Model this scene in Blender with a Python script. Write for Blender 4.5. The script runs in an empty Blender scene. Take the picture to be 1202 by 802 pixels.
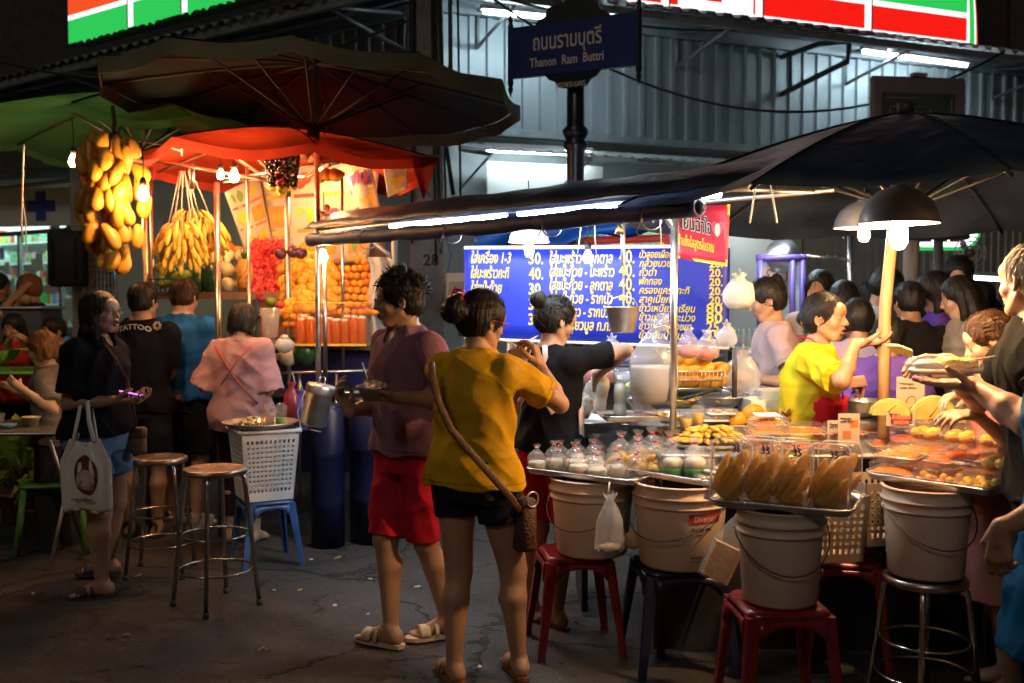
import bpy,math,random
import numpy as np
from mathutils import Vector,Matrix
random.seed(7)
RNG=np.random.RandomState(7)
PI=math.pi
R=math.radians
sc=bpy.context.scene
COL=sc.collection
FOC,CXP,CYP,CAMH=1200.0,601.0,401.0,1.55
PITCH=math.atan(51/FOC)
cam_d=bpy.data.cameras.new('camera')
cam=bpy.data.objects.new('camera',cam_d)
COL.objects.link(cam)
cam.location=(0,0,CAMH)
cam.rotation_euler=(PI/2-PITCH,0,0)
cam_d.sensor_width=36
cam_d.lens=36*FOC/1202
cam_d.clip_start=0.05
cam_d.clip_end=400
sc.camera=cam
def P(px,py,Y):
 u,v=(px-CXP)/FOC,(CYP-py)/FOC
 dy=math.cos(PITCH)+v*math.sin(PITCH)
 dz=-math.sin(PITCH)+v*math.cos(PITCH)
 t=Y/dy
 return Vector((u*t,Y,CAMH+dz*t))
def PZ(px,py,z):
 u,v=(px-CXP)/FOC,(CYP-py)/FOC
 dy=math.cos(PITCH)+v*math.sin(PITCH)
 dz=-math.sin(PITCH)+v*math.cos(PITCH)
 t=(z-CAMH)/dz
 return Vector((u*t,dy*t,z))
MATS={}
def mat(name,col=(.5,.5,.5),rough=.6,metal=0.,var=0.,vscale=8.,bump=0.,bscale=40.,spec=.5,
emit=None,estr=0.,crease=0.,ov=0.,trans=0.,sss=0.,stretch=None,dirt=0.,dcol=(.05,.04,.03),dscale=3.,coat=0.):
 if name in MATS:
  return MATS[name]
 m=bpy.data.materials.new(name)
 m.use_nodes=True
 nt=m.node_tree
 N,L=nt.nodes,nt.links
 bs=N['Principled BSDF']
 bs.inputs['Base Color'].default_value=(*col,1)
 bs.inputs['Roughness'].default_value=rough
 bs.inputs['Metallic'].default_value=metal
 bs.inputs['Specular IOR Level'].default_value=spec
 bs.inputs['Coat Weight'].default_value=coat
 tc=N.new('ShaderNodeTexCoord')
 mp=N.new('ShaderNodeMapping')
 if stretch:
  mp.inputs['Scale'].default_value=stretch
 L.new(tc.outputs['Object'],mp.inputs['Vector'])
 src=None
 if var > 0:
  no=N.new('ShaderNodeTexNoise')
  no.inputs['Scale'].default_value=vscale
  no.inputs['Detail'].default_value=5
  L.new(mp.outputs[0],no.inputs['Vector'])
  mr=N.new('ShaderNodeMapRange')
  mr.inputs['From Min'].default_value=.3
  mr.inputs['From Max'].default_value=.7
  mr.inputs['To Min'].default_value=1-var
  mr.inputs['To Max'].default_value=1+var
  L.new(no.outputs['Fac'],mr.inputs['Value'])
  vm=N.new('ShaderNodeVectorMath')
  vm.operation='SCALE'
  vm.inputs[0].default_value=col
  if ov:
   oi=N.new('ShaderNodeObjectInfo')
   om=N.new('ShaderNodeMapRange')
   om.inputs['To Min'].default_value=1-ov
   om.inputs['To Max'].default_value=1+ov*.5
   L.new(oi.outputs['Random'],om.inputs['Value'])
   mu=N.new('ShaderNodeMath')
   mu.operation='MULTIPLY'
   L.new(mr.outputs[0],mu.inputs[0])
   L.new(om.outputs[0],mu.inputs[1])
   L.new(mu.outputs[0],vm.inputs['Scale'])
  else:
   L.new(mr.outputs[0],vm.inputs['Scale'])
  src=vm.outputs[0]
  rr=N.new('ShaderNodeMapRange')
  rr.inputs['To Min'].default_value=max(.03,rough-.12)
  rr.inputs['To Max'].default_value=min(1,rough+.15)
  L.new(no.outputs['Fac'],rr.inputs['Value'])
  L.new(rr.outputs[0],bs.inputs['Roughness'])
 if dirt > 0:
  n2=N.new('ShaderNodeTexNoise')
  n2.inputs['Scale'].default_value=dscale
  n2.inputs['Detail'].default_value=8
  n2.inputs['Roughness'].default_value=.65
  L.new(mp.outputs[0],n2.inputs['Vector'])
  mr=N.new('ShaderNodeMapRange')
  mr.inputs['From Min'].default_value=.48
  mr.inputs['From Max'].default_value=.68
  mr.inputs['To Max'].default_value=dirt
  L.new(n2.outputs['Fac'],mr.inputs['Value'])
  mx=N.new('ShaderNodeMix')
  mx.data_type='RGBA'
  L.new(mr.outputs[0],mx.inputs['Factor'])
  if src:
   L.new(src,mx.inputs[6])
  else:
   mx.inputs[6].default_value=(*col,1)
  mx.inputs[7].default_value=(*dcol,1)
  src=mx.outputs[2]
 if src:
  L.new(src,bs.inputs['Base Color'])
 if bump > 0:
  nb=N.new('ShaderNodeTexNoise')
  nb.inputs['Scale'].default_value=bscale
  nb.inputs['Detail'].default_value=4
  L.new(mp.outputs[0],nb.inputs['Vector'])
  bp=N.new('ShaderNodeBump')
  bp.inputs['Strength'].default_value=bump
  bp.inputs['Distance'].default_value=.01
  L.new(nb.outputs['Fac'],bp.inputs['Height'])
  L.new(bp.outputs[0],bs.inputs['Normal'])
  if crease > 0:
   nc=N.new('ShaderNodeTexNoise')
   nc.noise_type='RIDGED_MULTIFRACTAL'
   nc.inputs['Scale'].default_value=6
   nc.inputs['Detail'].default_value=3
   nc.inputs['Distortion'].default_value=.6
   L.new(mp.outputs[0],nc.inputs['Vector'])
   b2=N.new('ShaderNodeBump')
   b2.inputs['Strength'].default_value=crease
   b2.inputs['Distance'].default_value=.012
   L.new(nc.outputs['Fac'],b2.inputs['Height'])
   L.new(b2.outputs[0],bp.inputs['Normal'])
 if emit:
  bs.inputs['Emission Color'].default_value=(*emit,1)
  bs.inputs['Emission Strength'].default_value=estr
 if trans > 0:
  tr=N.new('ShaderNodeBsdfTranslucent')
  if src:
   L.new(src,tr.inputs['Color'])
  else:
   tr.inputs['Color'].default_value=(*col,1)
  ms=N.new('ShaderNodeMixShader')
  ms.inputs[0].default_value=trans
  L.new(bs.outputs[0],ms.inputs[1])
  L.new(tr.outputs[0],ms.inputs[2])
  L.new(ms.outputs[0],N['Material Output'].inputs['Surface'])
 if sss > 0:
  bs.inputs['Subsurface Weight'].default_value=sss
  bs.inputs['Subsurface Radius'].default_value=(.02,.008,.004)
  bs.inputs['Subsurface Scale'].default_value=1
 MATS[name]=m
 return m
def clear(name,tint=(1,1,1),film=.15,rough=.08,body=(.8,.8,.8),bump=0.,bscale=60.):
 if name in MATS:
  return MATS[name]
 m=bpy.data.materials.new(name)
 m.use_nodes=True
 nt=m.node_tree
 N,L=nt.nodes,nt.links
 N.remove(N['Principled BSDF'])
 t=N.new('ShaderNodeBsdfTransparent')
 t.inputs[0].default_value=(*tint,1)
 g=N.new('ShaderNodeBsdfGlossy')
 g.inputs['Roughness'].default_value=rough
 d=N.new('ShaderNodeBsdfDiffuse')
 d.inputs[0].default_value=(*body,1)
 tl=N.new('ShaderNodeBsdfTranslucent')
 tl.inputs[0].default_value=(*body,1)
 dd=N.new('ShaderNodeMixShader')
 dd.inputs[0].default_value=.4
 L.new(d.outputs[0],dd.inputs[1])
 L.new(tl.outputs[0],dd.inputs[2])
 m1=N.new('ShaderNodeMixShader')
 m1.inputs[0].default_value=film
 L.new(t.outputs[0],m1.inputs[1])
 L.new(dd.outputs[0],m1.inputs[2])
 fr=N.new('ShaderNodeFresnel')
 ge=N.new('ShaderNodeNewGeometry')
 io=N.new('ShaderNodeMapRange')
 io.inputs['To Min'].default_value=1.45
 io.inputs['To Max'].default_value=1/1.45
 L.new(ge.outputs['Backfacing'],io.inputs['Value'])
 L.new(io.outputs[0],fr.inputs[0])
 m2=N.new('ShaderNodeMixShader')
 L.new(fr.outputs[0],m2.inputs[0])
 L.new(m1.outputs[0],m2.inputs[1])
 L.new(g.outputs[0],m2.inputs[2])
 L.new(m2.outputs[0],N['Material Output'].inputs['Surface'])
 if bump > 0:
  nb=N.new('ShaderNodeTexNoise')
  nb.inputs['Scale'].default_value=bscale
  nb.inputs['Detail'].default_value=3
  tc=N.new('ShaderNodeTexCoord')
  L.new(tc.outputs['Object'],nb.inputs['Vector'])
  bp=N.new('ShaderNodeBump')
  bp.inputs['Strength'].default_value=bump
  bp.inputs['Distance'].default_value=.01
  L.new(nb.outputs['Fac'],bp.inputs['Height'])
  for n in (g,d,fr):
   L.new(bp.outputs[0],n.inputs['Normal'])
 MATS[name]=m
 return m
def lamp_mat(name,col,strength):
 if name in MATS:
  return MATS[name]
 m=bpy.data.materials.new(name)
 m.use_nodes=True
 nt=m.node_tree
 nt.nodes.remove(nt.nodes['Principled BSDF'])
 e=nt.nodes.new('ShaderNodeEmission')
 e.inputs[0].default_value=(*col,1)
 e.inputs[1].default_value=strength
 nt.links.new(e.outputs[0],nt.nodes['Material Output'].inputs['Surface'])
 MATS[name]=m
 return m
def tag(o,label=None,cat=None,group=None,kind=None):
 if label: o['label']=label
 if cat: o['category']=cat
 if group: o['group']=group
 if kind: o['kind']=kind
 return o
def thing(name,label,cat,loc=(0,0,0),rz=0.,group=None):
 o=bpy.data.objects.new(name,None)
 o.empty_display_size=.1
 COL.objects.link(o)
 o.location=loc
 o.rotation_euler=(0,0,rz)
 return tag(o,label,cat,group)
def kids(o):
 return [c for c in sc.objects if c.parent is o]
def dup(o,loc=None,rz=None,label=None,group=None,scale=None,rot=None,_kids={}):
 def rec(s,parent):
  c=s.copy()
  COL.objects.link(c)
  c.parent=parent
  key=s.name
  if key not in _kids:
   _kids[key]=kids(s)
  for ch in _kids[key]:
   rec(ch,c)
  return c
 c=rec(o,None)
 if loc is not None: c.location=loc
 if rz is not None: c.rotation_euler=(0,0,rz)
 if rot is not None: c.rotation_euler=rot
 if label: c['label']=label
 if group: c['group']=group
 if scale is not None: c.scale=(scale,)*3 if not hasattr(scale,'__len__') else scale
 return c
class MB:
 def __init__(s):
  s.v,s.f,s.mi,s.sm=[],[],[],[]
  s.m=0
 def add(s,vs,fs,smooth=True):
  o=len(s.v)
  s.v += [tuple(p) for p in vs]
  s.f += [tuple(i+o for i in f) for f in fs]
  s.mi += [s.m]*len(fs)
  s.sm += [smooth]*len(fs)
  return s
 def box(s,a,b,M=None,smooth=False):
  x0,y0,z0=a
  x1,y1,z1=b
  vs=[Vector(p) for p in ((x0,y0,z0),(x1,y0,z0),(x1,y1,z0),(x0,y1,z0),(x0,y0,z1),(x1,y0,z1),(x1,y1,z1),(x0,y1,z1))]
  if M is not None: vs=[M @ p for p in vs]
  return s.add(vs,[(0,3,2,1),(4,5,6,7),(0,1,5,4),(1,2,6,5),(2,3,7,6),(3,0,4,7)],smooth)
 def bbox(s,a,b,r=.01,M=None,n=3):
  x0,y0,z0=a
  x1,y1,z1=b
  rings=[]
  b2=min(r*.4,(z1-z0)*.45)
  for z,ins in ((z0,b2),(z0+b2,0),(z1-b2,0),(z1,b2)):
   ring=[]
   for cx,cy,a0 in ((x1-r,y1-r,0),(x0+r,y1-r,PI/2),(x0+r,y0+r,PI),(x1-r,y0+r,1.5*PI)):
    for k in range(n+1):
     an=a0+PI/2*k/n
     ring.append(Vector((cx+(r-ins)*math.cos(an),cy+(r-ins)*math.sin(an),z)))
   rings.append(ring)
  return s.rings(rings,True,True,M=M)
 def rings(s,rings,cap0=False,cap1=False,closed=True,M=None,smooth=True):
  n=len(rings[0])
  vs=[Vector(p) for r in rings for p in r]
  if M is not None: vs=[M @ p for p in vs]
  fs=[]
  for i in range(len(rings)-1):
   for j in range(n if closed else n-1):
    k=(j+1) % n
    fs.append((i*n+j,i*n+k,(i+1)*n+k,(i+1)*n+j))
  s.add(vs,fs,smooth)
  o=len(s.v)-len(vs)
  if cap0:
   s.f.append(tuple(o+j for j in range(n))[::-1]); s.mi.append(s.m); s.sm.append(False)
  if cap1:
   q=o+(len(rings)-1)*n
   s.f.append(tuple(q+j for j in range(n))); s.mi.append(s.m); s.sm.append(False)
  return s
 def lathe(s,prof,n=24,M=None,cap0=False,cap1=False,sx=1,sy=1):
  rings=[[(r*sx*math.cos(2*PI*j/n),r*sy*math.sin(2*PI*j/n),z) for j in range(n)] for r,z in prof]
  return s.rings(rings,cap0,cap1,M=M)
 def cyl(s,a,b,ra,rb=None,n=12,caps=True):
  rb=ra if rb is None else rb
  return s.tube([a,b],[ra,rb],n,caps)
 def tube(s,pts,rad,n=8,caps=True,closed=False,flat=1.,smooth=True):
  pts=[Vector(p) for p in pts]
  if not hasattr(rad,'__len__'): rad=[rad]*len(pts)
  rings=[]
  up=None
  N_=len(pts)
  for i,p in enumerate(pts):
   if closed:
    d=pts[(i+1) % N_]-pts[i-1]
   else:
    d=pts[min(i+1,N_-1)]-pts[max(i-1,0)]
   if d.length < 1e-9: d=Vector((0,0,1))
   d.normalize()
   if up is None:
    up=Vector((0,0,1)) if abs(d.z) < .9 else Vector((1,0,0))
   x=d.cross(up)
   if x.length < 1e-6:
    x=d.orthogonal()
   x.normalize()
   y=x.cross(d).normalized()
   up=y
   rings.append([p+(x*math.cos(2*PI*j/n)+y*math.sin(2*PI*j/n)*flat)*rad[i] for j in range(n)])
  if closed:
   rings.append(rings[0])
  rings=[r[::-1] for r in rings]
  return s.rings(rings,caps and not closed,caps and not closed,smooth=smooth)
 def ell(s,c,r,M=None,nu=12,nv=8,jit=0.):
  c=Vector(c)
  if not hasattr(r,'__len__'): r=(r,r,r)
  vs=[]
  for i in range(nv+1):
   th=PI*i/nv
   for j in range(nu):
    ph=2*PI*j/nu
    k=1+(random.uniform(-jit,jit) if jit else 0)
    vs.append(Vector((r[0]*math.sin(th)*math.cos(ph)*k,r[1]*math.sin(th)*math.sin(ph)*k,-r[2]*math.cos(th)*k)))
  if M is not None: vs=[M @ p for p in vs]
  vs=[p+c for p in vs]
  fs=[]
  for i in range(nv):
   for j in range(nu):
    k=(j+1) % nu
    fs.append((i*nu+j,i*nu+k,(i+1)*nu+k,(i+1)*nu+j))
  return s.add(vs,fs)
 def grid(s,fn,nu,nv,thick=0.,smooth=True,wrap=False):
  vs=[Vector(fn(i/nu,j/nv)) for i in range(nu+1) for j in range(nv+1)]
  w=nv+1
  fs=[(i*w+j,(i+1)*w+j,(i+1)*w+j+1,i*w+j+1) for i in range(nu) for j in range(nv)]
  if thick:
   nor=[Vector((0,0,0)) for _ in vs]
   for f in fs:
    nn=(vs[f[1]]-vs[f[0]]).cross(vs[f[3]]-vs[f[0]])
    for i in f: nor[i] += nn
   back=[p-(q.normalized() if q.length > 0 else q)*thick for p,q in zip(vs,nor)]
   s.add(vs,fs,smooth)
   s.add(back,[f[::-1] for f in fs],smooth)
   k=len(vs)
   o=len(s.v)-2*k
   edge=[(i*w,(i+1)*w) for i in range(nu)][::-1]
   edge=[((i+1)*w,i*w) for i in range(nu)]+[(i*w+nv,(i+1)*w+nv) for i in range(nu)]+\
    [(j,j+1) for j in range(nv)]+[(nu*w+j+1,nu*w+j) for j in range(nv)]
   for a,b in edge:
    s.f.append((o+a,o+b,o+b+k,o+a+k)); s.mi.append(s.m); s.sm.append(False)
   return s
  return s.add(vs,fs,smooth)
 def prism(s,poly,t,M=None,smooth=False):
  n=len(poly)
  vs=[Vector((x,0,z)) for x,z in poly]+[Vector((x,t,z)) for x,z in poly]
  if M is not None: vs=[M @ p for p in vs]
  fs=[tuple(range(n)),tuple(range(2*n-1,n-1,-1))]+[(i,i+n,(i+1) % n+n,(i+1) % n) for i in range(n)]
  return s.add(vs,fs,smooth)
 def build(s,name,m,parent=None,label=None,M=None):
  me=bpy.data.meshes.new(name)
  if M is not None:
   s.v=[tuple(M @ Vector(p)) for p in s.v]
  me.from_pydata(s.v,[],s.f)
  ms=m if isinstance(m,(list,tuple)) else [m]
  for k in ms: me.materials.append(k)
  me.polygons.foreach_set('material_index',s.mi)
  me.polygons.foreach_set('use_smooth',s.sm)
  me.update()
  o=bpy.data.objects.new(name,me)
  COL.objects.link(o)
  if parent is not None: o.parent=parent
  if label: o['label']=label
  return o
def np_obj(name,V,F,m,parent=None,mi=None,smooth=True,fix=False):
 me=bpy.data.meshes.new(name)
 V=np.asarray(V,dtype=np.float32)
 F=np.asarray(F,dtype=np.int32)
 me.vertices.add(len(V))
 me.vertices.foreach_set('co',V.ravel())
 k=F.shape[1]
 me.loops.add(F.size)
 me.loops.foreach_set('vertex_index',F.ravel())
 me.polygons.add(len(F))
 me.polygons.foreach_set('loop_start',np.arange(0,F.size,k,dtype=np.int32))
 me.polygons.foreach_set('loop_total',np.full(len(F),k,dtype=np.int32))
 ms=m if isinstance(m,(list,tuple)) else [m]
 for q in ms: me.materials.append(q)
 if mi is not None: me.polygons.foreach_set('material_index',np.asarray(mi,dtype=np.int32))
 me.polygons.foreach_set('use_smooth',np.full(len(F),smooth))
 me.update(calc_edges=True)
 me.validate()
 o=bpy.data.objects.new(name,me)
 COL.objects.link(o)
 if parent is not None: o.parent=parent
 return o
def text_data(s,size,extrude=.002,bold=0.,italic=0.,width=None,align='LEFT',space=1.):
 cu=bpy.data.curves.new('t','FONT')
 cu.body=s
 cu.size=size
 cu.extrude=extrude
 cu.offset=bold
 cu.shear=italic
 cu.align_x=align
 cu.space_character=space
 cu.resolution_u=2
 o=bpy.data.objects.new('t',cu)
 COL.objects.link(o)
 bpy.context.view_layer.update()
 me=bpy.data.meshes.new_from_object(o.evaluated_get(bpy.context.evaluated_depsgraph_get()))
 vs=[v.co.copy() for v in me.vertices]
 fs=[tuple(p.vertices) for p in me.polygons]
 bpy.data.objects.remove(o)
 bpy.data.meshes.remove(me)
 if width and vs:
  x0,x1=min(v.x for v in vs),max(v.x for v in vs)
  k=width/max(x1-x0,1e-6)
  for v in vs: v.x=(v.x-x0)*k+(0 if align == 'LEFT' else -width/2 if align == 'CENTER' else -width)
 return vs,fs
def put_text(mb,s,M,size,**k):
 vs,fs=text_data(s,size,**k)
 mb.add([M @ v for v in vs],fs,False)
def frame_M(o,x,up=(0,0,1)):
 x=Vector(x).normalized()
 up=Vector(up)
 up=(up-x*up.dot(x)).normalized()
 z=x.cross(up)
 M=Matrix((x,up,z)).transposed().to_4x4()
 M.translation=Vector(o)
 return M
def along(a,b,t):
 return Vector(a).lerp(Vector(b),t)
def sag(a,b,drop,n=12):
 a,b=Vector(a),Vector(b)
 return [a.lerp(b,i/n)-Vector((0,0,drop*4*(i/n)*(1-i/n))) for i in range(n+1)]
def V3(*a): return np.array(a if len(a) > 1 else a[0],dtype=np.float64)
class Field:
 def __init__(s,lo,hi,h):
  s.h=h
  s.lo=np.array(lo,float)
  s.ax=[np.arange(lo[i],hi[i]+h,h) for i in range(3)]
  s.F=np.full([len(a) for a in s.ax],1.,dtype=np.float32)
 def _sl(s,lo,hi):
  out=[]
  for i in range(3):
   a=int(max(0,math.floor((lo[i]-s.lo[i])/s.h)))
   b=int(min(len(s.ax[i]),math.ceil((hi[i]-s.lo[i])/s.h)+1))
   if b <= a: return None
   out.append(slice(a,b))
  return tuple(out)
 def op(s,fn,lo,hi,k=.01,sub=False):
  m=k+2*s.h
  sl=s._sl(np.array(lo)-m,np.array(hi)+m)
  if sl is None: return
  x=s.ax[0][sl[0]][:,None,None]
  y=s.ax[1][sl[1]][None,:,None]
  z=s.ax[2][sl[2]][None,None,:]
  d=fn(x,y,z)
  f=s.F[sl]
  if sub:
   a,b=-f,d
  else:
   a,b=f,d
  hh=np.clip(.5+.5*(b-a)/k,0,1)
  r=b*(1-hh)+a*hh-k*hh*(1-hh)
  s.F[sl]=-r if sub else r
 def cap(s,a,b,ra,rb=None,k=.01,sub=False,clip=None,fy=1.):
  rb=ra if rb is None else rb
  a,b=V3(*a),V3(*b)
  ab=b-a
  L2=max(ab @ ab,1e-9)
  rm=max(ra,rb)
  def fn(x,y,z):
   px,py,pz=x-a[0],y-a[1],z-a[2]
   t=(px*ab[0]+py*ab[1]+pz*ab[2])/L2
   tc=np.clip(t,0,1)
   d=np.sqrt((px-tc*ab[0]) ** 2+((py-tc*ab[1])*fy) ** 2+(pz-tc*ab[2]) ** 2)-(ra+(rb-ra)*tc)
   if clip:
    L=math.sqrt(L2)
    d=np.maximum(d,(t-clip[1])*L)
    d=np.maximum(d,(clip[0]-t)*L)
   return d
  s.op(fn,np.minimum(a,b)-rm,np.maximum(a,b)+rm,k,sub)
 def ell(s,c,r,M=None,k=.01,sub=False):
  c,r=V3(*c),V3(*(r if hasattr(r,'__len__') else (r,r,r)))
  M=np.eye(3) if M is None else M
  rm=r.max()
  def fn(x,y,z):
   p=(x-c[0],y-c[1],z-c[2])
   k0=k1=0
   for i in range(3):
    q=(p[0]*M[i][0]+p[1]*M[i][1]+p[2]*M[i][2])
    k0=k0+(q/r[i]) ** 2
    k1=k1+(q/r[i] ** 2) ** 2
   k0=np.sqrt(k0); k1=np.sqrt(k1)+1e-9
   return k0*(k0-1)/k1
  s.op(fn,c-rm,c+rm,k,sub)
 def loft(s,secs,k=.02,sub=False,power=2.3,grow=0.):
  secs=sorted(secs)
  Z=[q[0] for q in secs]
  A=[np.array([q[i] for q in secs]) for i in range(1,5)]
  rx,ry=A[2]+grow,A[3]+grow
  lo=(min(A[0]-rx),min(A[1]-ry),Z[0])
  hi=(max(A[0]+rx),max(A[1]+ry),Z[-1])
  def fn(x,y,z):
   zz=z[0,0]
   def ip(v):
    step=.008
    zf=np.arange(zz[0]-.1,zz[-1]+.1,step)
    g=np.interp(zf,Z,v)
    kk=np.hanning(9)[1:-1]; kk /= kk.sum()
    g=np.convolve(np.pad(g,3,mode='edge'),kk,'valid')
    return np.interp(zz,zf,g)[None,None,:]
   cx,cy,a,b=ip(A[0]),ip(A[1]),ip(rx),ip(ry)
   q=(np.abs((x-cx)/a) ** power+np.abs((y-cy)/b) ** power) ** (1/power)
   d=(q-1)*np.minimum(a,b)
   d=np.maximum(d,z-Z[-1])
   return np.maximum(d,Z[0]-z)
  s.op(fn,lo,hi,k,sub)
 def cut(s,p,n):
  n=V3(*n); n=n/np.linalg.norm(n)
  x=s.ax[0][:,None,None]; y=s.ax[1][None,:,None]; z=s.ax[2][None,None,:]
  d=(x-p[0])*n[0]+(y-p[1])*n[1]+(z-p[2])*n[2]
  s.F=np.maximum(s.F,d).astype(np.float32)
 def mesh(s):
  F=s.F
  S=F < 0
  c=np.zeros([n-1 for n in F.shape],dtype=np.int8)
  for dx in (0,1):
   for dy in (0,1):
    for dz in (0,1):
     c += S[dx:F.shape[0]-1+dx,dy:F.shape[1]-1+dy,dz:F.shape[2]-1+dz]
  act=(c > 0) & (c < 8)
  I=np.argwhere(act)
  if len(I) == 0: return np.zeros((0,3)),np.zeros((0,4),int)
  idm=np.full(act.shape,-1,dtype=np.int32)
  idm[act]=np.arange(len(I))
  acc=np.zeros((len(I),3)); cnt=np.zeros(len(I))
  corners=[(0,0,0),(1,0,0),(0,1,0),(1,1,0),(0,0,1),(1,0,1),(0,1,1),(1,1,1)]
  vals=[F[I[:,0]+a,I[:,1]+b,I[:,2]+c_].astype(float) for a,b,c_ in corners]
  for i in range(8):
   for j in range(i+1,8):
    di=[corners[j][q]-corners[i][q] for q in range(3)]
    if sum(abs(q) for q in di) != 1: continue
    a,b=vals[i],vals[j]
    m=(a < 0) != (b < 0)
    t=np.where(m,a/np.where(m,a-b,1),0)
    p=np.array(corners[i])[None,:]+t[:,None]*np.array(di)[None,:]
    acc[m] += p[m]; cnt[m] += 1
  V=(I+acc/cnt[:,None])*s.h+s.lo
  faces=[]
  for ax in range(3):
   o1,o2=[(1,2),(2,0),(0,1)][ax]
   sl0=[slice(None)]*3; sl1=[slice(None)]*3
   sl0[ax]=slice(0,-1); sl1[ax]=slice(1,None)
   ch=S[tuple(sl0)] != S[tuple(sl1)]
   E=np.argwhere(ch)
   m=(E[:,o1] > 0) & (E[:,o2] > 0) & (E[:,o1] < F.shape[o1]-1) & (E[:,o2] < F.shape[o2]-1)
   E=E[m]
   ins=S[E[:,0],E[:,1],E[:,2]]
   q=[]
   for a,b in ((1,1),(0,1),(0,0),(1,0)):
    e=E.copy(); e[:,o1] -= a; e[:,o2] -= b
    q.append(idm[e[:,0],e[:,1],e[:,2]])
   Q=np.stack(q,1)
   Q[~ins]=Q[~ins][:,::-1]
   faces.append(Q)
  Fc=np.concatenate(faces)
  Fc=Fc[(Fc >= 0).all(1)]
  return V,Fc
def vnormals(V,F):
 n=np.cross(V[F[:,2]]-V[F[:,0]],V[F[:,3]]-V[F[:,1]])
 N=np.zeros_like(V)
 for i in range(4): np.add.at(N,F[:,i],n)
 return N/(np.linalg.norm(N,axis=1)[:,None]+1e-12)
def wrinkle(V,F,amp=.004,seed=0,sc_=1.):
 r=np.random.RandomState(seed)
 N=vnormals(V,F)
 w=np.zeros(len(V))
 wx=V+.03*np.sin(V[:,[1,2,0]]*9+r.rand(3)*6)
 for i in range(9):
  d=r.randn(3)*np.array([1,1,1.1]); d /= np.linalg.norm(d)
  wl=r.uniform(.06,.22)*sc_
  a=r.uniform(.3,1)*np.clip(.2+np.sin(V @ (r.randn(3)*9)+r.rand()*6),0,1)*1.6
  ph=wx @ d*2*PI/wl+r.rand()*6+1.8*np.sin(wx @ (r.randn(3)*8)+r.rand()*6)
  w += a*(.6-np.abs(np.sin(ph/2))*1.4)
 return V+N*(w*amp/3*1.7+amp*.5)[:,None]
def nrm(v):
 v=V3(*v); return v/(np.linalg.norm(v)+1e-12)
def ik(S,T,l1,l2,pole):
 S,T=V3(*S),V3(*T)
 d=T-S
 L=np.linalg.norm(d)
 if L > (l1+l2)*.995:
  T=S+d/L*(l1+l2)*.995; d=T-S; L=np.linalg.norm(d)
 a=(l1*l1-l2*l2+L*L)/(2*L)
 hh=math.sqrt(max(0,l1*l1-a*a))
 u=d/L
 p=V3(*pole); p=p-u*(p @ u); p=p/(np.linalg.norm(p)+1e-9)
 return S+u*a+p*hh,T
def hand(f,W,d,n,side,s=1.,curl=.35,curls=None,thumb=.5,k=.006,spread=1.):
 d=nrm(d); n=V3(*n); n=nrm(n-d*(n @ d))
 t=np.cross(d,n)*side
 W=V3(*W)
 q=lambda a,b,c: W+(d*a+t*b+n*c)*s
 f.cap(q(-.01,0,0),q(.03,0,0),.024*s,.024*s,k=.012)
 for i,(off,l) in enumerate(((.028,.088),(.009,.092),(-.01,.087),(-.027,.078))):
  f.cap(q(.01,off*.55,0),q(l,off,0),.0145*s,.0115*s,k=.010)
 L=((.040,.024,.020),(.045,.028,.022),(.041,.026,.021),(.032,.020,.018))
 cs=curls or (curl*.8,curl,curl*1.1,curl*1.2)
 for i,(off,l0) in enumerate(((.028,.088),(.009,.092),(-.01,.087),(-.027,.078))):
  p=q(l0,off,0)
  an=0.
  sp=(off/.03)*.10*spread
  for j in range(3):
   an += cs[i]*(1.0,1.25,.8)[j]
   dd=d*math.cos(an)+n*math.sin(an)+t*sp*math.cos(an)
   dd=dd/np.linalg.norm(dd)
   p2=p+dd*L[i][j]*s
   r=(.0098,.0088,.0078)[j]*s
   f.cap(p,p2,r,r*.92,k=.003 if j else .006)
   p=p2
 th=q(.022,.026,.004)
 an=thumb
 d1=nrm(d*.75+t*(.75-.3*an)+n*.35*(1+an))
 d2=nrm(d*1.+t*(.35-.45*an)+n*.5*(.4+an))
 d3=nrm(d*1.+t*(.1-.55*an)+n*.5*(.4+an))
 a=th; b=a+d1*.042*s; c=b+d2*.032*s; e=c+d3*.024*s
 f.cap(W+(d*.01+t*.015)*s,a,.016*s,.015*s,k=.008)
 f.cap(a,b,.0145*s,.0115*s,k=.006)
 f.cap(b,c,.0112*s,.0100*s,k=.003)
 f.cap(c,e,.0100*s,.0085*s,k=.003)
def rotm(yaw,pitch,roll=0.):
 cy,sy=math.cos(yaw),math.sin(yaw)
 cp,sp=math.cos(pitch),math.sin(pitch)
 x=V3(cy,sy,0.); y=V3(-sy*cp,cy*cp,sp); z=np.cross(x,y)
 if roll:
  c,r_=math.cos(roll),math.sin(roll)
  x,z=x*c+z*r_,z*c-x*r_
 return np.array([x,y,z])
def skin_mat(tone):
 return mat('skin_%s' % tone,{'tan': (.40,.225,.135),'light': (.52,.33,.22),'dark': (.27,.145,.085),'pink': (.55,.32,.22)}[tone],
rough=.48,var=.16,vscale=9,bump=.16,bscale=190,sss=.08)
def hair_mat(kind='black'):
 c={'black': (.012,.010,.009),'brown': (.055,.028,.014),'ginger': (.20,.085,.025),'grey': (.34,.33,.31)}[kind]
 return mat('hair_'+kind,c,rough=.42,var=.5,vscale=30,bump=.5,bscale=55,stretch=(3.2,3.2,.5),spec=.28)
def cloth_mat(name,col,**k):
 a=dict(rough=.85,var=.14,vscale=7,bump=.35,bscale=300,spec=.08,crease=.6)
 a.update(k)
 return mat('cloth_'+name,col,**a)
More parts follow.
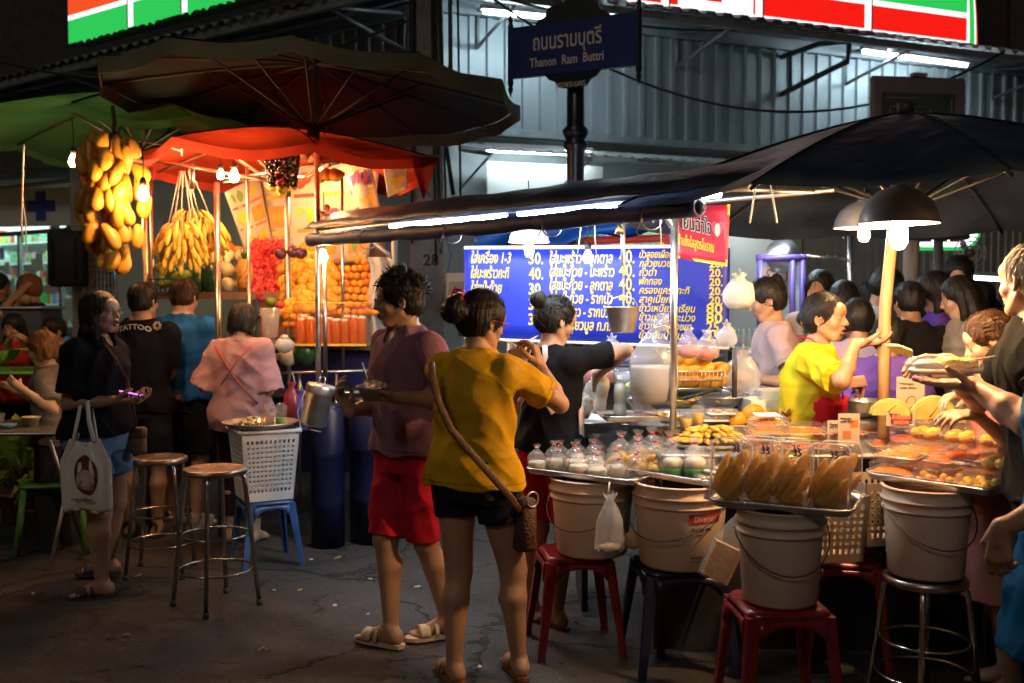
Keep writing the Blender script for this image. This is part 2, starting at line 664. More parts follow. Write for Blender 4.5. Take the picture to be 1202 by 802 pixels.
def person(label,X,Y,heading,H=1.62,sex='f',tone='tan',h=.006,z0=0.,head=(0,0),lean=(0,0),arms=None,legs=None,
hair=None,hcol='black',top=None,bottom=None,shoes=None,glasses=False,mouth=0.,build=1.,hips=None,sit=None,
group=None,wide=1.,detail=True,cutz=None):
 s=H/1.70
 B=build
 f_=sex == 'f'
 ch,sh=math.cos(heading),math.sin(heading)
 def w2l(p):
  x,y=p[0]-X,p[1]-Y
  return V3(x*ch+y*sh,-x*sh+y*ch,p[2]-z0)
 def w2ld(p):
  return V3(p[0]*ch+p[1]*sh,-p[0]*sh+p[1]*ch,p[2])
 lx,ly=lean
 def sp(z):
  t=max(0,(z-.95)/.5)
  return V3(lx*t,ly*t,0)
 shw=(.158 if f_ else .185)*s*(.5+.5*B)*wide
 hipw=.088*s*B
 neck0=V3(0,0,1.43*s)+sp(1.43)
 J={}
 for sd,sg in (('R',1),('L',-1)):
  J['S'+sd]=V3(sg*shw,-.005*s,1.365*s)+sp(1.365)
  J['H'+sd]=V3(sg*hipw,0,.90*s)
 hy,hp=head[0],head[1]
 Mh=rotm(hy,hp,head[2] if len(head) > 2 else 0)
 hc=neck0+V3(0,.022,.145)*s+(Mh[1]*.02+Mh[2]*.0)*s+V3(lx*.15,ly*.15,0)
 arms=arms or {}
 pts=[V3(-.3,-.25,0)*s,V3(.3,.3,1.75*s)]
 A={}
 for sd,sg in (('R',1),('L',-1)):
  a=dict(arms.get(sd,{}))
  S=J['S'+sd]
  l1,l2=.285*s,.245*s
  if a.get('t') is not None:
   T=w2l(a['t'])
  else:
   T=S+V3(sg*.06,.06,-.51)*s
  pole=V3(*a.get('pole',(sg*.3,-1,-.2)))
  E,T=ik(S,T,l1,l2,pole)
  fd=nrm(T-E)
  d=nrm(w2ld(a['d'])) if 'd' in a else fd
  n=nrm(w2ld(a['n'])) if 'n' in a else V3(-sg,0,0)
  A[sd]=(S,E,T,d,n,a)
  pts += [E,T+d*.2]
 Lg={}
 for sd,sg in (('R',1),('L',-1)):
  l=dict((legs or {}).get(sd,{}))
  Hj=J['H'+sd]
  ft=l.get('foot')
  if ft is not None:
   an=w2l((ft[0],ft[1],z0)); an[2]=(l.get('lift',0)+.075)*s
  elif sit:
   an=V3(sg*.10*s,.42*s,.075*s-sit_drop(sit,s))
  else:
   an=V3(sg*.095*s,-.01,.075*s)
  Kn,an=ik(Hj,an,.43*s,.40*s,V3(*l.get('pole',(sg*.12,1,0))))
  toe=l.get('toe',0.)
  td=w2ld((math.sin(-toe),math.cos(toe),0)) if 'toe' in l else V3(sg*.12,1,0)
  Lg[sd]=(Hj,Kn,an,nrm(td))
  pts += [an+V3(0,.2,-.1),an-V3(0,.2,0),Kn]
 P_=np.array(pts)
 lo=P_.min(0)-.1; hi=P_.max(0)+.1
 lo[2]=-.02
 f=Field(lo,hi,h)
 if f_:
  secs=[(.80,.150,.100),(.88,.172,.118),(.95,.165,.116),(1.07,.128,.098),(1.17,.136,.106),(1.27,.146,.124),(1.35,.142,.102),(1.41,.105,.078),(1.45,.055,.055)]
 else:
  secs=[(.80,.145,.100),(.88,.160,.112),(.95,.155,.112),(1.07,.148,.108),(1.18,.158,.114),(1.28,.170,.120),(1.36,.168,.105),(1.42,.115,.080),(1.46,.060,.060)]
 def mk(secs,g=0.,gy=None):
  gy=g if gy is None else gy
  out=[]
  for z,a,b in secs:
   o=sp(z)
   out.append((z*s,o[0],o[1],a*s*B+g,b*s*B+gy))
  return out
 f.loft(mk(secs),k=.03)
 for sd,sg in (('R',1),('L',-1)):
  S,E,T,d,n,a=A[sd]
  f.cap(neck0-V3(0,0,.035)*s+V3(sg*.03,-.01,0),S-V3(0,0,.003),.043*s*B,.046*s*B,k=.03)
  ra=(.043 if f_ else .050)*s*B
  f.cap(S,E,ra,ra*.78,k=.02)
  f.ell(S+(E-S)*.55+V3(0,.008,0),V3(.034,.034,.07)*s*B*(1 if f_ else 1.12),None if abs((E-S)[2]) > .15 else np.eye(3)[[2,1,0]],k=.02)
  f.ell(E-nrm(d*0+(T-E))*.008-V3(0,0,.0),V3(.030,.030,.030)*s,k=.015)
  m_=E+(T-E)*.35
  f.cap(E,m_,ra*.76,ra*.84,k=.015)
  f.cap(m_,T,ra*.82,.0235*s*(.5+.5*B),k=.012)
  if detail:
   hand(f,T,d,n,sg*1,s=s*1.02,curl=a.get('curl',.35),curls=a.get('curls'),thumb=a.get('thumb',.5),spread=a.get('spread',1))
  else:
   f.cap(T,T+d*.07*s,.027*s,.03*s,k=.01)
   for i in range(4):
    off=np.cross(d,n)*(.022-.015*i)*s
    f.cap(T+d*.08*s+off,T+d*.125*s+off+n*.02*s,.010*s,.009*s,k=.003)
    f.cap(T+d*.125*s+off+n*.02*s,T+d*.15*s+off+n*.05*s,.009*s,.008*s,k=.003)
   f.cap(T+d*.02,T+d*.07*s+np.cross(d,n)*sg*.045*s+n*.02,.013*s,.010*s,k=.004)
  Hj,Kn,an,td=Lg[sd]
  f.cap(Hj,Kn,.088*s*B,.055*s*B,k=.03)
  bk=np.cross(nrm(an-Kn),V3(1,0,0))
  bk=V3(0,-1,0) if abs(bk[1]) < .01 else nrm(bk)*(-1 if bk[1] > 0 else 1)
  c1=Kn+(an-Kn)*.30+bk*.020*s
  f.cap(Kn,c1,.045*s*B,.053*s*B,k=.02)
  f.cap(Kn,an,.043*s*B,.029*s,k=.02)
  f.cap(c1,an+bk*.012*s,.051*s*B,.026*s*(.6+.4*B),k=.02)
  f.ell(Kn-bk*.022*s,V3(.030,.026,.036)*s*B,k=.015)
  for q_ in (-1,1):
   f.ell(an+V3(q_*.024*s,0,.0),V3(.013,.015,.016)*s,k=.012)
   f.ell(Kn+bk*.026*s+V3(q_*.022*s,0,-.01),V3(.010,.011,.05)*s,k=.025)
  hl=an+V3(0,0,-.04*s)-td*.03*s
  ball=an+td*.115*s+V3(0,0,-.052*s)
  toe=an+td*.17*s+V3(0,0,-.058*s)
  f.cap(an,hl,.036*s,.032*s,k=.012)
  f.cap(hl+V3(0,0,.01),ball,.033*s,.022*s,k=.02)
  sx=np.cross(td,V3(0,0,1))
  f.cap(an+td*.03*s-V3(0,0,.015),ball+V3(0,0,.01),.030*s,.020*s,k=.02)
  f.cap(ball-sx*.022*s,ball+sx*.022*s,.020*s,.018*s,k=.015)
  for i in range(5):
   o=(-.034+.016*i)*s*sg
   ln=(.045,.045,.04,.032,.024)[i] if True else 0
   pb=ball-sx*o*(-1)
   f.cap(pb,pb+td*ln*s-V3(0,0,.006),(.0125 if i == 0 else .0095)*s,(.011 if i == 0 else .008)*s,k=.006)
 Q=lambda x,y,z: hc+(Mh[0]*x+Mh[1]*y+Mh[2]*z)*s*1.0
 nk=(.047 if f_ else .056)*s*(.6+.4*B)
 f.cap(neck0-V3(0,.005,.02)*s,Q(0,-.022,-.045),nk*1.12,nk,k=.025)
 f.ell(Q(0,-.014,.030),V3(.075,.094,.086)*s,Mh,k=.01)
 f.ell(Q(0,.030,-.030),V3(.057,.060,.072)*s*(1 if not f_ else .98),Mh,k=.03)
 f.cap(Q(-.022,.060,-.092),Q(.022,.060,-.092),.017*s,k=.025)
 for q in (-1,1):
  f.cap(Q(q*.052,.000,-.050),Q(q*.022,.055,-.090),.018*s,.016*s,k=.02)
  f.ell(Q(q*.040,.058,-.025),V3(.022,.022,.022)*s,Mh,k=.02)
  f.ell(Q(q*.078,-.008,-.008),V3(.0085,.018,.030)*s,rotm(hy+q*.35,hp),k=.004)
  f.ell(Q(q*.0815,-.004,-.004),V3(.006,.009,.016)*s,rotm(hy+q*.35,hp),k=.003,sub=True)
 if detail:
  f.cap(Q(-.036,.074,.026),Q(.036,.074,.026),.013*s,k=.014)
  f.ell(Q(0,.074,.045),V3(.05,.02,.03)*s,Mh,k=.02)
  for q in (-1,1):
   f.ell(Q(q*.032,.096,.006),V3(.019,.0125,.0115)*s,Mh,k=.012,sub=True)
   f.ell(Q(q*.031,.0765,.006),V3(.0145,.0125,.0125)*s,Mh,k=.003)
   f.cap(Q(q*.020,.086,.012),Q(q*.043,.080,.012),.0045*s,k=.004)
  f.cap(Q(0,.084,.016),Q(0,.106,-.024),.0075*s,.0115*s,k=.012)
  for q in (-1,1): f.ell(Q(q*.013,.094,-.027),V3(.009,.010,.0075)*s,Mh,k=.006)
  f.ell(Q(0,.080,-.056),V3(.028,.018,.020)*s,Mh,k=.012)
  mo=mouth*.010
  f.ell(Q(0,.0965,-.0525+mo*.4),V3(.023,.0075,.0058)*s,Mh,k=.004)
  f.ell(Q(0,.0945,-.0655-mo),V3(.019,.0080,.0068)*s,Mh,k=.004)
  f.ell(Q(0,.102,-.0588-mo*.3),V3(.020,.012,.0022+mo*.8)*s,Mh,k=.003,sub=True)
 else:
  f.cap(Q(0,.080,.014),Q(0,.102,-.024),.010*s,.013*s,k=.012)
  f.ell(Q(0,.078,-.056),V3(.026,.018,.016)*s,Mh,k=.012)
 if cutz: f.cut((0,0,cutz),(0,0,-1))
 V,F=f.mesh()
 cen=V[F].mean(1)
 q=(cen-hc)/s
 hl_=np.stack([q @ Mh[0],q @ Mh[1],q @ Mh[2]],1)
 mo=mouth*.010
 mi=np.zeros(len(F),int)
 lip=(((hl_[:,0]/.025) ** 2+((hl_[:,2]+.059+mo*.3)/(.0135+mo)) ** 2) < 1) & (hl_[:,1] > .078)
 mi[lip]=1
 if mouth:
  mi[(((hl_[:,0]/.018) ** 2+((hl_[:,2]+.0588+mo*.3)/(.003+mo*.8)) ** 2) < 1) & (hl_[:,1] > .07)]=2
 lipm=mat('lips_'+tone,{'tan': (.33,.12,.09),'light': (.45,.17,.14),'dark': (.22,.09,.07),'pink': (.45,.18,.15)}[tone],rough=.4)
 body=np_obj('person',V,F,[skin_mat(tone),lipm,mat('mouth_inside',(.03,.008,.006),rough=.6)],mi=mi)
 body.location=(X,Y,z0)
 body.rotation_euler=(0,0,heading)
 tag(body,label,'person',group)
 info=dict(detail=detail,o=body,s=s,Q=Q,Mh=Mh,hc=hc,A=A,Lg=Lg,sp=sp,neck0=neck0,secs=secs,mk=mk,lo=lo,hi=hi,h=h,B=B,f_=f_,hipw=hipw,shw=shw,w2l=w2l,w2ld=w2ld,X=X,Y=Y,z0=z0,hd=heading)
 if detail:
  eyes(info,hcol)
 if hair: make_hair(info,hair,hcol)
 if top: make_top(info,**top)
 if bottom: make_bottom(info,**bottom)
 if shoes: make_shoes(info,**shoes)
 if glasses: make_glasses(info)
 return info
def sit_drop(sit,s): return 0
def Mv(p): return Vector((float(p[0]),float(p[1]),float(p[2])))
def eyes(I,hcol):
 Q,s,Mh=I['Q'],I['s'],I['Mh']
 for q in (-1,1):
  mb=MB()
  c=Mv(Q(q*.031,.0795,.006))
  MM=Matrix([Mv(Mh[i]) for i in range(3)]).transposed()
  mb.ell(c,(.0132*s,.0116*s,.0066*s),M=MM,nu=12,nv=8)
  mb.m=1
  fwd=Mv(Mh[1]); up=Mv(Mh[2])
  mb.ell(c+fwd*.0098*s,(.0056*s,.0032*s,.0056*s),M=MM,nu=10,nv=6)
  mb.build('eye',[mat('eye_white',(.42,.38,.34),rough=.3),mat('eye_iris',(.015,.009,.006),rough=.15)],I['o'])
  mb=MB()
  mb.tube([Mv(Q(q*.017,.0905,.0265)),Mv(Q(q*.032,.0895,.0305)),Mv(Q(q*.050,.0785,.0260))],[.0025*s,.0034*s,.0015*s],6)
  mb.build('eyebrow',hair_mat('black' if hcol != 'grey' else 'grey'),I['o'])
def make_glasses(I,m=None):
 Q,s=I['Q'],I['s']
 m=m or mat('glasses_frame',(.015,.012,.015),rough=.3)
 mb=MB()
 for q in (-1,1):
  pts=[]
  for k in range(20):
   a=2*PI*k/20
   x=.0235*math.copysign(abs(math.cos(a)) ** .7,math.cos(a)); z=.0165*math.copysign(abs(math.sin(a)) ** .7,math.sin(a))
   pts.append(Mv(Q(q*.034+x,.107-.006*abs(q*.034+x)/.05,.003+z)))
  mb.tube(pts,.0017*s,6,closed=True)
  mb.tube([Mv(Q(q*.058,.100,.010)),Mv(Q(q*.078,.03,.008)),Mv(Q(q*.082,-.008,.006)),Mv(Q(q*.080,-.022,-.012))],.0017*s,6)
 mb.tube([Mv(Q(-.011,.108,.008)),Mv(Q(0,.110,.011)),Mv(Q(.011,.108,.008))],.0015*s,6)
 g=mb.build('glasses',m,I['o'])
 for q in (-1,1):
  mb=MB()
  ring=[]
  for k in range(16):
   a=2*PI*k/16
   ring.append(Mv(Q(q*.034+.022*math.cos(a),.1055-.006*abs(q*.034+.022*math.cos(a))/.05,.003+.015*math.sin(a))))
  mb.add(ring,[tuple(range(16))])
  mb.build('lens',clear('glass_lens',film=.03,rough=.25),g)
def hfield(I,lo,hi):
 return Field(lo,hi,max(.005,I['h']*.9))
def make_hair(I,kind,col):
 Q,s,Mh,hc,h=I['Q'],I['s'],I['Mh'],I['hc'],I['h']
 st=kind['style']
 ln=kind.get('len',.0)
 f=hfield(I,hc+V3(-.24,-.30,-.18-ln)*s,hc+V3(.24,.30,.24)*s)
 g=kind.get('vol',.010)
 f.ell(Q(0,-.018,.034),V3(.077+g,.095+g,.086+g)*s,Mh,k=.01)
 if st in ('short','spiky'):
  f.ell(Q(0,-.045,-.02),V3(.070+g*.6,.060+g,.062)*s,Mh,k=.02)
 else:
  f.ell(Q(0,-.035,-.01),V3(.078+g*.6,.070+g,.080)*s,Mh,k=.02)
 fz=kind.get('line',.060)
 f.ell(Q(0,.120,-.030),V3(.068 if st != 'long' else .060,.095 if st != 'bun' else .112,.052+fz)*s,Mh,k=.008,sub=True)
 if st in ('short','spiky'):
  for q in (-1,1):
   f.ell(Q(q*.095,.035,-.055),V3(.04,.07,.055)*s,Mh,k=.008,sub=True)
   f.ell(Q(q*.09,-.004,-.008),V3(.02,.021,.034)*s,Mh,k=.004,sub=True)
  f.ell(Q(0,-.06,-.115),V3(.10,.07,.04)*s,Mh,k=.01,sub=True)
 if st in ('tied','bun','pony'):
  for q in (-1,1):
   f.ell(Q(q*.09,.012,-.045),V3(.03,.045,.060)*s,Mh,k=.006,sub=True)
  f.ell(Q(0,-.055,-.125),V3(.10,.09,.045)*s,Mh,k=.012,sub=True)
 if st == 'bun':
  bx,by,bz,br=kind['bun']
  f.ell(Q(bx,by,bz),V3(br,br*.9,br*.95)*s,Mh,k=.015)
  f.ell(Q(bx+.01,by*.95-.01,bz+br*.5),V3(br*.6,br*.5,br*.5)*s,Mh,k=.012)
 if st == 'bob':
  for q in (-1,1):
   f.cap(Q(q*.070,-.005,.02),Q(q*.072,.010,-ln),.026*s,.022*s,k=.02)
   f.cap(Q(q*.055,-.045,.0),Q(q*.062,-.04,-ln),.035*s,.026*s,k=.02)
  f.cap(Q(0,-.07,.0),Q(0,-.07,-ln),.045*s,.032*s,k=.03)
  f.cap(Q(-.05,.074,.085),Q(.05,.074,.085),.020*s,k=.02)
 if st == 'long':
  down=V3(0,0,-1)
  for q in (-1,1):
   a=Q(q*.066,-.008,.03); b=Q(q*.074,.008,-.10); c=b+(V3(q*.010,.0,-ln)+Mh[1]*kind.get('fwd',.02))*s
   f.cap(a,b,.026*s,.024*s,k=.02); f.cap(b,c,.024*s,.012*s,k=.02)
   a=Q(q*.045,-.055,.02); b=Q(q*.062,-.055,-.10); c=b+V3(q*.022,-.02,-ln*1.05)*s
   f.cap(a,b,.040*s,.038*s,k=.02); f.cap(b,c,.038*s,.018*s,k=.02)
  a=Q(0,-.07,.0); b=Q(0,-.085,-.12); c=b+V3(0,-.03,-ln*1.1)*s
  f.cap(a,b,.055*s,.055*s,k=.03); f.cap(b,c,.052*s,.025*s,k=.03)
 if st == 'pony':
  a=Q(0,-.105,.05); b=Q(.01,-.15,-.02); c=Q(.02,-.13,-ln)
  f.cap(a,b,.026*s,.030*s,k=.01); f.cap(b,c,.03*s,.012*s,k=.01)
 if st == 'spiky':
  r=random.Random(5)
  for i in range(120):
   th=r.uniform(0,2*PI); ph=r.uniform(0,1.45)
   d=V3(math.sin(ph)*math.cos(th),math.sin(ph)*math.sin(th),math.cos(ph))
   if d[1] > .8 and d[2] < .4: continue
   p=Q(d[0]*.076,-.018+d[1]*.095,.036+d[2]*.088)
   dd=(Mh[0]*d[0]+Mh[1]*(d[1]+.25)+Mh[2]*(d[2]+r.uniform(-.2,.5)))
   dd=dd/np.linalg.norm(dd)
   L=r.uniform(.018,.040)*s
   f.cap(p,p+dd*L,.011*s,.002*s,k=.006)
 V,F=f.mesh()
 N=vnormals(V,F)
 r=np.random.RandomState(3)
 ql=(V-hc)
 ang=np.arctan2(ql @ Mh[0],-(ql @ Mh[1])+.0)
 w=np.sin(ang*37+ql[:,2]*30)*.4+np.sin(ang*71+2+ql[:,2]*18)*.35+np.sin(ang*17+1)*.5
 V=V+N*(w*(.0022 if col != 'grey' else .0008))[:,None]
 o=np_obj('hair',V,F,hair_mat(col),I['o'])
 if True:
  r2=np.random.RandomState(11)
  n_s=520 if I['detail'] else 160
  idx=r2.randint(0,len(V),n_s)
  mb=MB()
  up_=Mh[2]
  tgt=Q(kind['bun'][0],kind['bun'][1],kind['bun'][2]) if st == 'bun' else None
  for i in idx:
   p=V[i].copy(); n_=N[i]
   pts=[]
   jit=r2.randn(3)*.25
   for k in range(6):
    pts.append(Mv(p+n_*(.0012+.0010*k*abs(jit[0])*2)))
    if tgt is not None: d_=tgt-p
    elif st in ('short','spiky'): d_=(p-Q(0,-.06,.13)); d_=d_-up_*.0
    else: d_=V3(0,0,-1.)
    d_=d_/(np.linalg.norm(d_)+1e-9)+jit*.5
    q_=(p-Q(0,-.018,.034)); q_=q_/np.linalg.norm(q_)
    if p[2] > Q(0,0,-.06)[2]: n_=q_
    d_=d_-n_*(d_ @ n_); d_=d_/(np.linalg.norm(d_)+1e-9)
    p=p+d_*(.012 if st != 'long' else .018)*s
   mb.tube(pts,[.0013,.0013,.0012,.0010,.0008,.0004],3,caps=False)
  mb.build('hair_strand',hair_mat(col),o)['kind']='stuff'
 if st == 'spiky' or kind.get('strands'):
  r=random.Random(9)
  mb=MB()
  for i in range(260):
   th=r.uniform(0,2*PI); ph=r.uniform(0,1.7)
   d=V3(math.sin(ph)*math.cos(th),math.sin(ph)*math.sin(th),math.cos(ph))
   if d[1] > .7 and d[2] < .35: continue
   p=Q(d[0]*(.072+g),-.018+d[1]*(.090+g),.036+d[2]*(.082+g))
   dd=Mh[0]*(d[0]+r.uniform(-.4,.4))+Mh[1]*(d[1]+.3+r.uniform(-.3,.3))+Mh[2]*(d[2]+r.uniform(-.3,.5))
   dd=dd/np.linalg.norm(dd)
   L=r.uniform(.02,.055)*s*(1 if st == 'spiky' else .5)
   mb.tube([Mv(p),Mv(p+dd*L*.6),Mv(p+dd*L+V3(0,0,-.004))],[.004*s,.003*s,.0004],4)
  mb.build('hair_tuft',hair_mat(col),o)
 return o
def make_top(I,col='x',rgb=(.5,.5,.5),sleeve=.62,hem=.88,loose=.012,neck='crew',flare=.0,wr=.005,name='shirt',open_=0.,seed=1,belly=0.,mats=None):
 s,B,mk,A,neck0,sp,h=I['s'],I['B'],I['mk'],I['A'],I['neck0'],I['sp'],I['h']
 secs=I['secs']
 out=[]
 for z,a,b in secs:
  if z < hem: continue
  g=loose+.004
  w=max(0,min(1,(1.15-z)/.25))
  out.append((z,a+g/s+w*flare,b+g/s+w*(flare+belly)))
 a0,b0=np.interp(hem,[q[0] for q in secs],[q[1] for q in secs]),np.interp(hem,[q[0] for q in secs],[q[2] for q in secs])
 out.append((hem,a0+(loose+.008)/s+flare*1.1,b0+(loose+.008)/s+flare*1.1))
 out=sorted(out)
 zs=[q[0] for q in out]
 o2=[]
 for z,a,b in out:
  if .95 < z < 1.2: a=max(a,a*.45+.55*(np.interp(hem,zs,[q[1] for q in out])*.5+.5*np.interp(1.27,zs,[q[1] for q in out])))
  o2.append((z,a,b))
 lo,hi=I['lo'].copy(),I['hi'].copy()
 lo[2]=hem*s-.03
 hi[2]=1.55*s
 f=Field(lo,hi,h*1.0)
 f.loft(mk(o2),k=.02)
 g=loose+.003
 for sd,sg in (('R',1),('L',-1)):
  S,E,T,d,n,a=A[sd]
  f.cap(neck0-V3(0,0,.035)*s+V3(sg*.03,-.01,0),S-V3(0,0,.003),.043*s*B+g*.7,.046*s*B+g,k=.025)
  f.ell(S,(.052*s*B+g*.8),k=.02)
  ra=(.047 if I['f_'] else .052)*s*B
  if sleeve <= 1:
   f.cap(S,E,ra+g*.7,ra*.84+g*1.9,k=.02,clip=(-1,sleeve))
  else:
   f.cap(S,E,ra+g,ra*.8+g*1.3,k=.02)
   f.cap(E,T,ra*.8+g*1.3,.03*s+g,k=.015,clip=(-.2,sleeve-1))
  f.cap(S-V3(sg*.02,0,.03),S-V3(sg*.05,0,.14)*s,.05*s*B+g,.045*s*B+g,k=.03)
 for sd in 'RL':
  Hj,Kn,an,td=I['Lg'][sd]
  f.cap(Hj,Kn,.088*s*B+loose+.018,.060*s*B+loose+.03,k=.03)
 f.cut((0,0,hem*s),(0,0,-1))
 nr=(.055 if neck == 'crew' else .062)*s
 f.cap(neck0+V3(0,.012,.0)*s,neck0+V3(0,.03,.10)*s,nr*1.12,nr*1.1,k=.006,sub=True)
 if neck in ('v','scoop'):
  f.ell(neck0+V3(0,.080,-.010)*s,V3(.036,.05,.055 if neck == 'v' else .045)*s,k=.006,sub=True)
 f.cut((0,0,hem*s),(0,0,-1))
 V,F=f.mesh()
 V2=wrinkle(V,F,wr,seed)
 V=V2
 hz=(V[:,2]-hem*s)
 m=hz < .02
 V[m,2]=hem*s+np.clip(hz[m],0,None)+.008*np.sin(V[m,0]*25+V[m,1]*19+seed)
 c=V[F].mean(1)
 mi=((c[:,2] > hem*s+.020) & (c[:,2] < hem*s+.0265)).astype(int)
 if sleeve <= 1:
  for sd in 'RL':
   S,E=A[sd][0],A[sd][1]
   L_=np.linalg.norm(E-S); t_=(c-S) @ (E-S)/L_; rad_=np.linalg.norm(c-S-np.outer(t_/L_,E-S),axis=1)
   mi[(t_ > sleeve*L_-.024) & (t_ < sleeve*L_-.018) & (rad_ < .10*s)]=1
 m0=cloth_mat(col,rgb)
 return np_obj(name,V,F,[m0,cloth_mat(col+'_seam',tuple(q*.62 for q in rgb))],I['o'],mi=mi)
def make_bottom(I,col='x',rgb=(.05,.05,.05),length=.5,waist=.98,loose=.014,flare=.012,name='shorts',wr=.005,seed=2,skirt=False):
 s,B,mk,Lg,h=I['s'],I['B'],I['mk'],I['Lg'],I['h']
 lo,hi=I['lo'].copy(),I['hi'].copy()
 hi[2]=waist*s+.05
 f=Field(lo,hi,h*1.0)
 secs=[q for q in I['secs'] if q[0] <= waist]
 secs.append((waist,np.interp(waist,[q[0] for q in I['secs']],[q[1] for q in I['secs']]),np.interp(waist,[q[0] for q in I['secs']],[q[2] for q in I['secs']])))
 if skirt:
  zb=skirt
  secs=[q for q in secs if q[0] > .86]+[(zb,.20+flare,.17+flare),(.80,.19,.14)]
  f.loft(mk(secs,loose),k=.02)
  f.cut((0,0,zb*s),(0,0,-1))
 else:
  f.loft(mk(secs,loose*.8),k=.02)
  for sd in 'RL':
   Hj,Kn,an,td=Lg[sd]
   g=loose
   if length <= 1:
    f.cap(Hj,Kn,.088*s*B+g*.7,.060*s*B+g+flare,k=.02,clip=(-1,length))
   else:
    f.cap(Hj,Kn,.090*s*B+g,.062*s*B+g,k=.02)
    f.cap(Kn,an,.060*s*B+g,.042*s+g+flare,k=.015,clip=(-.5,length-1))
 f.cut((0,0,waist*s),(0,0,1))
 V,F=f.mesh()
 V=wrinkle(V,F,wr,seed)
 return np_obj(name,V,F,cloth_mat(col,rgb) if not hasattr(col,'name') else col,I['o'])
def make_shoes(I,kind='sandal',rgb=(.3,.2,.1),strap=None,sole=None):
 s,Lg=I['s'],I['Lg']
 for sd,sg in (('R',1),('L',-1)):
  Hj,Kn,an,td=Lg[sd]
  td=Mv(td); x=td.cross(Vector((0,0,1))).normalized()
  base=Mv(an)-Vector((0,0,.075*s))
  def W(a,b,c): return base+td*a*s+x*b*s+Vector((0,0,c*s))
  outl=[(-.075,0),(-.065,.026),(-.02,.034),(.05,.036),(.11,.045),(.16,.042),(.195,.02),(.20,-.002),(.18,-.03),(.13,-.040),(.06,-.034),(-.02,-.032),(-.065,-.026)]
  mb=MB()
  r0=[W(a,b*sg,-.006) for a,b in outl]; r1=[W(a,b*sg,.012) for a,b in outl]
  if sg < 0: r0,r1=r0[::-1],r1[::-1]
  mb.rings([r0,r1],True,True,smooth=False)
  so=mb.build('shoe_sole' if kind != 'sandal' else 'sandal',mat('sole_%s_%.2f' % (kind,rgb[0]),sole or rgb,rough=.7),I['o'])
  mb=MB()
  if kind == 'sandal':
   def strapf(a0,a1,hh):
    def fn(u,v):
     a=a0+(a1-a0)*u
     an_=PI*v
     return W(a,.046*math.cos(an_),.012+hh*math.sin(an_) ** .8)
    mb.grid(fn,4,12,thick=.003)
   strapf(.085,.135,.050)
   strapf(.045,.062,.062)
   mb.build('strap',mat('strap_%.2f' % rgb[0],strap or rgb,rough=.6,bump=.3,bscale=200),so)
  else:
   def fn(u,v):
    a=-.072+.27*u
    an_=PI*v
    w=.038*math.sin(PI*min(1,max(.08,u*1.1))) ** .35
    hh=.075*(1-u) ** .8+.035
    return W(a,w*1.15*math.cos(an_),.008+hh*math.sin(an_) ** .75)
   mb.grid(fn,10,12)
   mb.build('shoe_upper',mat('shoe_%.2f' % rgb[0],rgb,rough=.6),so)
def strap_over(I,pts,w=.02,m=None,name='bag_strap',thick=.004):
 mb=MB()
 mb.tube([Mv(p) for p in pts],w/2,8,flat=.25)
 return mb.build(name,m,I['o'])
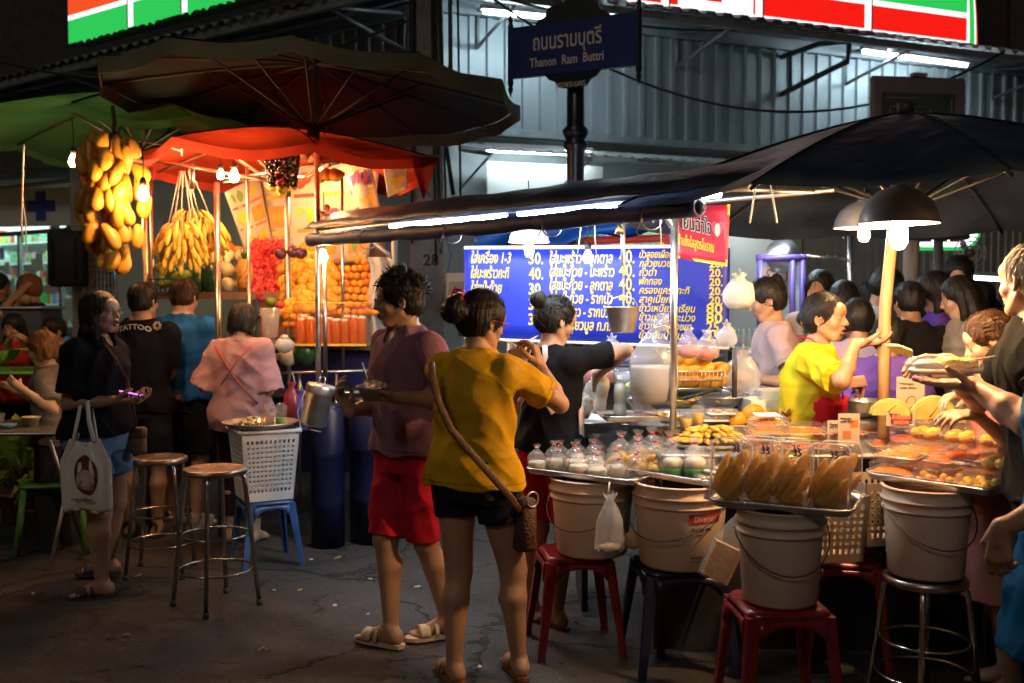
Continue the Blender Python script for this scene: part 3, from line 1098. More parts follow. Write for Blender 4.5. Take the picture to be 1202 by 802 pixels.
def ground_mat():
 m=bpy.data.materials.new('asphalt'); m.use_nodes=True
 nt=m.node_tree; N,L=nt.nodes,nt.links
 bs=N['Principled BSDF']
 tc=N.new('ShaderNodeTexCoord')
 def noise(sc_,det=6,rough=.6):
  n=N.new('ShaderNodeTexNoise'); n.inputs['Scale'].default_value=sc_; n.inputs['Detail'].default_value=det; n.inputs['Roughness'].default_value=rough
  L.new(tc.outputs['Object'],n.inputs['Vector']); return n
 def ramp(src,a,b,c0,c1):
  r=N.new('ShaderNodeMapRange'); r.inputs['From Min'].default_value=a; r.inputs['From Max'].default_value=b
  r.inputs['To Min'].default_value=c0; r.inputs['To Max'].default_value=c1; L.new(src,r.inputs['Value']); return r.outputs[0]
 def mix(f,a,b):
  x=N.new('ShaderNodeMix'); x.data_type='RGBA'
  if hasattr(f,'links'): L.new(f,x.inputs[0])
  else: x.inputs[0].default_value=f
  for q,i in ((a,6),(b,7)):
   if hasattr(q,'links'): L.new(q,x.inputs[i])
   else: x.inputs[i].default_value=(*q,1)
  return x.outputs[2]
 big=noise(.9,6,.7); fine=noise(150,3,.7); mid=noise(9,6,.7)
 c=mix(ramp(big.outputs[0],.35,.65,0,1),(.022,.022,.025),(.042,.040,.038))
 c=mix(ramp(mid.outputs[0],.45,.75,0,.6),c,(.020,.019,.019))
 c=mix(ramp(fine.outputs[0],.50,.66,0,.9),c,(.13,.125,.12))
 gr=noise(62,4,.8)
 c=mix(ramp(gr.outputs[0],.50,.62,0,.7),c,(.010,.010,.011))
 sp=noise(34,2,.5)
 c=mix(ramp(sp.outputs[0],.70,.74,0,.8),c,(.20,.19,.17))
 pt=noise(1.6,8,.75)
 c=mix(ramp(pt.outputs[0],.60,.68,0,.55),c,(.13,.105,.075))
 wv=N.new('ShaderNodeVectorMath'); wv.operation='MULTIPLY_ADD'
 L.new(noise(3,5,.7).outputs['Color'],wv.inputs[0]); wv.inputs[1].default_value=(.35,.35,.35); L.new(tc.outputs['Object'],wv.inputs[2])
 vo=N.new('ShaderNodeTexVoronoi'); vo.feature='DISTANCE_TO_EDGE'; vo.inputs['Scale'].default_value=.62; L.new(wv.outputs[0],vo.inputs['Vector'])
 vo2=N.new('ShaderNodeTexVoronoi'); vo2.feature='DISTANCE_TO_EDGE'; vo2.inputs['Scale'].default_value=3.1; L.new(wv.outputs[0],vo2.inputs['Vector'])
 k1=ramp(vo.outputs['Distance'],.0,.010,1,0)
 k2=ramp(vo2.outputs['Distance'],.0,.03,1,0)
 msk=ramp(pt.outputs[0],.55,.60,0,1)
 mm=N.new('ShaderNodeMath'); mm.operation='MULTIPLY'; L.new(k2,mm.inputs[0]); L.new(msk,mm.inputs[1])
 mx=N.new('ShaderNodeMath'); mx.operation='MAXIMUM'; L.new(k1,mx.inputs[0]); L.new(mm.outputs[0],mx.inputs[1])
 c=mix(mx.outputs[0],c,(.012,.011,.010))
 L.new(c,bs.inputs['Base Color'])
 L.new(ramp(big.outputs[0],.4,.6,.62,.9),bs.inputs['Roughness'])
 hs=N.new('ShaderNodeMath'); hs.operation='MULTIPLY_ADD'; L.new(fine.outputs[0],hs.inputs[0]); hs.inputs[1].default_value=.35
 h2=N.new('ShaderNodeMath'); h2.operation='MULTIPLY_ADD'; L.new(mx.outputs[0],h2.inputs[0]); h2.inputs[1].default_value=-1.2; L.new(mid.outputs[0],h2.inputs[2])
 L.new(h2.outputs[0],hs.inputs[2])
 bp=N.new('ShaderNodeBump'); bp.inputs['Strength'].default_value=1.0; bp.inputs['Distance'].default_value=.02
 L.new(hs.outputs[0],bp.inputs['Height']); L.new(bp.outputs[0],bs.inputs['Normal'])
 return m
mb=MB(); mb.add([(-60,-20,0),(60,-20,0),(60,90,0),(-60,90,0)],[(0,1,2,3)])
tag(mb.build('road',ground_mat()),kind='structure')
steel=mat('stainless_steel',(.66,.65,.63),rough=.34,metal=1,var=.12,vscale=20)
steel_d=mat('dull_steel',(.42,.41,.40),rough=.42,metal=1,var=.2,vscale=14)
iron=mat('painted_iron',(.045,.047,.05),rough=.5,var=.3)
galv=mat('galvanised',(.33,.35,.36),rough=.5,metal=.6,var=.2,vscale=6)
concrete=mat('concrete',(.27,.255,.235),rough=.92,var=.22,vscale=5,bump=.5,bscale=60,dirt=.6,dcol=(.09,.08,.07),dscale=4)
corr=mat('corrugated_sheet',(.36,.44,.47),rough=.45,metal=.25,var=.14,vscale=1.5,dirt=.35,dcol=(.12,.12,.11),dscale=1.6,stretch=(1,1,.35))
corr_dark=mat('roof_sheet',(.13,.135,.14),rough=.6,metal=.2,var=.3,vscale=3,dirt=.5,dcol=(.06,.04,.03))
white_cord=mat('white_cord',(.62,.58,.50),rough=.7)
black_wire=mat('black_wire',(.015,.015,.015),rough=.5)
CO=Vector((-.72,10.,0))
DR=Vector((3.05,1.25,0)).normalized()
DL=Vector((-6.8,5.0,0)).normalized()
NR=Vector((DR.y,-DR.x,0))
NL=Vector((DL.y,-DL.x,0))*-1
if NL.y > 0: NL=-NL
def corrugated(o,d,n,s0,s1,z0,z1,pitch=.19,depth=.03,th=.0):
 mb=MB()
 prof=[]
 s=s0
 while s < s1:
  for a,b in ((0,0),(.62,0),(.68,1),(.94,1)):
   if s+a*pitch <= s1: prof.append((s+a*pitch,b*depth))
  s += pitch
 prof.append((s1,0))
 vs,fs=[],[]
 for s,q in prof:
  p=o+d*s+n*q
  vs += [(p.x,p.y,z0),(p.x,p.y,z1)]
 for i in range(len(prof)-1): fs.append((2*i,2*i+2,2*i+3,2*i+1))
 mb.add(vs,fs,False)
 return mb
def slab(mb,o,d,n,s0,s1,q0,q1,z0,z1):
 vs=[]
 for z in (z0,z1):
  for s,q in ((s0,q0),(s1,q0),(s1,q1),(s0,q1)):
   p=o+d*s+n*q
   vs.append((p.x,p.y,z))
 mb.add(vs,[(0,3,2,1),(4,5,6,7),(0,1,5,4),(1,2,6,5),(2,3,7,6),(3,0,4,7)],False)
B=thing('shop_building','corner shop building clad in blue grey ribbed metal sheet above lit shopfronts','building',CO)
def WB(o): o.matrix_parent_inverse=B.matrix_world.inverted(); return o
B.location=(0,0,0)
corrugated(CO,DR,NR,0,9.5,3.24,4.30).build('wall_cladding',corr,B)
corrugated(CO,DL,NL,0,12,3.24,4.30).build('wall_cladding',corr,B)
mb=MB()
slab(mb,CO,DR,NR,-.02,9.5,.0,.06,4.31,4.43); slab(mb,CO,DL,NL,-.02,12,.0,.06,4.31,4.43)
slab(mb,CO,DR,NR,-.02,9.5,.0,.05,3.16,3.235); slab(mb,CO,DL,NL,-.02,12,.0,.05,3.16,3.235)
mb.build('flashing',mat('flashing',(.38,.45,.48),rough=.4,metal=.3,var=.15),B)
def roof(d,n,s1,name):
 mb=MB()
 prof=[]
 s=-1.0 if d is DR else -.6
 while s < s1:
  for a,b in ((0,0),(.30,0),(.45,1),(.85,1)): prof.append((s+a*.19,b*.035))
  s += .19
 vs=[]; fs=[]
 for s,b in prof:
  for q,z in ((-.3,4.60),(1.15,4.24)):
   p=CO+d*s+n*q
   vs.append((p.x,p.y,z+b))
  for q,z in ((-.3,4.585),(1.15,4.225)):
   p=CO+d*s+n*q
   vs.append((p.x,p.y,z+b))
 for i in range(len(prof)-1):
  a,b=4*i,4*i+4
  fs += [(a,a+1,b+1,b),(a+2,b+2,b+3,a+3),(a+1,a+3,b+3,b+1)]
 mb.add(vs,fs,False)
 mb.build(name,corr_dark,B)
 mb=MB()
 for q,z in ((.35,4.42),(1.08,4.22)): slab(mb,CO,d,n,-.4,s1,q-.03,q+.03,z-.07,z)
 s=.4
 while s < s1:
  p0=CO+d*s+n*1.08+Vector((0,0,4.18)); p1=CO+d*s+n*.03+Vector((0,0,4.0)); p2=CO+d*s+n*.03+Vector((0,0,4.36))
  mb.tube([p1,p0],.022,4); mb.tube([p0,p2],.022,4); mb.tube([p1,p2],.02,4)
  s += 2.25
 mb.build('roof_frame',galv,B)
roof(DR,NR,9.5,'roof'); roof(DL,NL,12,'roof')
wallp=mat('painted_wall',(.30,.34,.33),rough=.85,var=.12,vscale=2,dirt=.5,dcol=(.12,.12,.10),dscale=1.3,bump=.2,bscale=30)
mb=MB()
slab(mb,CO,DR,NR,0,1.5,-.25,-.02,0,3.15)
slab(mb,CO,DR,NR,1.5,9.5,-.25,-.02,2.72,3.15)
slab(mb,CO,DR,NR,4.2,4.35,-.25,-.02,0,2.718)
slab(mb,CO,DL,NL,0.1,4.6,-.25,-.02,0,3.15)
mb.build('wall',wallp,B)
mb=MB(); slab(mb,CO,DL,NL,4.61,14,-2.2,-.02,3.02,3.15)
mb.build('soffit',mat('soffit',(.5,.55,.55),rough=.6,var=.1),B)
corrugated(CO,DR,NR*1,4.36,9.4,0.02,2.70,pitch=.12,depth=.02).build('shutter',mat('shutter_sheet',(.30,.27,.235),rough=.5,metal=.3,var=.2,vscale=3,dirt=.5,dcol=(.1,.09,.08)),B)
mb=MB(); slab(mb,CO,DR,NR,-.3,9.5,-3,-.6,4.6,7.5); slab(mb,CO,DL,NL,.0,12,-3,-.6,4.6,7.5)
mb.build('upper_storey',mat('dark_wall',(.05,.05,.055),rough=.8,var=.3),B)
mb=MB()
a=P(915,112,11.55); b=P(995,72,10.7); c=P(997,48,10.7); d_=P(915,68,11.55)
mb.tube([a,b,c],.03,6); mb.tube([c,P(960,52,11),d_],.03,6); mb.tube([P(928,106,11.4),P(928,62,11.4)],.02,6)
mb.build('bracket',iron,B)
mb=MB(); mb.tube([P(488,420,9.4),P(487,282,9.4)],.045,8); mb.tube([P(603,300,9.2),P(603,255,9.2)],.03,8)
mb.build('conduit',mat('pvc_grey',(.35,.33,.30),rough=.5,var=.1),B)
mb=MB()
prof=[]
s=.2
A_=thing('shop_awning','short ribbed metal awning lit by a tube under the corner sheet wall','awning')
def f_aw(u,v):
 p=CO+DR*(.1+3.4*v)+NR*(.04+.9*u)
 return Vector((p.x,p.y,3.05-.17*u+.018*(1 if (v*24) % 1 > .5 else 0)))
mb.grid(f_aw,2,96,thick=.012,smooth=False)
mb.build('roof_sheet',mat('awning_sheet',(.5,.55,.56),rough=.5,metal=.2,var=.15,dirt=.3),A_)
mb=MB()
for t in (.2,1.2,2.2,3.3):
 p=CO+DR*t
 mb.tube([p+NR*.05+Vector((0,0,3.0)),p+NR*.92+Vector((0,0,2.84))],.02,4)
 mb.tube([p+NR*.05+Vector((0,0,2.6)),p+NR*.85+Vector((0,0,2.82))],.015,4)
mb.build('frame',galv,A_)
mb=MB(); mb.m=0
a,b=P(572,187,9.9),P(700,192,10.25)
d=(b-a).normalized()
slab(mb,Vector((a.x,a.y,0)),Vector((d.x,d.y,0)).normalized(),Vector((0,-1,0)),0,1.2,-.03,.03,2.52,2.86)
tag(mb.build('fascia_board',mat('fascia_white',(.62,.64,.60),rough=.5,var=.05)),'plain white fascia board under the tube lit awning','signboard')
Lred,Lgreen,Lwhite,Lorg=lamp_mat('sign_red',(1.,.014,.008),.40),lamp_mat('sign_green',(.03,.60,.10),.42),lamp_mat('sign_white',(1,1,1),.62),lamp_mat('sign_orange',(1.,.09,.02),.40)
def striped_sign(label,d,n,s0,s1,seps,bands,z0,hgt,q=.75,sevens=()):
 t=thing('shop_sign',label,'sign')
 mb=MB()
 slab(mb,CO,d,n,s0,s1,q-.22,q,z0+.001,z0+hgt)
 mb.build('sign_box',mat('sign_box',(.5,.5,.5),rough=.5),t)
 z=z0
 for m,hh in bands:
  mb=MB(); slab(mb,CO,d,n,s0+.002,s1-.002,q+.002,q+.012,z,z+hh)
  mb.build('stripe',m,t); z += hh
 for s in seps:
  mb=MB(); slab(mb,CO,d,n,s-.035,s+.035,q+.014,q+.03,z0,z0+hgt); mb.build('divider',Lwhite,t)
  mb=MB(); slab(mb,CO,d,n,s+.037,s+.05,q+.014,q+.035,z0,z0+hgt); mb.build('seam',black_wire,t)
 return t
bands=[(Lwhite,.05),(Lred,.25),(Lwhite,.055),(Lgreen,.30),(Lwhite,.1),(Lorg,.25)]
t=striped_sign('long lit sign with green white and red stripes over the right roof edge',DR,NR,1.35,5.75,(1.95,3.02,4.38),bands,4.30,1.1,q=.95)
mb=MB(); slab(mb,CO,DR,NR,2.1,2.95,.965,.975,4.305,5.29); mb.build('white_panel',Lwhite,t)
mb=MB(); slab(mb,CO,DR,NR,2.40,2.58,.978,.984,4.42,4.72); slab(mb,CO,DR,NR,2.15,2.9,.978,.984,4.722,5.0); mb.build('number_mark',Lred,t)
e0=CO+DR*5.76+NR*.95
for k,m in enumerate((Lwhite,Lgreen,Lwhite,Lorg)):
 mb=MB()
 w=(.0,.05,.17,.22,.38)
 def fn(u,v,a=w[k],b=w[k+1]):
  s=a+(b-a)*u
  p=e0+DR*(s*.9)-NR*(s*s*1.2)
  zz=4.30+1.1*v
  p=p-DR*(.25*v*v*(.3+s))
  return Vector((p.x,p.y,zz))
 mb.grid(fn,2,10,thick=.01)
 mb.build('end_stripe',m,t)
bands=[(Lgreen,.26),(Lwhite,.055),(Lorg,.20),(Lwhite,.05),(Lgreen,.30)]
t=striped_sign('lit green and orange striped sign on the far left roof edge',DL,NL,1.3,4.75,(2.55,3.5),bands,4.50,.866,q=1.0)
mb=MB()
for k in range(26):
 s=1.35+k*.13
 p=CO+DL*s+NL*1.02
 mb.add([(p.x,p.y,4.50),(p.x+DL.x*.12,p.y+DL.y*.12,4.50),(p.x+DL.x*random.uniform(.02,.1),p.y+DL.y*.05,4.50-random.uniform(.01,.05))],[(0,1,2)],False)
mb.build('torn_edge',Lgreen,t)
Ltube=lamp_mat('tube_light',(.76,.92,1.0),30)
def tube_lamp(a,b,label,r=.018,m=None,batten=True,group=None):
 a,b=Vector(a),Vector(b)
 t=thing('tube_light',label,'tube light',(a+b)/2,group=group)
 c=(a+b)/2
 mb=MB(); mb.cyl(a-c,b-c,r,n=8); mb.build('tube',m or Ltube,t)
 if batten:
  d=(b-a).normalized(); M=Matrix.Rotation(math.atan2(d.y,d.x),4,'Z')
  L_=(b-a).length/2+.03
  mb=MB()
  z=r+.004
  aa,bb=a-c,b-c
  s=Vector((-d.y,d.x,0)).normalized()*.025
  vs=[aa-s-d*.03,bb-s+d*.03,bb+s+d*.03,aa+s-d*.03]
  up0,up1=Vector((0,0,z)),Vector((0,0,z+.04))
  mb.add([v+up0 for v in vs]+[v+up1 for v in vs],[(0,3,2,1),(4,5,6,7),(0,1,5,4),(1,2,6,5),(2,3,7,6),(3,0,4,7)],False)
  mb.build('batten',mat('batten_white',(.6,.6,.6),rough=.4),t)
 return t
tube_lamp(P(568,14,9.3),P(722,28,9.7),'long white tube light under the roof behind the blue street sign')
tube_lamp(P(1014,61,11.1),P(1134,77,11.8),'white tube light under the roof right of the bent bracket')
tube_lamp(P(572,176,9.7),P(692,181,10.1),'white tube light under the short ribbed awning')
mb=MB()
SH=thing('shop_interior','brightly lit convenience shop interior with packed shelves seen right of the menu banner','shop')
mbw=MB()
slab(mbw,CO,DR,NR,1.5,4.2,-1.9,-1.85,0,2.7); slab(mbw,CO,DR,NR,1.45,1.5,-1.85,-.26,0,2.7); slab(mbw,CO,DR,NR,4.2,4.25,-1.85,-.26,0,2.7)
slab(mbw,CO,DR,NR,1.5,4.2,-1.85,-.26,2.65,2.7)
mbw.build('back_wall',mat('shop_white',(.7,.72,.7),rough=.6),SH)
goods=[mat('goods_%d' % i,c,rough=.4) for i,c in enumerate(((.7,.7,.7),(.05,.4,.08),(.6,.06,.04),(.65,.5,.1),(.1,.25,.5),(.75,.75,.7),(.25,.5,.3),(.6,.3,.4)))]
for k in range(5):
 mb=MB(); z=.4+.42*k
 slab(mb,CO,DR,NR,1.6,4.15,-1.6,-1.25,z,z+.03); mb.build('shelf',mat('shelf_white',(.65,.65,.65),rough=.4),SH)
 mb=MB(); s=1.65
 while s < 4.05:
  w=random.uniform(.06,.14); mb.m=random.randrange(8)
  slab(mb,CO,DR,NR,s,s+w-.01,-1.5,-1.26,z+.032,z+random.uniform(.16,.34)); s += w
 o=mb.build('goods_row',goods,SH); o['kind']='stuff'
tb=MB(); slab(tb,CO,DR,NR,1.7,4.1,-.9,-.84,2.58,2.62); slab(tb,CO,DR,NR,1.7,4.1,-1.2,-1.14,2.58,2.62)
tb.build('ceiling_light',lamp_mat('shop_light',(.85,.95,1.0),4.5),SH)
PH=thing('pharmacy','brightly lit pharmacy shopfront under a white sign with a blue cross','shop')
s0,s1=4.7,13.5
mb=MB()
slab(mb,CO,DL,NL,s0,s1+2.5,-2.15,-2.1,0,3.0); slab(mb,CO,DL,NL,s0-.05,s0,-2.1,-.9,0,3.0)
mb.build('back_wall',mat('shop_white'),PH)
for k in range(6):
 mb=MB(); z=.7+.36*k
 slab(mb,CO,DL,NL,s0+.1,s1+2,-2.08,-1.85,z,z+.03); mb.build('shelf',mat('shelf_white'),PH)
 mb=MB(); s=s0+.12
 while s < s1+1.6:
  w=random.uniform(.05,.14); mb.m=random.randrange(8)
  slab(mb,CO,DL,NL,s,s+w-.01,-2.0,-1.86,z+.032,z+random.uniform(.12,.29)); s += w
 o=mb.build('goods_row',goods,PH); o['kind']='stuff'
mb=MB(); slab(mb,CO,DL,NL,s0+.5,s1+1.5,-1.3,-1.2,2.9,2.95); slab(mb,CO,DL,NL,s0+.5,s1+1.5,-1.7,-1.6,2.9,2.95)
mb.build('ceiling_light',lamp_mat('pharmacy_light',(.72,1.0,.95),6),PH)
mb=MB()
for s in [s0+.05+1.2*i for i in range(8)]: slab(mb,CO,DL,NL,s-.03,s+.03,-.95,-.89,0,2.55)
slab(mb,CO,DL,NL,s0,s1,-.95,-.89,2.55,2.62)
mb.build('window_frame',mat('frame_grey',(.25,.27,.27),rough=.4,metal=.5),PH)
mb=MB(); slab(mb,CO,DL,NL,s0+.08,s1,-.93,-.925,.1,2.54)
mb.build('window_glass',clear('shop_glass',tint=(.9,1,.97),film=.03,rough=.03),PH)
pap=[mat('paper_%d' % i,c,rough=.7) for i,c in enumerate(((.75,.8,.85),(.7,.7,.6),(.35,.5,.75),(.75,.45,.45),(.6,.75,.6)))]
for k in range(46):
 mb=MB()
 s=random.uniform(s0+.1,s1-.3); z=random.uniform(1.2,2.4); w=random.choice((.15,.21,.28)); hh=w*random.uniform(.8,1.4)
 mb.m=random.randrange(5)
 slab(mb,CO,DL,NL,s,s+w,-.923+.0006*k,-.9225+.0006*k,z,z+hh)
 mb.build('poster',pap,PH)
mb=MB()
a,b=P(-45,262,12.3),P(108,262,11.9)
dd=Vector((b.x-a.x,b.y-a.y,0)).normalized(); nn=Vector((dd.y,-dd.x,0)); o3=Vector((a.x,a.y,0)); L_=(b-a).length
slab(mb,o3,dd,nn,0,L_,-.1,0,2.40,2.84)
o=mb.build('sign_panel',mat('pharmacy_sign',(.50,.56,.55),rough=.35,var=.05),PH)
mb=MB()
cs=L_*.62
slab(mb,o3,dd,nn,cs-.065,cs+.065,.004,.012,2.46,2.80); slab(mb,o3,dd,nn,cs-.19,cs+.19,.004,.0115,2.565,2.695)
mb.build('cross_mark',mat('cross_blue',(.03,.06,.35),rough=.4),PH)
mb=MB(); slab(mb,o3,dd,nn,-1,L_+1.9,-.02,.45,2.95,3.02)
mb.build('canopy',mat('dark_canopy',(.04,.05,.05),rough=.7),PH)
mb=MB(); mb.box((0,0,0),(.34,.3,3.1))
p=P(104,400,11.0)
o=mb.build('stone_pillar',concrete); o.location=(p.x-.17,11.0,0); tag(o,'grey pillar between the pharmacy and the metal grille','pillar')
g=thing('metal_grille','grey metal grille gate between pillar and pale wall behind the mangoes','gate',P(119,355,10.8).xy.to_3d())
mb=MB()
for i in range(9): mb.cyl((-.16+i*.04,0,.1),(-.16+i*.04,0,2.2),.007,n=4)
for i in range(30): mb.cyl((-.17,0,.1+i*.07),(.17,0,.1+i*.07),.006,n=4)
mb.build('grille_bars',galv,g)
mb=MB(); mb.box((-.20,-.02,0),(-.17,.02,2.25)); mb.box((.17,-.02,0),(.20,.02,2.25)); mb.box((-.17,-.02,2.2),(.17,.02,2.25))
mb.build('gate_frame',galv,g)
mb=MB(); a,b=P(138,300,10.6),P(300,300,9.6)
dd=Vector((b.x-a.x,b.y-a.y,0)).normalized(); nn=Vector((dd.y,-dd.x,0))
slab(mb,Vector((a.x,a.y,0)),dd,nn,0,(b-a).length,-.1,0,0,2.75)
tag(mb.build('plaster_wall',mat('pale_blue_wall',(.36,.50,.52),rough=.8,var=.12,vscale=2,dirt=.3)),'pale blue plaster wall behind the fruit stall','wall')
p=P(80,303,10.7)
mb=MB(); mb.bbox((-.20,-.1,-.30),(.20,.1,.28),r=.08)
bg=mb.build('backpack',mat('black_nylon',(.012,.012,.014),rough=.7,bump=.3)); bg.location=p
tag(bg,'black backpack hanging on the pillar beside the pharmacy window','backpack')
mb=MB(); mb.tube([(-.12,-.1,.2),(-.12,-.15,0),(-.12,-.1,-.22)],.02,6,flat=.4); mb.build('strap',mat('black_nylon'),bg)
mb=MB(); mb.tube([(.12,-.1,.2),(.12,-.15,0),(.12,-.1,-.22)],.02,6,flat=.4); mb.build('strap',mat('black_nylon'),bg)
mb=MB(); mb.tube([(-.04,0,.27),(0,0,.34),(.04,0,.27)],.012,6); mb.build('handle',mat('black_nylon'),bg)
p=P(503,420,8.6)
up=thing('utility_pole','square concrete utility pole with a painted number between the stalls','utility pole',(p.x,8.6,0))
mb=MB()
mb.rings([[(-.15+t,-.13,z),(.15-t,-.13,z),(.15-t,.13,z),(-.15+t,.13,z)] for z,t in ((0,0),(7.5,.05))],True,True,smooth=False)
mb.build('shaft',concrete,up)
mb=MB(); put_text(mb,'28',frame_M((-.03,-.131,1.82),(1,0,0)),.13,bold=.004)
mb.build('painted_number',mat('black_paint',(.02,.02,.02)),up)
mb=MB()
for k in range(7):
 x=random.uniform(-.2,.25)
 mb.tube(sag((x,-.16,7),(x+random.uniform(-.1,.15),-.15-random.uniform(0,.05),3-random.uniform(0,1.2)),.0,10),.010,5)
mb.tube([(.19,-.1,6),(.20,-.12,3.2),(.15,-.15,2.9),(.22,-.14,2.4)],.02,6)
mb.build('cable',black_wire,up)
mb=MB(); mb.tube([(-.05,-.14,2.5),(.1,-.145,2.3),(.2,-.15,1.9),(.12,-.14,1.5)],.004,4); mb.build('rope',mat('blue_rope',(.03,.12,.4)),up)
p=P(538,345,8.4)
wb=thing('meter_box','cream electric meter box on the wall beside the numbered pole','meter box',p)
mb=MB(); mb.bbox((-.10,-.05,-.17),(.10,.05,.17),r=.02); mb.build('box',mat('cream_plastic',(.55,.52,.42),rough=.4),wb)
mb=MB(); mb.bbox((-.075,-.057,-.12),(.075,-.0505,.10),r=.01); mb.build('window',mat('meter_glass',(.35,.36,.33),rough=.15),wb)
mb=MB()
for k,(a,b,dr) in enumerate(((P(505,-30,8.5),P(1100,-20,12),.5),(P(505,-60,8.5),P(1180,60,9.5),.9),(P(500,15,8.5),P(-40,60,10),.4))):
 mb=MB(); mb.tube(sag(a,b,dr,24),.012,5)
 tag(mb.build('overhead_cable',black_wire),('black cable running from the pole over the striped sign','black cable hanging from the pole towards the right edge','black cable running from the pole to the far left roof')[k],'cable')
SG=thing('street_sign','dark blue street name sign with Thai and English lettering on an ornate post','street sign',(P(675,400,7).x,7,0))
navy=mat('sign_navy',(.018,.032,.15),rough=.35,var=.1)
gold=mat('sign_letter',(.72,.58,.50),rough=.4)
mb=MB(); mb.lathe([(.10,0),(.10,.1),(.075,.14),(.07,.5),(.085,.55),(.062,.62),(.055,2.2),(.06,2.55),(.085,2.58),(.085,2.6),(.065,2.62),(.085,2.66),(.09,2.69),(.06,2.72),(.06,3.3),(.075,3.35),(.06,3.42),(.05,3.46),(.085,3.52),(.095,3.6),(.07,3.68),(.05,3.72),(.07,3.76),(.03,3.85),(.0,3.95)],n=16)
mb.build('post',mat('post_black',(.008,.010,.022),rough=.35),SG)
a=P(607,68,7.0+.22); b=P(756,49,7.0-.20)
o0=Vector((SG.location.x,7,0))
dd=Vector((b.x-a.x,b.y-a.y,0)).normalized(); zc=(a.z+b.z)/2
L_=(Vector((b.x,b.y,0))-Vector((a.x,a.y,0))).length
M=frame_M(((a.x+b.x)/2-o0.x,(a.y+b.y)/2-7,zc-.0),dd) @ Matrix.Translation((0,0,.10))
yoff=.085
hh=.172
mb=MB()
mb.add([M @ Vector(v) for v in ((-L_/2,-hh,-.02),(L_/2,-hh,-.02),(L_/2,hh,-.02),(-L_/2,hh,-.02),(-L_/2,-hh,.02),(L_/2,-hh,.02),(L_/2,hh,.02),(-L_/2,hh,.02))],
[(0,3,2,1),(4,5,6,7),(0,1,5,4),(1,2,6,5),(2,3,7,6),(3,0,4,7)],False)
mb.build('name_board',navy,SG)
for sx in (-1,1):
 mb=MB()
 for pz in (1,):
  prof=[(.0,-hh-.13),(.008,-hh-.10),(.020,-hh-.07),(.012,-hh-.05),(.022,-hh-.03),(.020,-hh),(.020,hh),(.022,hh+.02),(.012,hh+.035),(.020,hh+.055),(.008,hh+.09),(0,hh+.12)]
  MM=M @ Matrix.Translation((sx*L_/2,0,0)) @ Matrix.Rotation(-PI/2,4,'X')
  mb.lathe(prof,n=10,M=MM)
 mb.build('side_finial',mat('post_black'),SG)
mb=MB()
top=[(-.20,hh),(-.17,hh+.035),(-.13,hh+.05),(-.10,hh+.09),(-.05,hh+.10),(.05,hh+.10),(.10,hh+.09),(.13,hh+.05),(.17,hh+.035),(.20,hh)]
mb.prism(top,.03,M=M @ Matrix.Rotation(PI/2,4,'X') @ Matrix.Translation((0,-.015,0)))
mb.build('crest',mat('post_black'),SG)
mb=MB()
bot=[(-.27,-hh),(-.25,-hh-.03),(-.20,-hh-.05),(-.18,-hh-.10),(-.13,-hh-.12),(-.06,-hh-.125),(.0,-hh-.15),(.06,-hh-.125),(.13,-hh-.12),(.18,-hh-.10),(.20,-hh-.05),(.25,-hh-.03),(.27,-hh)]
mb.prism(bot[::-1],.03,M=M @ Matrix.Rotation(PI/2,4,'X') @ Matrix.Translation((0,-.015,0)))
mb.build('district_plate',mat('plate_dark',(.02,.028,.03),rough=.4),SG)
mb=MB()
put_text(mb,'ถนนรามบุตรี',M @ Matrix.Translation((-.285,.0,.021)),.15,width=.50,bold=.0018)
put_text(mb,'Thanon  Ram  Buttri',M @ Matrix.Translation((-.31,-.112,.021)),.088,width=.54,bold=.0012)
put_text(mb,'เขตพระนคร',M @ Matrix.Translation((-.12,-.268,.021)),.06,width=.22)
mb.build('lettering',gold,SG)
p=P(1077,120,8.2)
s2=thing('street_board','purple brown framed board showing its back above the right umbrella','street sign',(p.x,8.2,0),rz=R(8))
mb=MB(); mb.bbox((-.40,-.03,2.85),(.40,.03,3.30),r=.03); mb.box((-.06,-.04,3.30),(.06,.02,3.33))
mb.build('board',mat('board_purple',(.16,.12,.13),rough=.6,var=.15),s2)
mb=MB(); mb.box((-.32,-.036,2.9),(.30,-.031,3.17)); mb.build('inset',mat('board_inset',(.05,.06,.05),rough=.6,var=.3,vscale=20),s2)
mb=MB()
for a_,b_ in (((-.29,3.13),(.27,3.13)),((.27,3.13),(.27,2.92)),((-.25,3.06),(.16,3.06)),((.05,2.95),(.09,3.05)),((.09,3.05),(.13,2.95)),((-.25,3.06),(-.25,3.0))):
 mb.tube([(a_[0],-.038,a_[1]),(b_[0],-.038,b_[1])],.004,4)
mb.build('line_mark',mat('line_pale',(.22,.20,.16)),s2)
mb=MB(); mb.cyl((0,.06,0),(0,.06,3.2),.04); mb.build('post',iron,s2)
p=P(1105,258,6.6)
s3=thing('wooden_board','speckled brown board hung behind the large dome lamp','board',(p.x,6.6,0))
mb=MB(); mb.bbox((-.24,-.02,1.95),(.16,.02,2.20),r=.03); mb.build('board',mat('board_brown',(.30,.20,.12),rough=.7,var=.35,vscale=40),s3)
mb=MB(); mb.bbox((-.262,-.012,1.925),(.185,.03,2.225),r=.03); mb.build('rim',iron,s3)
mb=MB(); mb.box((-.01+.02,-.026,2.03),(.09,-.021,2.09)); mb.build('stamp',black_wire,s3)
mb=MB(); mb.cyl((0,.04,0),(0,.04,2.0),.03); mb.build('post',iron,s3)
p=P(1106,271,9.0)
s4=thing('oval_sign','small lit white and green oval shop sign behind the dome lamp','sign',(p.x,9,p.z))
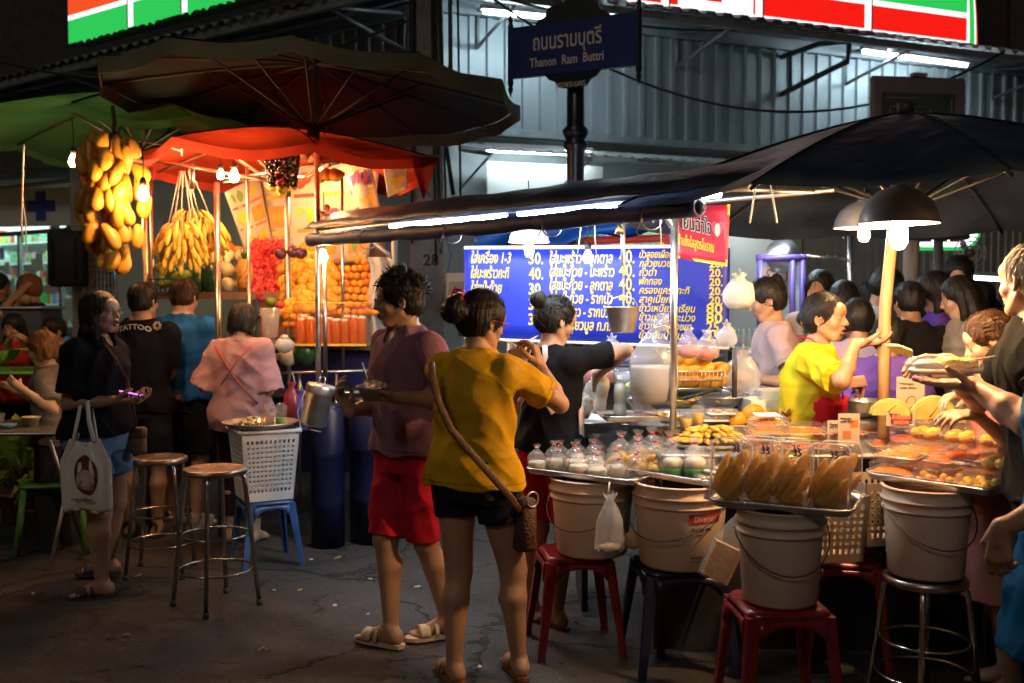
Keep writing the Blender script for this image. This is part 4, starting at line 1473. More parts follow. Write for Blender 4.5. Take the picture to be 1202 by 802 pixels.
def stad(w,h_,n=10):
 r=h_/2; pts=[]
 for k in range(n+1): a=-PI/2+PI*k/n; pts.append((w/2-r+r*math.cos(a),r*math.sin(a)))
 for k in range(n+1): a=PI/2+PI*k/n; pts.append((-w/2+r+r*math.cos(a),r*math.sin(a)))
 return pts
mb=MB(); mb.prism(stad(.68,.34),.08); mb.build('sign_box',Lgreen,s4)
mb=MB(); mb.prism(stad(.62,.28),.01,M=Matrix.Translation((0,-.012,0))); mb.build('face',lamp_mat('oval_face',(.9,1,.95),1.2),s4)
mb=MB(); mb.m=0
for x,c in ((-.16,0),(-.02,1),(.12,2)):
 mb.m=c; mb.box((x-.06,-.02,-.10),(x+.06,-.013,-.04))
mb.build('colour_patch',[mat('patch_purple',(.3,.05,.3)),mat('patch_green',(.1,.5,.05)),mat('patch_red',(.6,.05,.05))],s4)
mb=MB(); mb.cyl((0,.05,.16),(0,.05,.9),.02); mb.build('bracket',iron,s4)
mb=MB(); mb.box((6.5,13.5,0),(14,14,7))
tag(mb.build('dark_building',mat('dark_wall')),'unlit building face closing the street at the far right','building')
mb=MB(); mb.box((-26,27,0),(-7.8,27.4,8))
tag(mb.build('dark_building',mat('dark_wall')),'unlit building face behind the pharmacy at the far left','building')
tube_lamp(P(1120,325,9.6),P(1175,328,9.9),'white tube light low behind the shoppers at the far right',m=lamp_mat('tube_dim',(.75,.9,1),6))
p=P(1139,297,8.9)
fan=thing('wall_fan','dark round wall fan above the shoppers at far right','fan',p)
mb=MB()
for r_ in (.14,.10,.06): mb.tube([(r_*math.cos(a*PI/12),0,r_*math.sin(a*PI/12)) for a in range(24)],.006,4,closed=True)
for a in range(12): mb.cyl((.03*math.cos(a*PI/6),0,.03*math.sin(a*PI/6)),(.14*math.cos(a*PI/6),0,.14*math.sin(a*PI/6)),.003,n=4)
mb.build('fan_guard',galv,fan)
mb=MB(); mb.ell((0,.03,0),(.045,.06,.045)); mb.cyl((0,.06,0),(0,.4,-.1),.02); mb.build('motor',iron,fan)
mb=MB()
for a in range(3):
 M=Matrix.Rotation(a*2*PI/3,4,'Y') @ Matrix.Rotation(.4,4,'X')
 mb.box((.02,.02,-.035),(.12,.024,.035),M=M)
mb.build('fan_blade',galv,fan)
p=P(1068,400,7.2)
mb=MB(); mb.cyl((0,0,0),(0,0,2.4),.055,n=10)
o=mb.build('wooden_column',mat('grey_wood',(.20,.17,.15),rough=.8,var=.3,vscale=6,stretch=(6,6,.6))); o.location=(p.x,7.2,0)
tag(o,'grey weathered wooden column behind the yellow shirted seller','column')
def umbrella(name,label,c,rr,zr,zh,ribs,m_top,tilt=(0,0),rot=0.,valance=.12,pole=True,pole_m=None,droop=.05,rib_m=None,pole_off=(0,0),pr=.02,sq=0.,pole_z0=0.,val_m=None):
 c=Vector(c)
 t=thing(name,label,'umbrella',(c.x,c.y,0))
 TM=Matrix.Translation((0,0,zr)) @ Matrix.Rotation(tilt[0],4,'X') @ Matrix.Rotation(tilt[1],4,'Y')
 H_=zh-zr
 def surf(r,a,off=0.):
  seg=2*PI/ribs
  k=((a-rot) % seg)/seg
  q=math.sin(PI*k)
  rm=rr*(1-.045*q)
  if sq: rm *= 1/max(abs(math.cos(a-rot)),abs(math.sin(a-rot))) ** sq
  x=r*rm
  z=H_*(1-r ** 1.35)-droop*q*r*r
  return TM @ Vector((x*math.cos(a),x*math.sin(a),z+off))
 mb=MB()
 nr,na=9,ribs*6
 rings=[]
 for i in range(nr+1):
  r=max(.001,i/nr)
  rings.append([surf(r,rot+2*PI*j/na) for j in range(na)])
 mb.rings(rings,closed=True)
 if valance:
  rr2=[]
  for w in (0,.5,1):
   ring=[]
   for j in range(na):
    a=rot+2*PI*j/na
    p=surf(1,a)
    sc2=1+.004+.004*math.sin(j*2.7)*w
    wv=valance*w*(1-.06*math.sin(j*1.3))
    ring.append(Vector((p.x*sc2,p.y*sc2,p.z-wv)))
   rr2.append(ring)
  if val_m:
   mb.build('canopy',m_top,t); mb=MB(); mb.rings(rr2,closed=True); mb.build('valance',val_m,t); mb=None
  else:
   mb.rings(rr2,closed=True)
 if mb: mb.build('canopy',m_top,t)
 rm_=rib_m or iron
 for k in range(ribs):
  a=rot+2*PI*k/ribs
  mb=MB()
  mb.tube([surf(max(.01,i/8),a,-.015) for i in range(9)],.008,5)
  mid=surf(.5,a,-.02)
  hub=TM @ Vector((0,0,H_-.42))
  mb.tube([hub,mid],.007,5)
  mb.build('rib',rm_,t)
  mb=MB(); mb.tube([surf(max(.01,i/8),a,.004) for i in range(9)],.004,4); mb.build('seam',mat('seam_dark',(.02,.02,.02),rough=.8),t)
 if pole:
  mb=MB()
  top=TM @ Vector((0,0,H_+.05))
  mb.tube([(top.x+pole_off[0],top.y+pole_off[1],pole_z0),(top.x,top.y,top.z)],pr,10)
  mb.build('pole',pole_m or steel_d,t)
  mb=MB(); mb.cyl(tuple(TM @ Vector((0,0,H_-.46))),tuple(TM @ Vector((0,0,H_-.38))),.04); mb.build('hub',iron,t)
 return t
dark_canvas=mat('dark_canvas',(.018,.036,.034),rough=.85,var=.35,vscale=3,trans=.12,crease=.7,bump=.3,bscale=12,dirt=.2,dcol=(.07,.07,.045),dscale=2)
green_canvas=mat('green_canvas',(.035,.14,.05),rough=.8,var=.2,vscale=3,trans=.35,crease=.8,bump=.4,bscale=8,dirt=.5,dcol=(.10,.14,.05),dscale=2)
red_canvas=mat('red_canvas',(.62,.06,.025),rough=.7,var=.2,vscale=3,trans=.18,crease=.8,bump=.4,bscale=7)
navy_canvas=mat('navy_canvas',(.020,.034,.062),rough=.42,var=.4,vscale=4,trans=.06,bump=.4,bscale=9,spec=.7,crease=.9,dirt=.5,dcol=(.05,.07,.07),dscale=2)
c=P(370,200,6.35)
u1=umbrella('market_umbrella','huge dark canvas umbrella over the fruit buyers on a thin steel pole',(c.x,6.35),1.27,2.80,3.00,12,dark_canvas,tilt=(R(-2),R(2)),rot=.1,valance=.085,droop=.03,pole_m=steel,pr=.017,val_m=mat('khaki_canvas',(.10,.12,.085),rough=.8,var=.3,vscale=3,trans=.2,crease=.4))
c=P(165,150,7.4)
u2=umbrella('market_umbrella','green canvas umbrella over the hanging yellow mangoes at far left',(c.x,7.4),1.12,2.68,3.02,10,green_canvas,tilt=(R(-3),R(3)),rot=.3,valance=.05,droop=.07)
c=P(335,165,7.0)
u3=umbrella('market_umbrella','glowing red canvas umbrella above the fruit display',(c.x,7.0),.98,2.46,2.70,8,red_canvas,tilt=(R(-1),R(1)),rot=R(22),valance=.06,droop=.06,rib_m=mat('warm_wood',(.45,.30,.16),rough=.6),sq=.35)
c=P(1062,165,4.55)
u4=umbrella('market_umbrella','big navy canvas umbrella shading the sweets cart on a wooden pole',(c.x,4.55),1.32,1.93,2.36,10,navy_canvas,tilt=(R(-1),R(0)),rot=R(11),valance=.0,droop=.03,pole=False)
wood=mat('pole_wood',(.42,.27,.13),rough=.55,var=.25,vscale=5,stretch=(8,8,.7))
mb=MB(); q=P(1037,480,4.45)
mb.tube([(q.x-c.x,4.45-4.55,.55),(q.x-c.x+.0,4.45-4.55,1.5),(0,0,2.38)],[.026,.026,.022],10)
mb.build('pole',wood,u4)
mb=MB(); mb.cyl((0,0,2.36),(0,0,2.41),.035); mb.build('hub',iron,u4)
t=thing('red_pennant','red orange triangular pennant hanging at the right corner of the fruit stall roof','pennant',P(497,195,6.5))
mb=MB()
mb.grid(lambda u,v: Vector(((-.095+.19*v)*(1-u)+.0*u,.02*math.sin(v*3),.06-.27*u)),8,6,thick=.003)
mb.build('cloth',red_canvas,t)
mb=MB(); mb.tube([(-.12,0,.065),(.12,0,.06)],.006,5); mb.build('cord',white_cord,t)
def bulb(label,p,warm=True,S=290,r=.030,up=.25,group=None,m=None,cfl=False,shade=None,cat='light bulb'):
 t=thing('light_bulb' if not shade else 'pendant_lamp',label,cat,p,group=group)
 col=(1,.55,.23) if warm else (.78,.90,1)
 L_=m or lamp_mat('bulb_%s_%d' % ('warm' if warm else 'cool',S),col,S)
 mb=MB()
 if cfl:
  mb.lathe([(0,-.075*cfl),(.022*cfl,-.068*cfl),(.036*cfl,-.045*cfl),(.038*cfl,-.01),(.034*cfl,.02),(.022*cfl,.035),(0,.04)],n=12)
 else:
  mb.lathe([(0,-r*1.1),(r*.6,-r*.95),(r,-r*.2),(r*.95,r*.3),(r*.6,r*1.1),(r*.45,r*1.5),(0,r*1.55)],n=12)
 mb.build('glass_bulb',L_,t)
 mb=MB(); mb.lathe([(0.0,r*1.62),(.018,r*1.62),(.02,r*2.6),(.012,r*3.2),(0,r*3.3)],n=10)
 mb.build('socket',black_wire,t)
 mb=MB(); mb.tube([(0,0,r*3.2),(.004,0,up*.6),(-.004,0,up)],.003,4); mb.build('cord',black_wire,t)
 if shade:
  R_,H_,sm=shade
  mb=MB()
  z0=.035
  prof=[(R_,z0),(R_*.96,z0+H_*.25),(R_*.82,z0+H_*.55),(R_*.52,z0+H_*.82),(R_*.22,z0+H_*.94),(R_*.2,z0+H_*1.2),(.0,z0+H_*1.22)]
  mb.lathe(prof,n=32)
  mb.lathe([(a*.985,b-.003) for a,b in prof[:-2]][::-1],n=32)
  mb.tube([(R_*math.cos(2*PI*k/32),R_*math.sin(2*PI*k/32),z0) for k in range(32)],.004,5,closed=True)
  mb.build('lamp_shade',sm,t)
 return t
bulb('bare warm bulb under the green umbrella left of the mangoes',P(86,190,6.9),up=.28)
bulb('bare warm bulb in front of the right side of the hanging mangoes',P(168,229,5.72),up=.3)
bulb('small warm bulb on the left of the pair over the banana bunches',P(259,206,6.8),S=260,r=.024)
bulb('larger warm bulb on the right of the pair over the fruit stall',P(275,208,6.45),S=290)
bulb('warm bulb behind the umbrella pole near the hanging pomelos',P(377,206,7.2),S=240)
bulb('low warm bulb hanging in front of the yellow mango heap',P(379,302,6.42),S=150,up=.2)
m_mango=mat('mango_skin',(.66,.29,.02),ov=.35,rough=.45,var=.28,vscale=9,dirt=.35,dcol=(.40,.22,.03),dscale=9)
m_mango2=mat('mango_pale',(.74,.34,.02),ov=.35,rough=.42,var=.12,vscale=9,dirt=.3,dcol=(.55,.35,.05),dscale=12)
m_banana=mat('banana_skin',(.72,.46,.05),ov=.35,rough=.5,var=.15,vscale=14,dirt=.6,dcol=(.10,.055,.02),dscale=16)
m_ban_tip=mat('banana_tip',(.05,.035,.015),rough=.8)
m_orange=mat('orange_skin',(.76,.27,.015),ov=.35,rough=.42,var=.15,bump=.3,bscale=150)
m_melon=mat('cream_melon',(.70,.60,.36),ov=.35,rough=.5,var=.1,vscale=12,bump=.3,bscale=40)
m_wmelon=mat('watermelon',(.02,.07,.02),rough=.3,var=.6,vscale=6,stretch=(5,5,.6))
m_green=mat('green_mango',(.22,.36,.04),ov=.35,rough=.4,var=.2)
m_dragon=mat('dragon_fruit',(.62,.04,.06),ov=.35,rough=.5,var=.2)
m_pumpkin=mat('orange_pumpkin',(.75,.18,.02),rough=.45,var=.15)
m_stem=mat('fruit_stem',(.08,.055,.02),rough=.9)
def mango_mb(L=.12,R_=.042,nu=14,nv=10,k=.0):
 mb=MB()
 vs=[]
 for i in range(nv+1):
  th=PI*i/nv
  z=-math.cos(th)
  r=math.sin(th) ** .9*(1-.20*z)
  cx=.22*z*z-.12*z
  for j in range(nu):
   a=2*PI*j/nu
   vs.append((R_*(r*math.cos(a)+cx),R_*.84*r*math.sin(a),L/2*z))
 fs=[(i*nu+j,i*nu+(j+1) % nu,(i+1)*nu+(j+1) % nu,(i+1)*nu+j) for i in range(nv) for j in range(nu)]
 mb.add(vs,fs)
 return mb
def mesh_only(mb,m,name):
 o=mb.build(name,m); me=o.data; bpy.data.objects.remove(o); return me
ME_MANGO=mesh_only(mango_mb(),m_mango,'mango')
ME_MANGO2=mesh_only(mango_mb(),m_mango2,'mango')
ME_MANGOG=mesh_only(mango_mb(),m_green,'mango')
def ball_me(r,m,name,sz=1.,ridg=0,stem=True,nu=18,nv=12):
 mb=MB(); vs=[]
 for i in range(nv+1):
  th=PI*i/nv
  for j in range(nu):
   a=2*PI*j/nu
   k=1-ridg*(.5+.5*math.cos(a*9))*math.sin(th) if ridg else 1
   vs.append((r*math.sin(th)*math.cos(a)*k,r*math.sin(th)*math.sin(a)*k,-r*sz*math.cos(th)*(1-.08*(math.cos(th) < -.9)*1)))
 mb.add(vs,[(i*nu+j,i*nu+(j+1) % nu,(i+1)*nu+(j+1) % nu,(i+1)*nu+j) for i in range(nv) for j in range(nu)])
 if stem: mb.m=1; mb.cyl((0,0,r*sz*.93),(0,0,r*sz*1.06),r*.09,r*.06,n=6)
 return mesh_only(mb,[m,m_stem],name)
ME_ORANGE=ball_me(.043,m_orange,'orange',.92)
ME_MELON=ball_me(.085,m_melon,'melon',1.05)
ME_WMELON=ball_me(.115,m_wmelon,'watermelon',1.35)
ME_PUMP=ball_me(.12,m_pumpkin,'pumpkin',.75,.08)
def inst(name,me,loc,rot=(0,0,0),sc_=1.,parent=None,label=None,cat=None,group=None,mats_=None):
 o=bpy.data.objects.new(name,me); COL.objects.link(o); o.parent=parent
 o.location=loc; o.rotation_euler=rot; o.scale=(sc_,)*3 if not hasattr(sc_,'__len__') else sc_
 return tag(o,label,cat,group)
def rr(a,b): return random.uniform(a,b)
c=P(134,240,6.0)
t=thing('mango_cluster','tall hanging cluster of ripe yellow mangoes under the green umbrella','mango cluster',(c.x,6.0,P(0,165,6).z))
top=0.; bot=P(0,312,6).z-t.location.z
n=0
rows=10
for i in range(rows):
 f=(i+.5)/rows
 z=top+(bot-top)*f
 wd=.05+rr(.105,.145)*math.sin(PI*min(1,(f*.93+.07)) ** .85) ** .7
 if f > .8: wd *= .75
 cnt=5 if f < .85 else 3
 for k in range(cnt):
  a=-PI+PI*(k+.5*(i % 2)+rr(-.12,.12))/(cnt-.5) if True else 0
  x,y=wd*math.cos(a),wd*math.sin(a)
  tl=rr(.1,.45)
  if random.random() < .12: continue
  inst('mango',ME_MANGO,(x*rr(.8,1.12),y,z+rr(-.035,.035)),(tl*math.sin(a)*-1+rr(-.15,.15),tl*math.cos(a)+rr(-.35,.35),rr(0,6)),(rr(.95,1.15),rr(.95,1.15),rr(1.1,1.5)),parent=t)
  n += 1
for k in range(26):
 f=rr(.05,.9); a=rr(0,6.28); inst('mango',ME_MANGO,(.06*math.cos(a),.05*math.sin(a),top+(bot-top)*f),(rr(-.4,.4),rr(-.4,.4),rr(0,6)),(1.1,1.1,1.3),parent=t)
mb=MB(); mb.tube([(0,0,bot*.9),(0,0,0),(.01,0,.10),(0,0,.2)],.012,6)
for k in range(5):
 a=k*1.3; mb.tube([(0,0,-.02),(.03*math.cos(a),.03*math.sin(a),.05),(.05*math.cos(a),.04*math.sin(a),-.06)],.004,4)
mb.build('cord',m_stem,t)
mb=MB(); mb.tube(sag((0,0,0),(.30,.3,-.02),-.02,6),.004,5); mb.tube([(.30,.3,-.05),(.30,.3,.1)],.006,5)
mb.build('hook_wire',steel,t)
def banana_mb(L=.15,r=.017,bend=.9):
 mb=MB()
 n=9; pts=[]; rad=[]
 for i in range(n):
  f=i/(n-1); a=bend*(f-.5)
  pts.append((L/bend*(math.cos(a)-math.cos(bend/2)),0,-L/bend*(math.sin(a)+math.sin(bend/2))))
  rad.append(r*(.35 if i == 0 else .55 if i == 1 else .9 if i == 2 else .95 if i == n-3 else .8 if i == n-2 else .28 if i == n-1 else 1))
 mb.tube(pts,rad,7)
 mb.m=1; e=Vector(pts[-1]); mb.ell(e,(.005,.005,.006),nu=6,nv=4)
 return mb
ME_BAN=mesh_only(banana_mb(),[m_banana,m_ban_tip],'banana')
def banana_bunch(label,p,hgt,wid,nh,strings=None):
 t=thing('banana_bunch',label,'banana bunch',p)
 mb=MB(); mb.tube([(0,0,0.02),(.0,0,-hgt*.8)],[.018,.010],8); mb.build('stalk',mat('banana_stalk',(.22,.20,.05),rough=.8),t)
 for i in range(nh):
  z=-hgt*.75*i/(nh-1)
  w=wid*math.sin(PI*(.25+.6*i/(nh-1))) ** .7
  cnt=12
  for k in range(cnt):
   a=2*PI*(k+.5*(i % 2))/cnt+rr(-.1,.1)
   if math.sin(a) > .55: continue
   o=inst('banana',ME_BAN,(w*.55*math.cos(a),w*.5*math.sin(a),z+rr(-.01,.01)),(0,0,0),rr(.8,1.05),parent=t)
   tilt=-.55+rr(-.15,.15)
   o.rotation_euler=(Matrix.Rotation(a,3,'Z') @ Matrix.Rotation(tilt,3,'Y')).to_euler()
 if strings:
  mb=MB()
  for q in strings: mb.tube([(q[0],q[1],-.02),(q[2],q[3],q[4])],.0035,4)
  mb.build('cord',white_cord,t)
 return t
st5=[(.0,0,.02,0,.33),(-.08,0,.0,0,.33),(.07,0,.03,0,.33),(-.03,-.05,.01,0,.33),(.1,.02,.035,0,.30)]
banana_bunch('left hanging banana bunch with brown tipped fruit',P(212,262,6.55),.27,.17,6,st5)
banana_bunch('right hanging banana bunch with longer clean fruit',P(239,258,6.75),.22,.17,5,[(-.02,0,-.10,0,.32),(.06,0,-.08,0,.32)])
banana_bunch('small upper banana hand above the two hanging bunches',P(226,248,6.9),.12,.14,3,[(0,0,-.02,0,.3)])
p=P(331,178,6.5)
t=thing('grape_bunch','dark hanging grape bunch with red and yellow lower grapes in front of the fruit poster','grapes',p)
gm=[mat('grape_dark',(.012,.010,.016),rough=.25),mat('grape_red',(.16,.015,.02),rough=.25),mat('grape_yellow',(.6,.42,.05),rough=.3)]
for lobes,name in (((-.06,.0),'grape_lobe'),((0.0,.02),'grape_lobe'),((.06,.0),'grape_lobe')):
 mb=MB()
 for k in range(150):
  f=random.random(); L_=.22 if abs(lobes[0]) > .01 else .26
  w=.045*(1-.55*f)
  a=rr(0,6.28)
  mb.m=0 if (abs(lobes[0]) > .01 or f < .45) else 1 if f < .8 else 2
  if abs(lobes[0]) > .01 and f > .93: mb.m=2
  mb.ell((lobes[0]+w*math.cos(a),w*math.sin(a)-lobes[1],-.02-f*L_),.0125,nu=7,nv=5)
 mb.build(name,gm,t)
mb=MB(); mb.tube([(0,0,-.1),(0,0,0),(.02,0,.06),(-.01,0,.12)],.005,5); mb.tube([(-.06,0,-.03),(0,0,.0),(.06,0,-.03)],.004,4); mb.build('stem',m_stem,t)
t=thing('hanging_fruit','brown pomelos and pale star fruit hanging behind the umbrella pole','fruit',P(380,175,6.75))
pm=mat('pomelo_brown',(.28,.10,.04),rough=.5,var=.2,bump=.2)
for x,z,r_ in ((-.12,-.03,.055),(-.05,-.06,.06),(-.0,-.03,.05),(.07,-.04,.065),(.13,-.05,.05)):
 mb=MB(); mb.ell((x,rr(-.03,.03),z),(r_,r_,r_*.92),nu=16,nv=10); mb.build('pomelo',pm,t)
m_star=mat('pale_fruit',(.62,.50,.10),rough=.4,var=.1)
for k in range(6):
 a=k*PI/3
 o=inst('star_fruit',ME_MANGO2,(.05+.045*math.cos(a),-.06+.03*math.sin(a),-.17-.01*(k % 2)),(.9*math.sin(a),-.9*math.cos(a),0),.8,parent=t)
mb=MB(); mb.tube([(0,0,.14),(.02,0,.0),(.05,-.05,-.12)],.006,5); mb.tube([(.02,0,.05),(-.08,0,-.02)],.004,4); mb.tube([(.02,0,.05),(.1,0,-.02)],.004,4); mb.build('stem',m_stem,t)
t=thing('hanging_fruit','loose string of brown longans hanging left of the fruit poster centre','fruit',P(380,240,6.6))
for k in range(9):
 mb=MB(); mb.ell((rr(-.05,.05),rr(-.02,.02),-.02-.15*k/9+rr(-.02,.02)),.022,nu=10,nv=8); mb.build('longan',pm,t)
mb=MB(); mb.tube([(0,0,.08),(0,0,-.16)],.003,4); mb.build('stem',m_stem,t)
t=thing('leaf_sprig','green leaf sprig tucked above the hanging pomelos','leaves',P(412,172,6.7))
for k in range(5):
 mb=MB(); a=k*1.2
 mb.grid(lambda u,v,a=a: Vector(((.02+.08*u)*math.cos(a)-(v-.5)*.04*math.sin(PI*u)*math.sin(a),(.02+.08*u)*math.sin(a)*.5,-.03*u-.02*math.sin(a)+(v-.5)*.04*math.sin(PI*u)*math.cos(a))),6,3,thick=.001)
 mb.build('leaf',mat('leaf_green',(.10,.20,.03),rough=.5,trans=.2),t)
warm_steel=mat('stall_steel',(.50,.46,.40),rough=.32,metal=1,var=.15)
def post(px,D,y0,y1,r,label,name='stall_pole',m=None):
 a,b=P(px,y0,D),P(px,y1,D)
 a.z=max(a.z,0) if y0 < 500 else 0
 mb=MB(); mb.cyl((0,0,0),(0,0,b.z-a.z),r,n=10)
 o=mb.build(name,m or warm_steel); o.location=(a.x,D,a.z)
 return tag(o,label,'pole')
post(175,6.95,600,182,.022,'thick steel stall pole right beside the hanging mangoes',m=mat('brass_pole',(.55,.42,.22),rough=.35,metal=1,var=.15))
post(183,7.0,600,188,.013,'thin steel stall pole just right of the thick mango pole')
post(259,6.6,600,214,.020,'steel stall pole under the pair of warm bulbs')
post(295,6.75,600,196,.012,'thin steel stall pole in front of the dragon fruit')
post(382,6.45,450,308,.014,'short steel rod under the low warm bulb')
post(403,6.75,440,205,.010,'thin rod in front of the orange fruit pile')
post(598,7.4,600,282,.022,'plain steel rod at the right end of the fruit stall roof',m=steel)
t=thing('roof_rail','horizontal steel rails of the fruit stall roof under the red umbrella','rail',P(300,200,6.6))
o_=t.location
mb=MB(); mb.cyl(P(150,183,6.4)-o_,P(330,215,6.6)-o_,.012); mb.build('rail',warm_steel,t)
mb=MB(); mb.cyl(P(262,212,6.6)-o_,P(440,180,6.7)-o_,.012); mb.build('rail',warm_steel,t)
mb=MB(); mb.cyl(P(226,192,6.5)-o_,P(226,222,6.5)-o_,.014); mb.build('hook_bar',warm_steel,t)
mb=MB(); mb.cyl(P(262,214,6.6)-o_,P(400,204,7.5)-o_,.010); mb.build('rail',warm_steel,t)
m_poster=mat('poster_white',(.55,.50,.40),rough=.6,trans=.12)
pfr=[mat('print_%d' % i,c,rough=.6) for i,c in enumerate(((.7,.33,.03),(.7,.5,.05),(.62,.06,.04),(.16,.3,.05),(.25,.05,.12),(.75,.7,.5),(.60,.25,.06),(.65,.2,.04),(.12,.12,.35)))]
def poster(label,q00,q10,q01,q11,nx,ny,seed):
 r=random.Random(seed)
 c=(q00+q11)/2
 t=thing('fruit_poster',label,'poster',c)
 def at(u,v,off=0.):
  p=q00.lerp(q10,u).lerp(q01.lerp(q11,u),v)
  n=(q10-q00).cross(q01-q00).normalized()
  return p+n*(off+.012*math.sin(u*5)*math.sin(v*3))-c
 mb=MB(); mb.grid(lambda u,v: at(u,v),10,10,thick=.003); mb.build('sheet',m_poster,t)
 mb=MB(); k=.0035
 for i in range(nx):
  for j in range(ny):
   u0,v0=(i+.5)/nx,(j+.58)/ny
   col=r.randrange(6)
   mb.m=5
   if r.random() < .25:
    mb.m=8 if r.random() < .3 else 6
    w,h_=.40/nx,.30/ny
    mb.add([at(u0-w,v0-h_,k),at(u0+w,v0-h_,k),at(u0+w,v0+h_,k),at(u0-w,v0+h_,k)],[(0,1,2,3)],False)
   for q in range(r.choice((3,4,4,5))):
    mb.m=col
    du,dv=r.uniform(-.26,.26)/nx,r.uniform(-.14,.14)/ny
    ru,rv=r.uniform(.17,.28)/nx,r.uniform(.13,.24)/ny
    an=r.uniform(0,3)
    pts=[at(u0+du+ru*math.cos(a)*math.cos(an)-rv*math.sin(a)*math.sin(an)*.6,v0+dv+ru*math.cos(a)*math.sin(an)*.7+rv*math.sin(a)*math.cos(an),k+.0008*(q+1)) for a in [2*PI*z/12 for z in range(12)]]
    mb.add(pts,[tuple(range(12))],False)
   mb.m=r.choice((2,7,0,6,1))
   v1=(j+.12)/ny; w,h_=.40/nx,.055/ny
   mb.add([at(u0-w,v1-h_,k),at(u0+w,v1-h_,k),at(u0+w,v1+h_,k),at(u0-w,v1+h_,k)],[(0,1,2,3)],False)
 o=mb.build('printed_fruit',pfr,t)
 return t
poster('white fruit poster with printed fruit rows behind the hanging grapes',P(325,322,7.7),P(432,305,7.6),P(304,196,7.7),P(446,190,7.5),4,3,1)
poster('slanting fruit poster strip left of the main fruit poster',P(296,318,7.5),P(328,320,7.65),P(264,226,7.1),P(304,205,7.65),2,4,2)
poster('narrow fruit poster flap with printed green and brown fruit right of the stall',P(455,232,6.9),P(478,222,6.9),P(447,178,6.9),P(477,178,6.9),1,2,3)
poster('pale yellow fruit poster corner hanging beside the right bulb',P(425,252,7.3),P(446,244,7.3),P(405,205,7.3),P(436,195,7.3),1,2,4)
t=thing('display_shelf','stepped wooden fruit display shelf of the fruit stall','shelf',(0,0,0))
shelf_m=mat('stall_board',(.20,.11,.06),rough=.7,var=.25)
a,b=P(178,343,7.2),P(345,343,7.2)
mb=MB(); mb.box((a.x,7.05,a.z-.05),(b.x,7.5,a.z)); mb.build('board',shelf_m,t)
z_lo=P(300,400,7.2).z
mb=MB(); mb.box((a.x,7.0,z_lo-.9),(P(450,300,7.2).x,7.03,z_lo-.05)); mb.build('front_panel',mat('stall_blue',(.008,.010,.07),rough=.5,var=.15),t)
mb=MB(); mb.box((a.x,6.85,z_lo-.05),(P(450,300,7.2).x,7.7,z_lo-.02)); mb.build('board',shelf_m,t)
mb=MB(); mb.box((P(300,0,7.8).x,7.78,z_lo),(P(450,0,7.8).x,7.82,2.0)); mb.build('back_board',mat('warm_board',(.35,.18,.08),rough=.8,var=.2),t)
zc=a.z
def pix_inst(name,me,px,py,D,rot,s,label,cat,group):
 return inst(name,me,P(px,py,D),rot,s,label=label,cat=cat,group=group)
for x in (230,248): pix_inst('watermelon',ME_WMELON,x,326,7.15,(0,0,rr(0,6)),(.72,.72,.78),'dark green watermelon standing on the stall shelf between bananas and melons','watermelon','standing watermelons')
for x,y in ((237,307),(258,305)):
 pix_inst('melon',ME_MELON,x,y,7.2,(rr(0,1),0,0),1.0,'yellow melon half resting on the watermelons','melon','yellow melons on watermelons')
for j in range(3):
 for i in range(2):
  pix_inst('melon',ME_MELON,267+i*17.5,334-j*16.5,7.15+.03*j,(rr(-.4,.4),rr(-.4,.4),0),(.62,.62,.60),'cream melon in the three row stack left of the pineapple','melon','stacked cream melons')
for x,y,s_ in ((262,293,.75),(240,294,.6),(252,297,.6),(280,296,.5)):
 pix_inst('pumpkin',ME_PUMP,x,y,7.4,(rr(-.3,.3),rr(-.3,.3),0),s_,'orange papaya round sitting behind the stacked melons','papaya','orange papayas')
for i in range(13):
 pix_inst('green_mango',ME_MANGOG,190+(i % 5)*7+rr(-2,2),333-(i // 5)*9+rr(-2,2),7.0+rr(-.05,.05),(rr(1,2),rr(0,3),rr(0,3)),rr(.75,.95),'green mango in the small heap right of the mango pole','green mango','green mangoes')
t=thing('wire_basket','small dark wire basket holding green mangoes','basket',P(200,340,7.0))
for nm,z,r_ in (('rim',.07,.13),('base_ring',-.04,.10)):
 mb=MB(); mb.tube([(r_*math.cos(k*PI/12),r_*math.sin(k*PI/12),z) for k in range(24)],.005,5,closed=True); mb.build(nm,iron,t)
mb=MB()
for k in range(20): mb.cyl((.13*math.cos(k*PI/10),.13*math.sin(k*PI/10),.07),(.10*math.cos(k*PI/10),.10*math.sin(k*PI/10),-.04),.003,n=4)
mb.build('wire_mesh',iron,t)
t=thing('pineapple','golden pineapple standing between melons and dragon fruit','pineapple',P(287,322,7.1))
mb=MB()
vs=[]
nv,nu=16,20
for i in range(nv+1):
 th=PI*i/nv
 for j in range(nu):
  k=1+.09*((i+j) % 2)
  vs.append((.055*math.sin(th) ** .7*math.cos(2*PI*j/nu)*k,.055*math.sin(th) ** .7*math.sin(2*PI*j/nu)*k,-.105*math.cos(th)))
mb.add(vs,[(i*nu+j,i*nu+(j+1) % nu,(i+1)*nu+(j+1) % nu,(i+1)*nu+j) for i in range(nv) for j in range(nu)],False)
mb.build('fruit_body',mat('pineapple_skin',(.50,.22,.03),rough=.6,var=.3,vscale=30),t)
mb=MB()
for k in range(16):
 a=k*2.4; l=.05+.07*k/16
 mb.tube([(0,0,.10),(.03*math.cos(a),.03*math.sin(a),.11+l*.6),(.05*math.cos(a)*(1-k/20),.05*math.sin(a)*(1-k/20),.11+l)],[.008,.007,.001],4,flat=.3)
mb.build('crown',mat('leaf_green'),t)
mb=MB(); mb.ell((0,0,0),(.042,.042,.052),nu=12,nv=8)
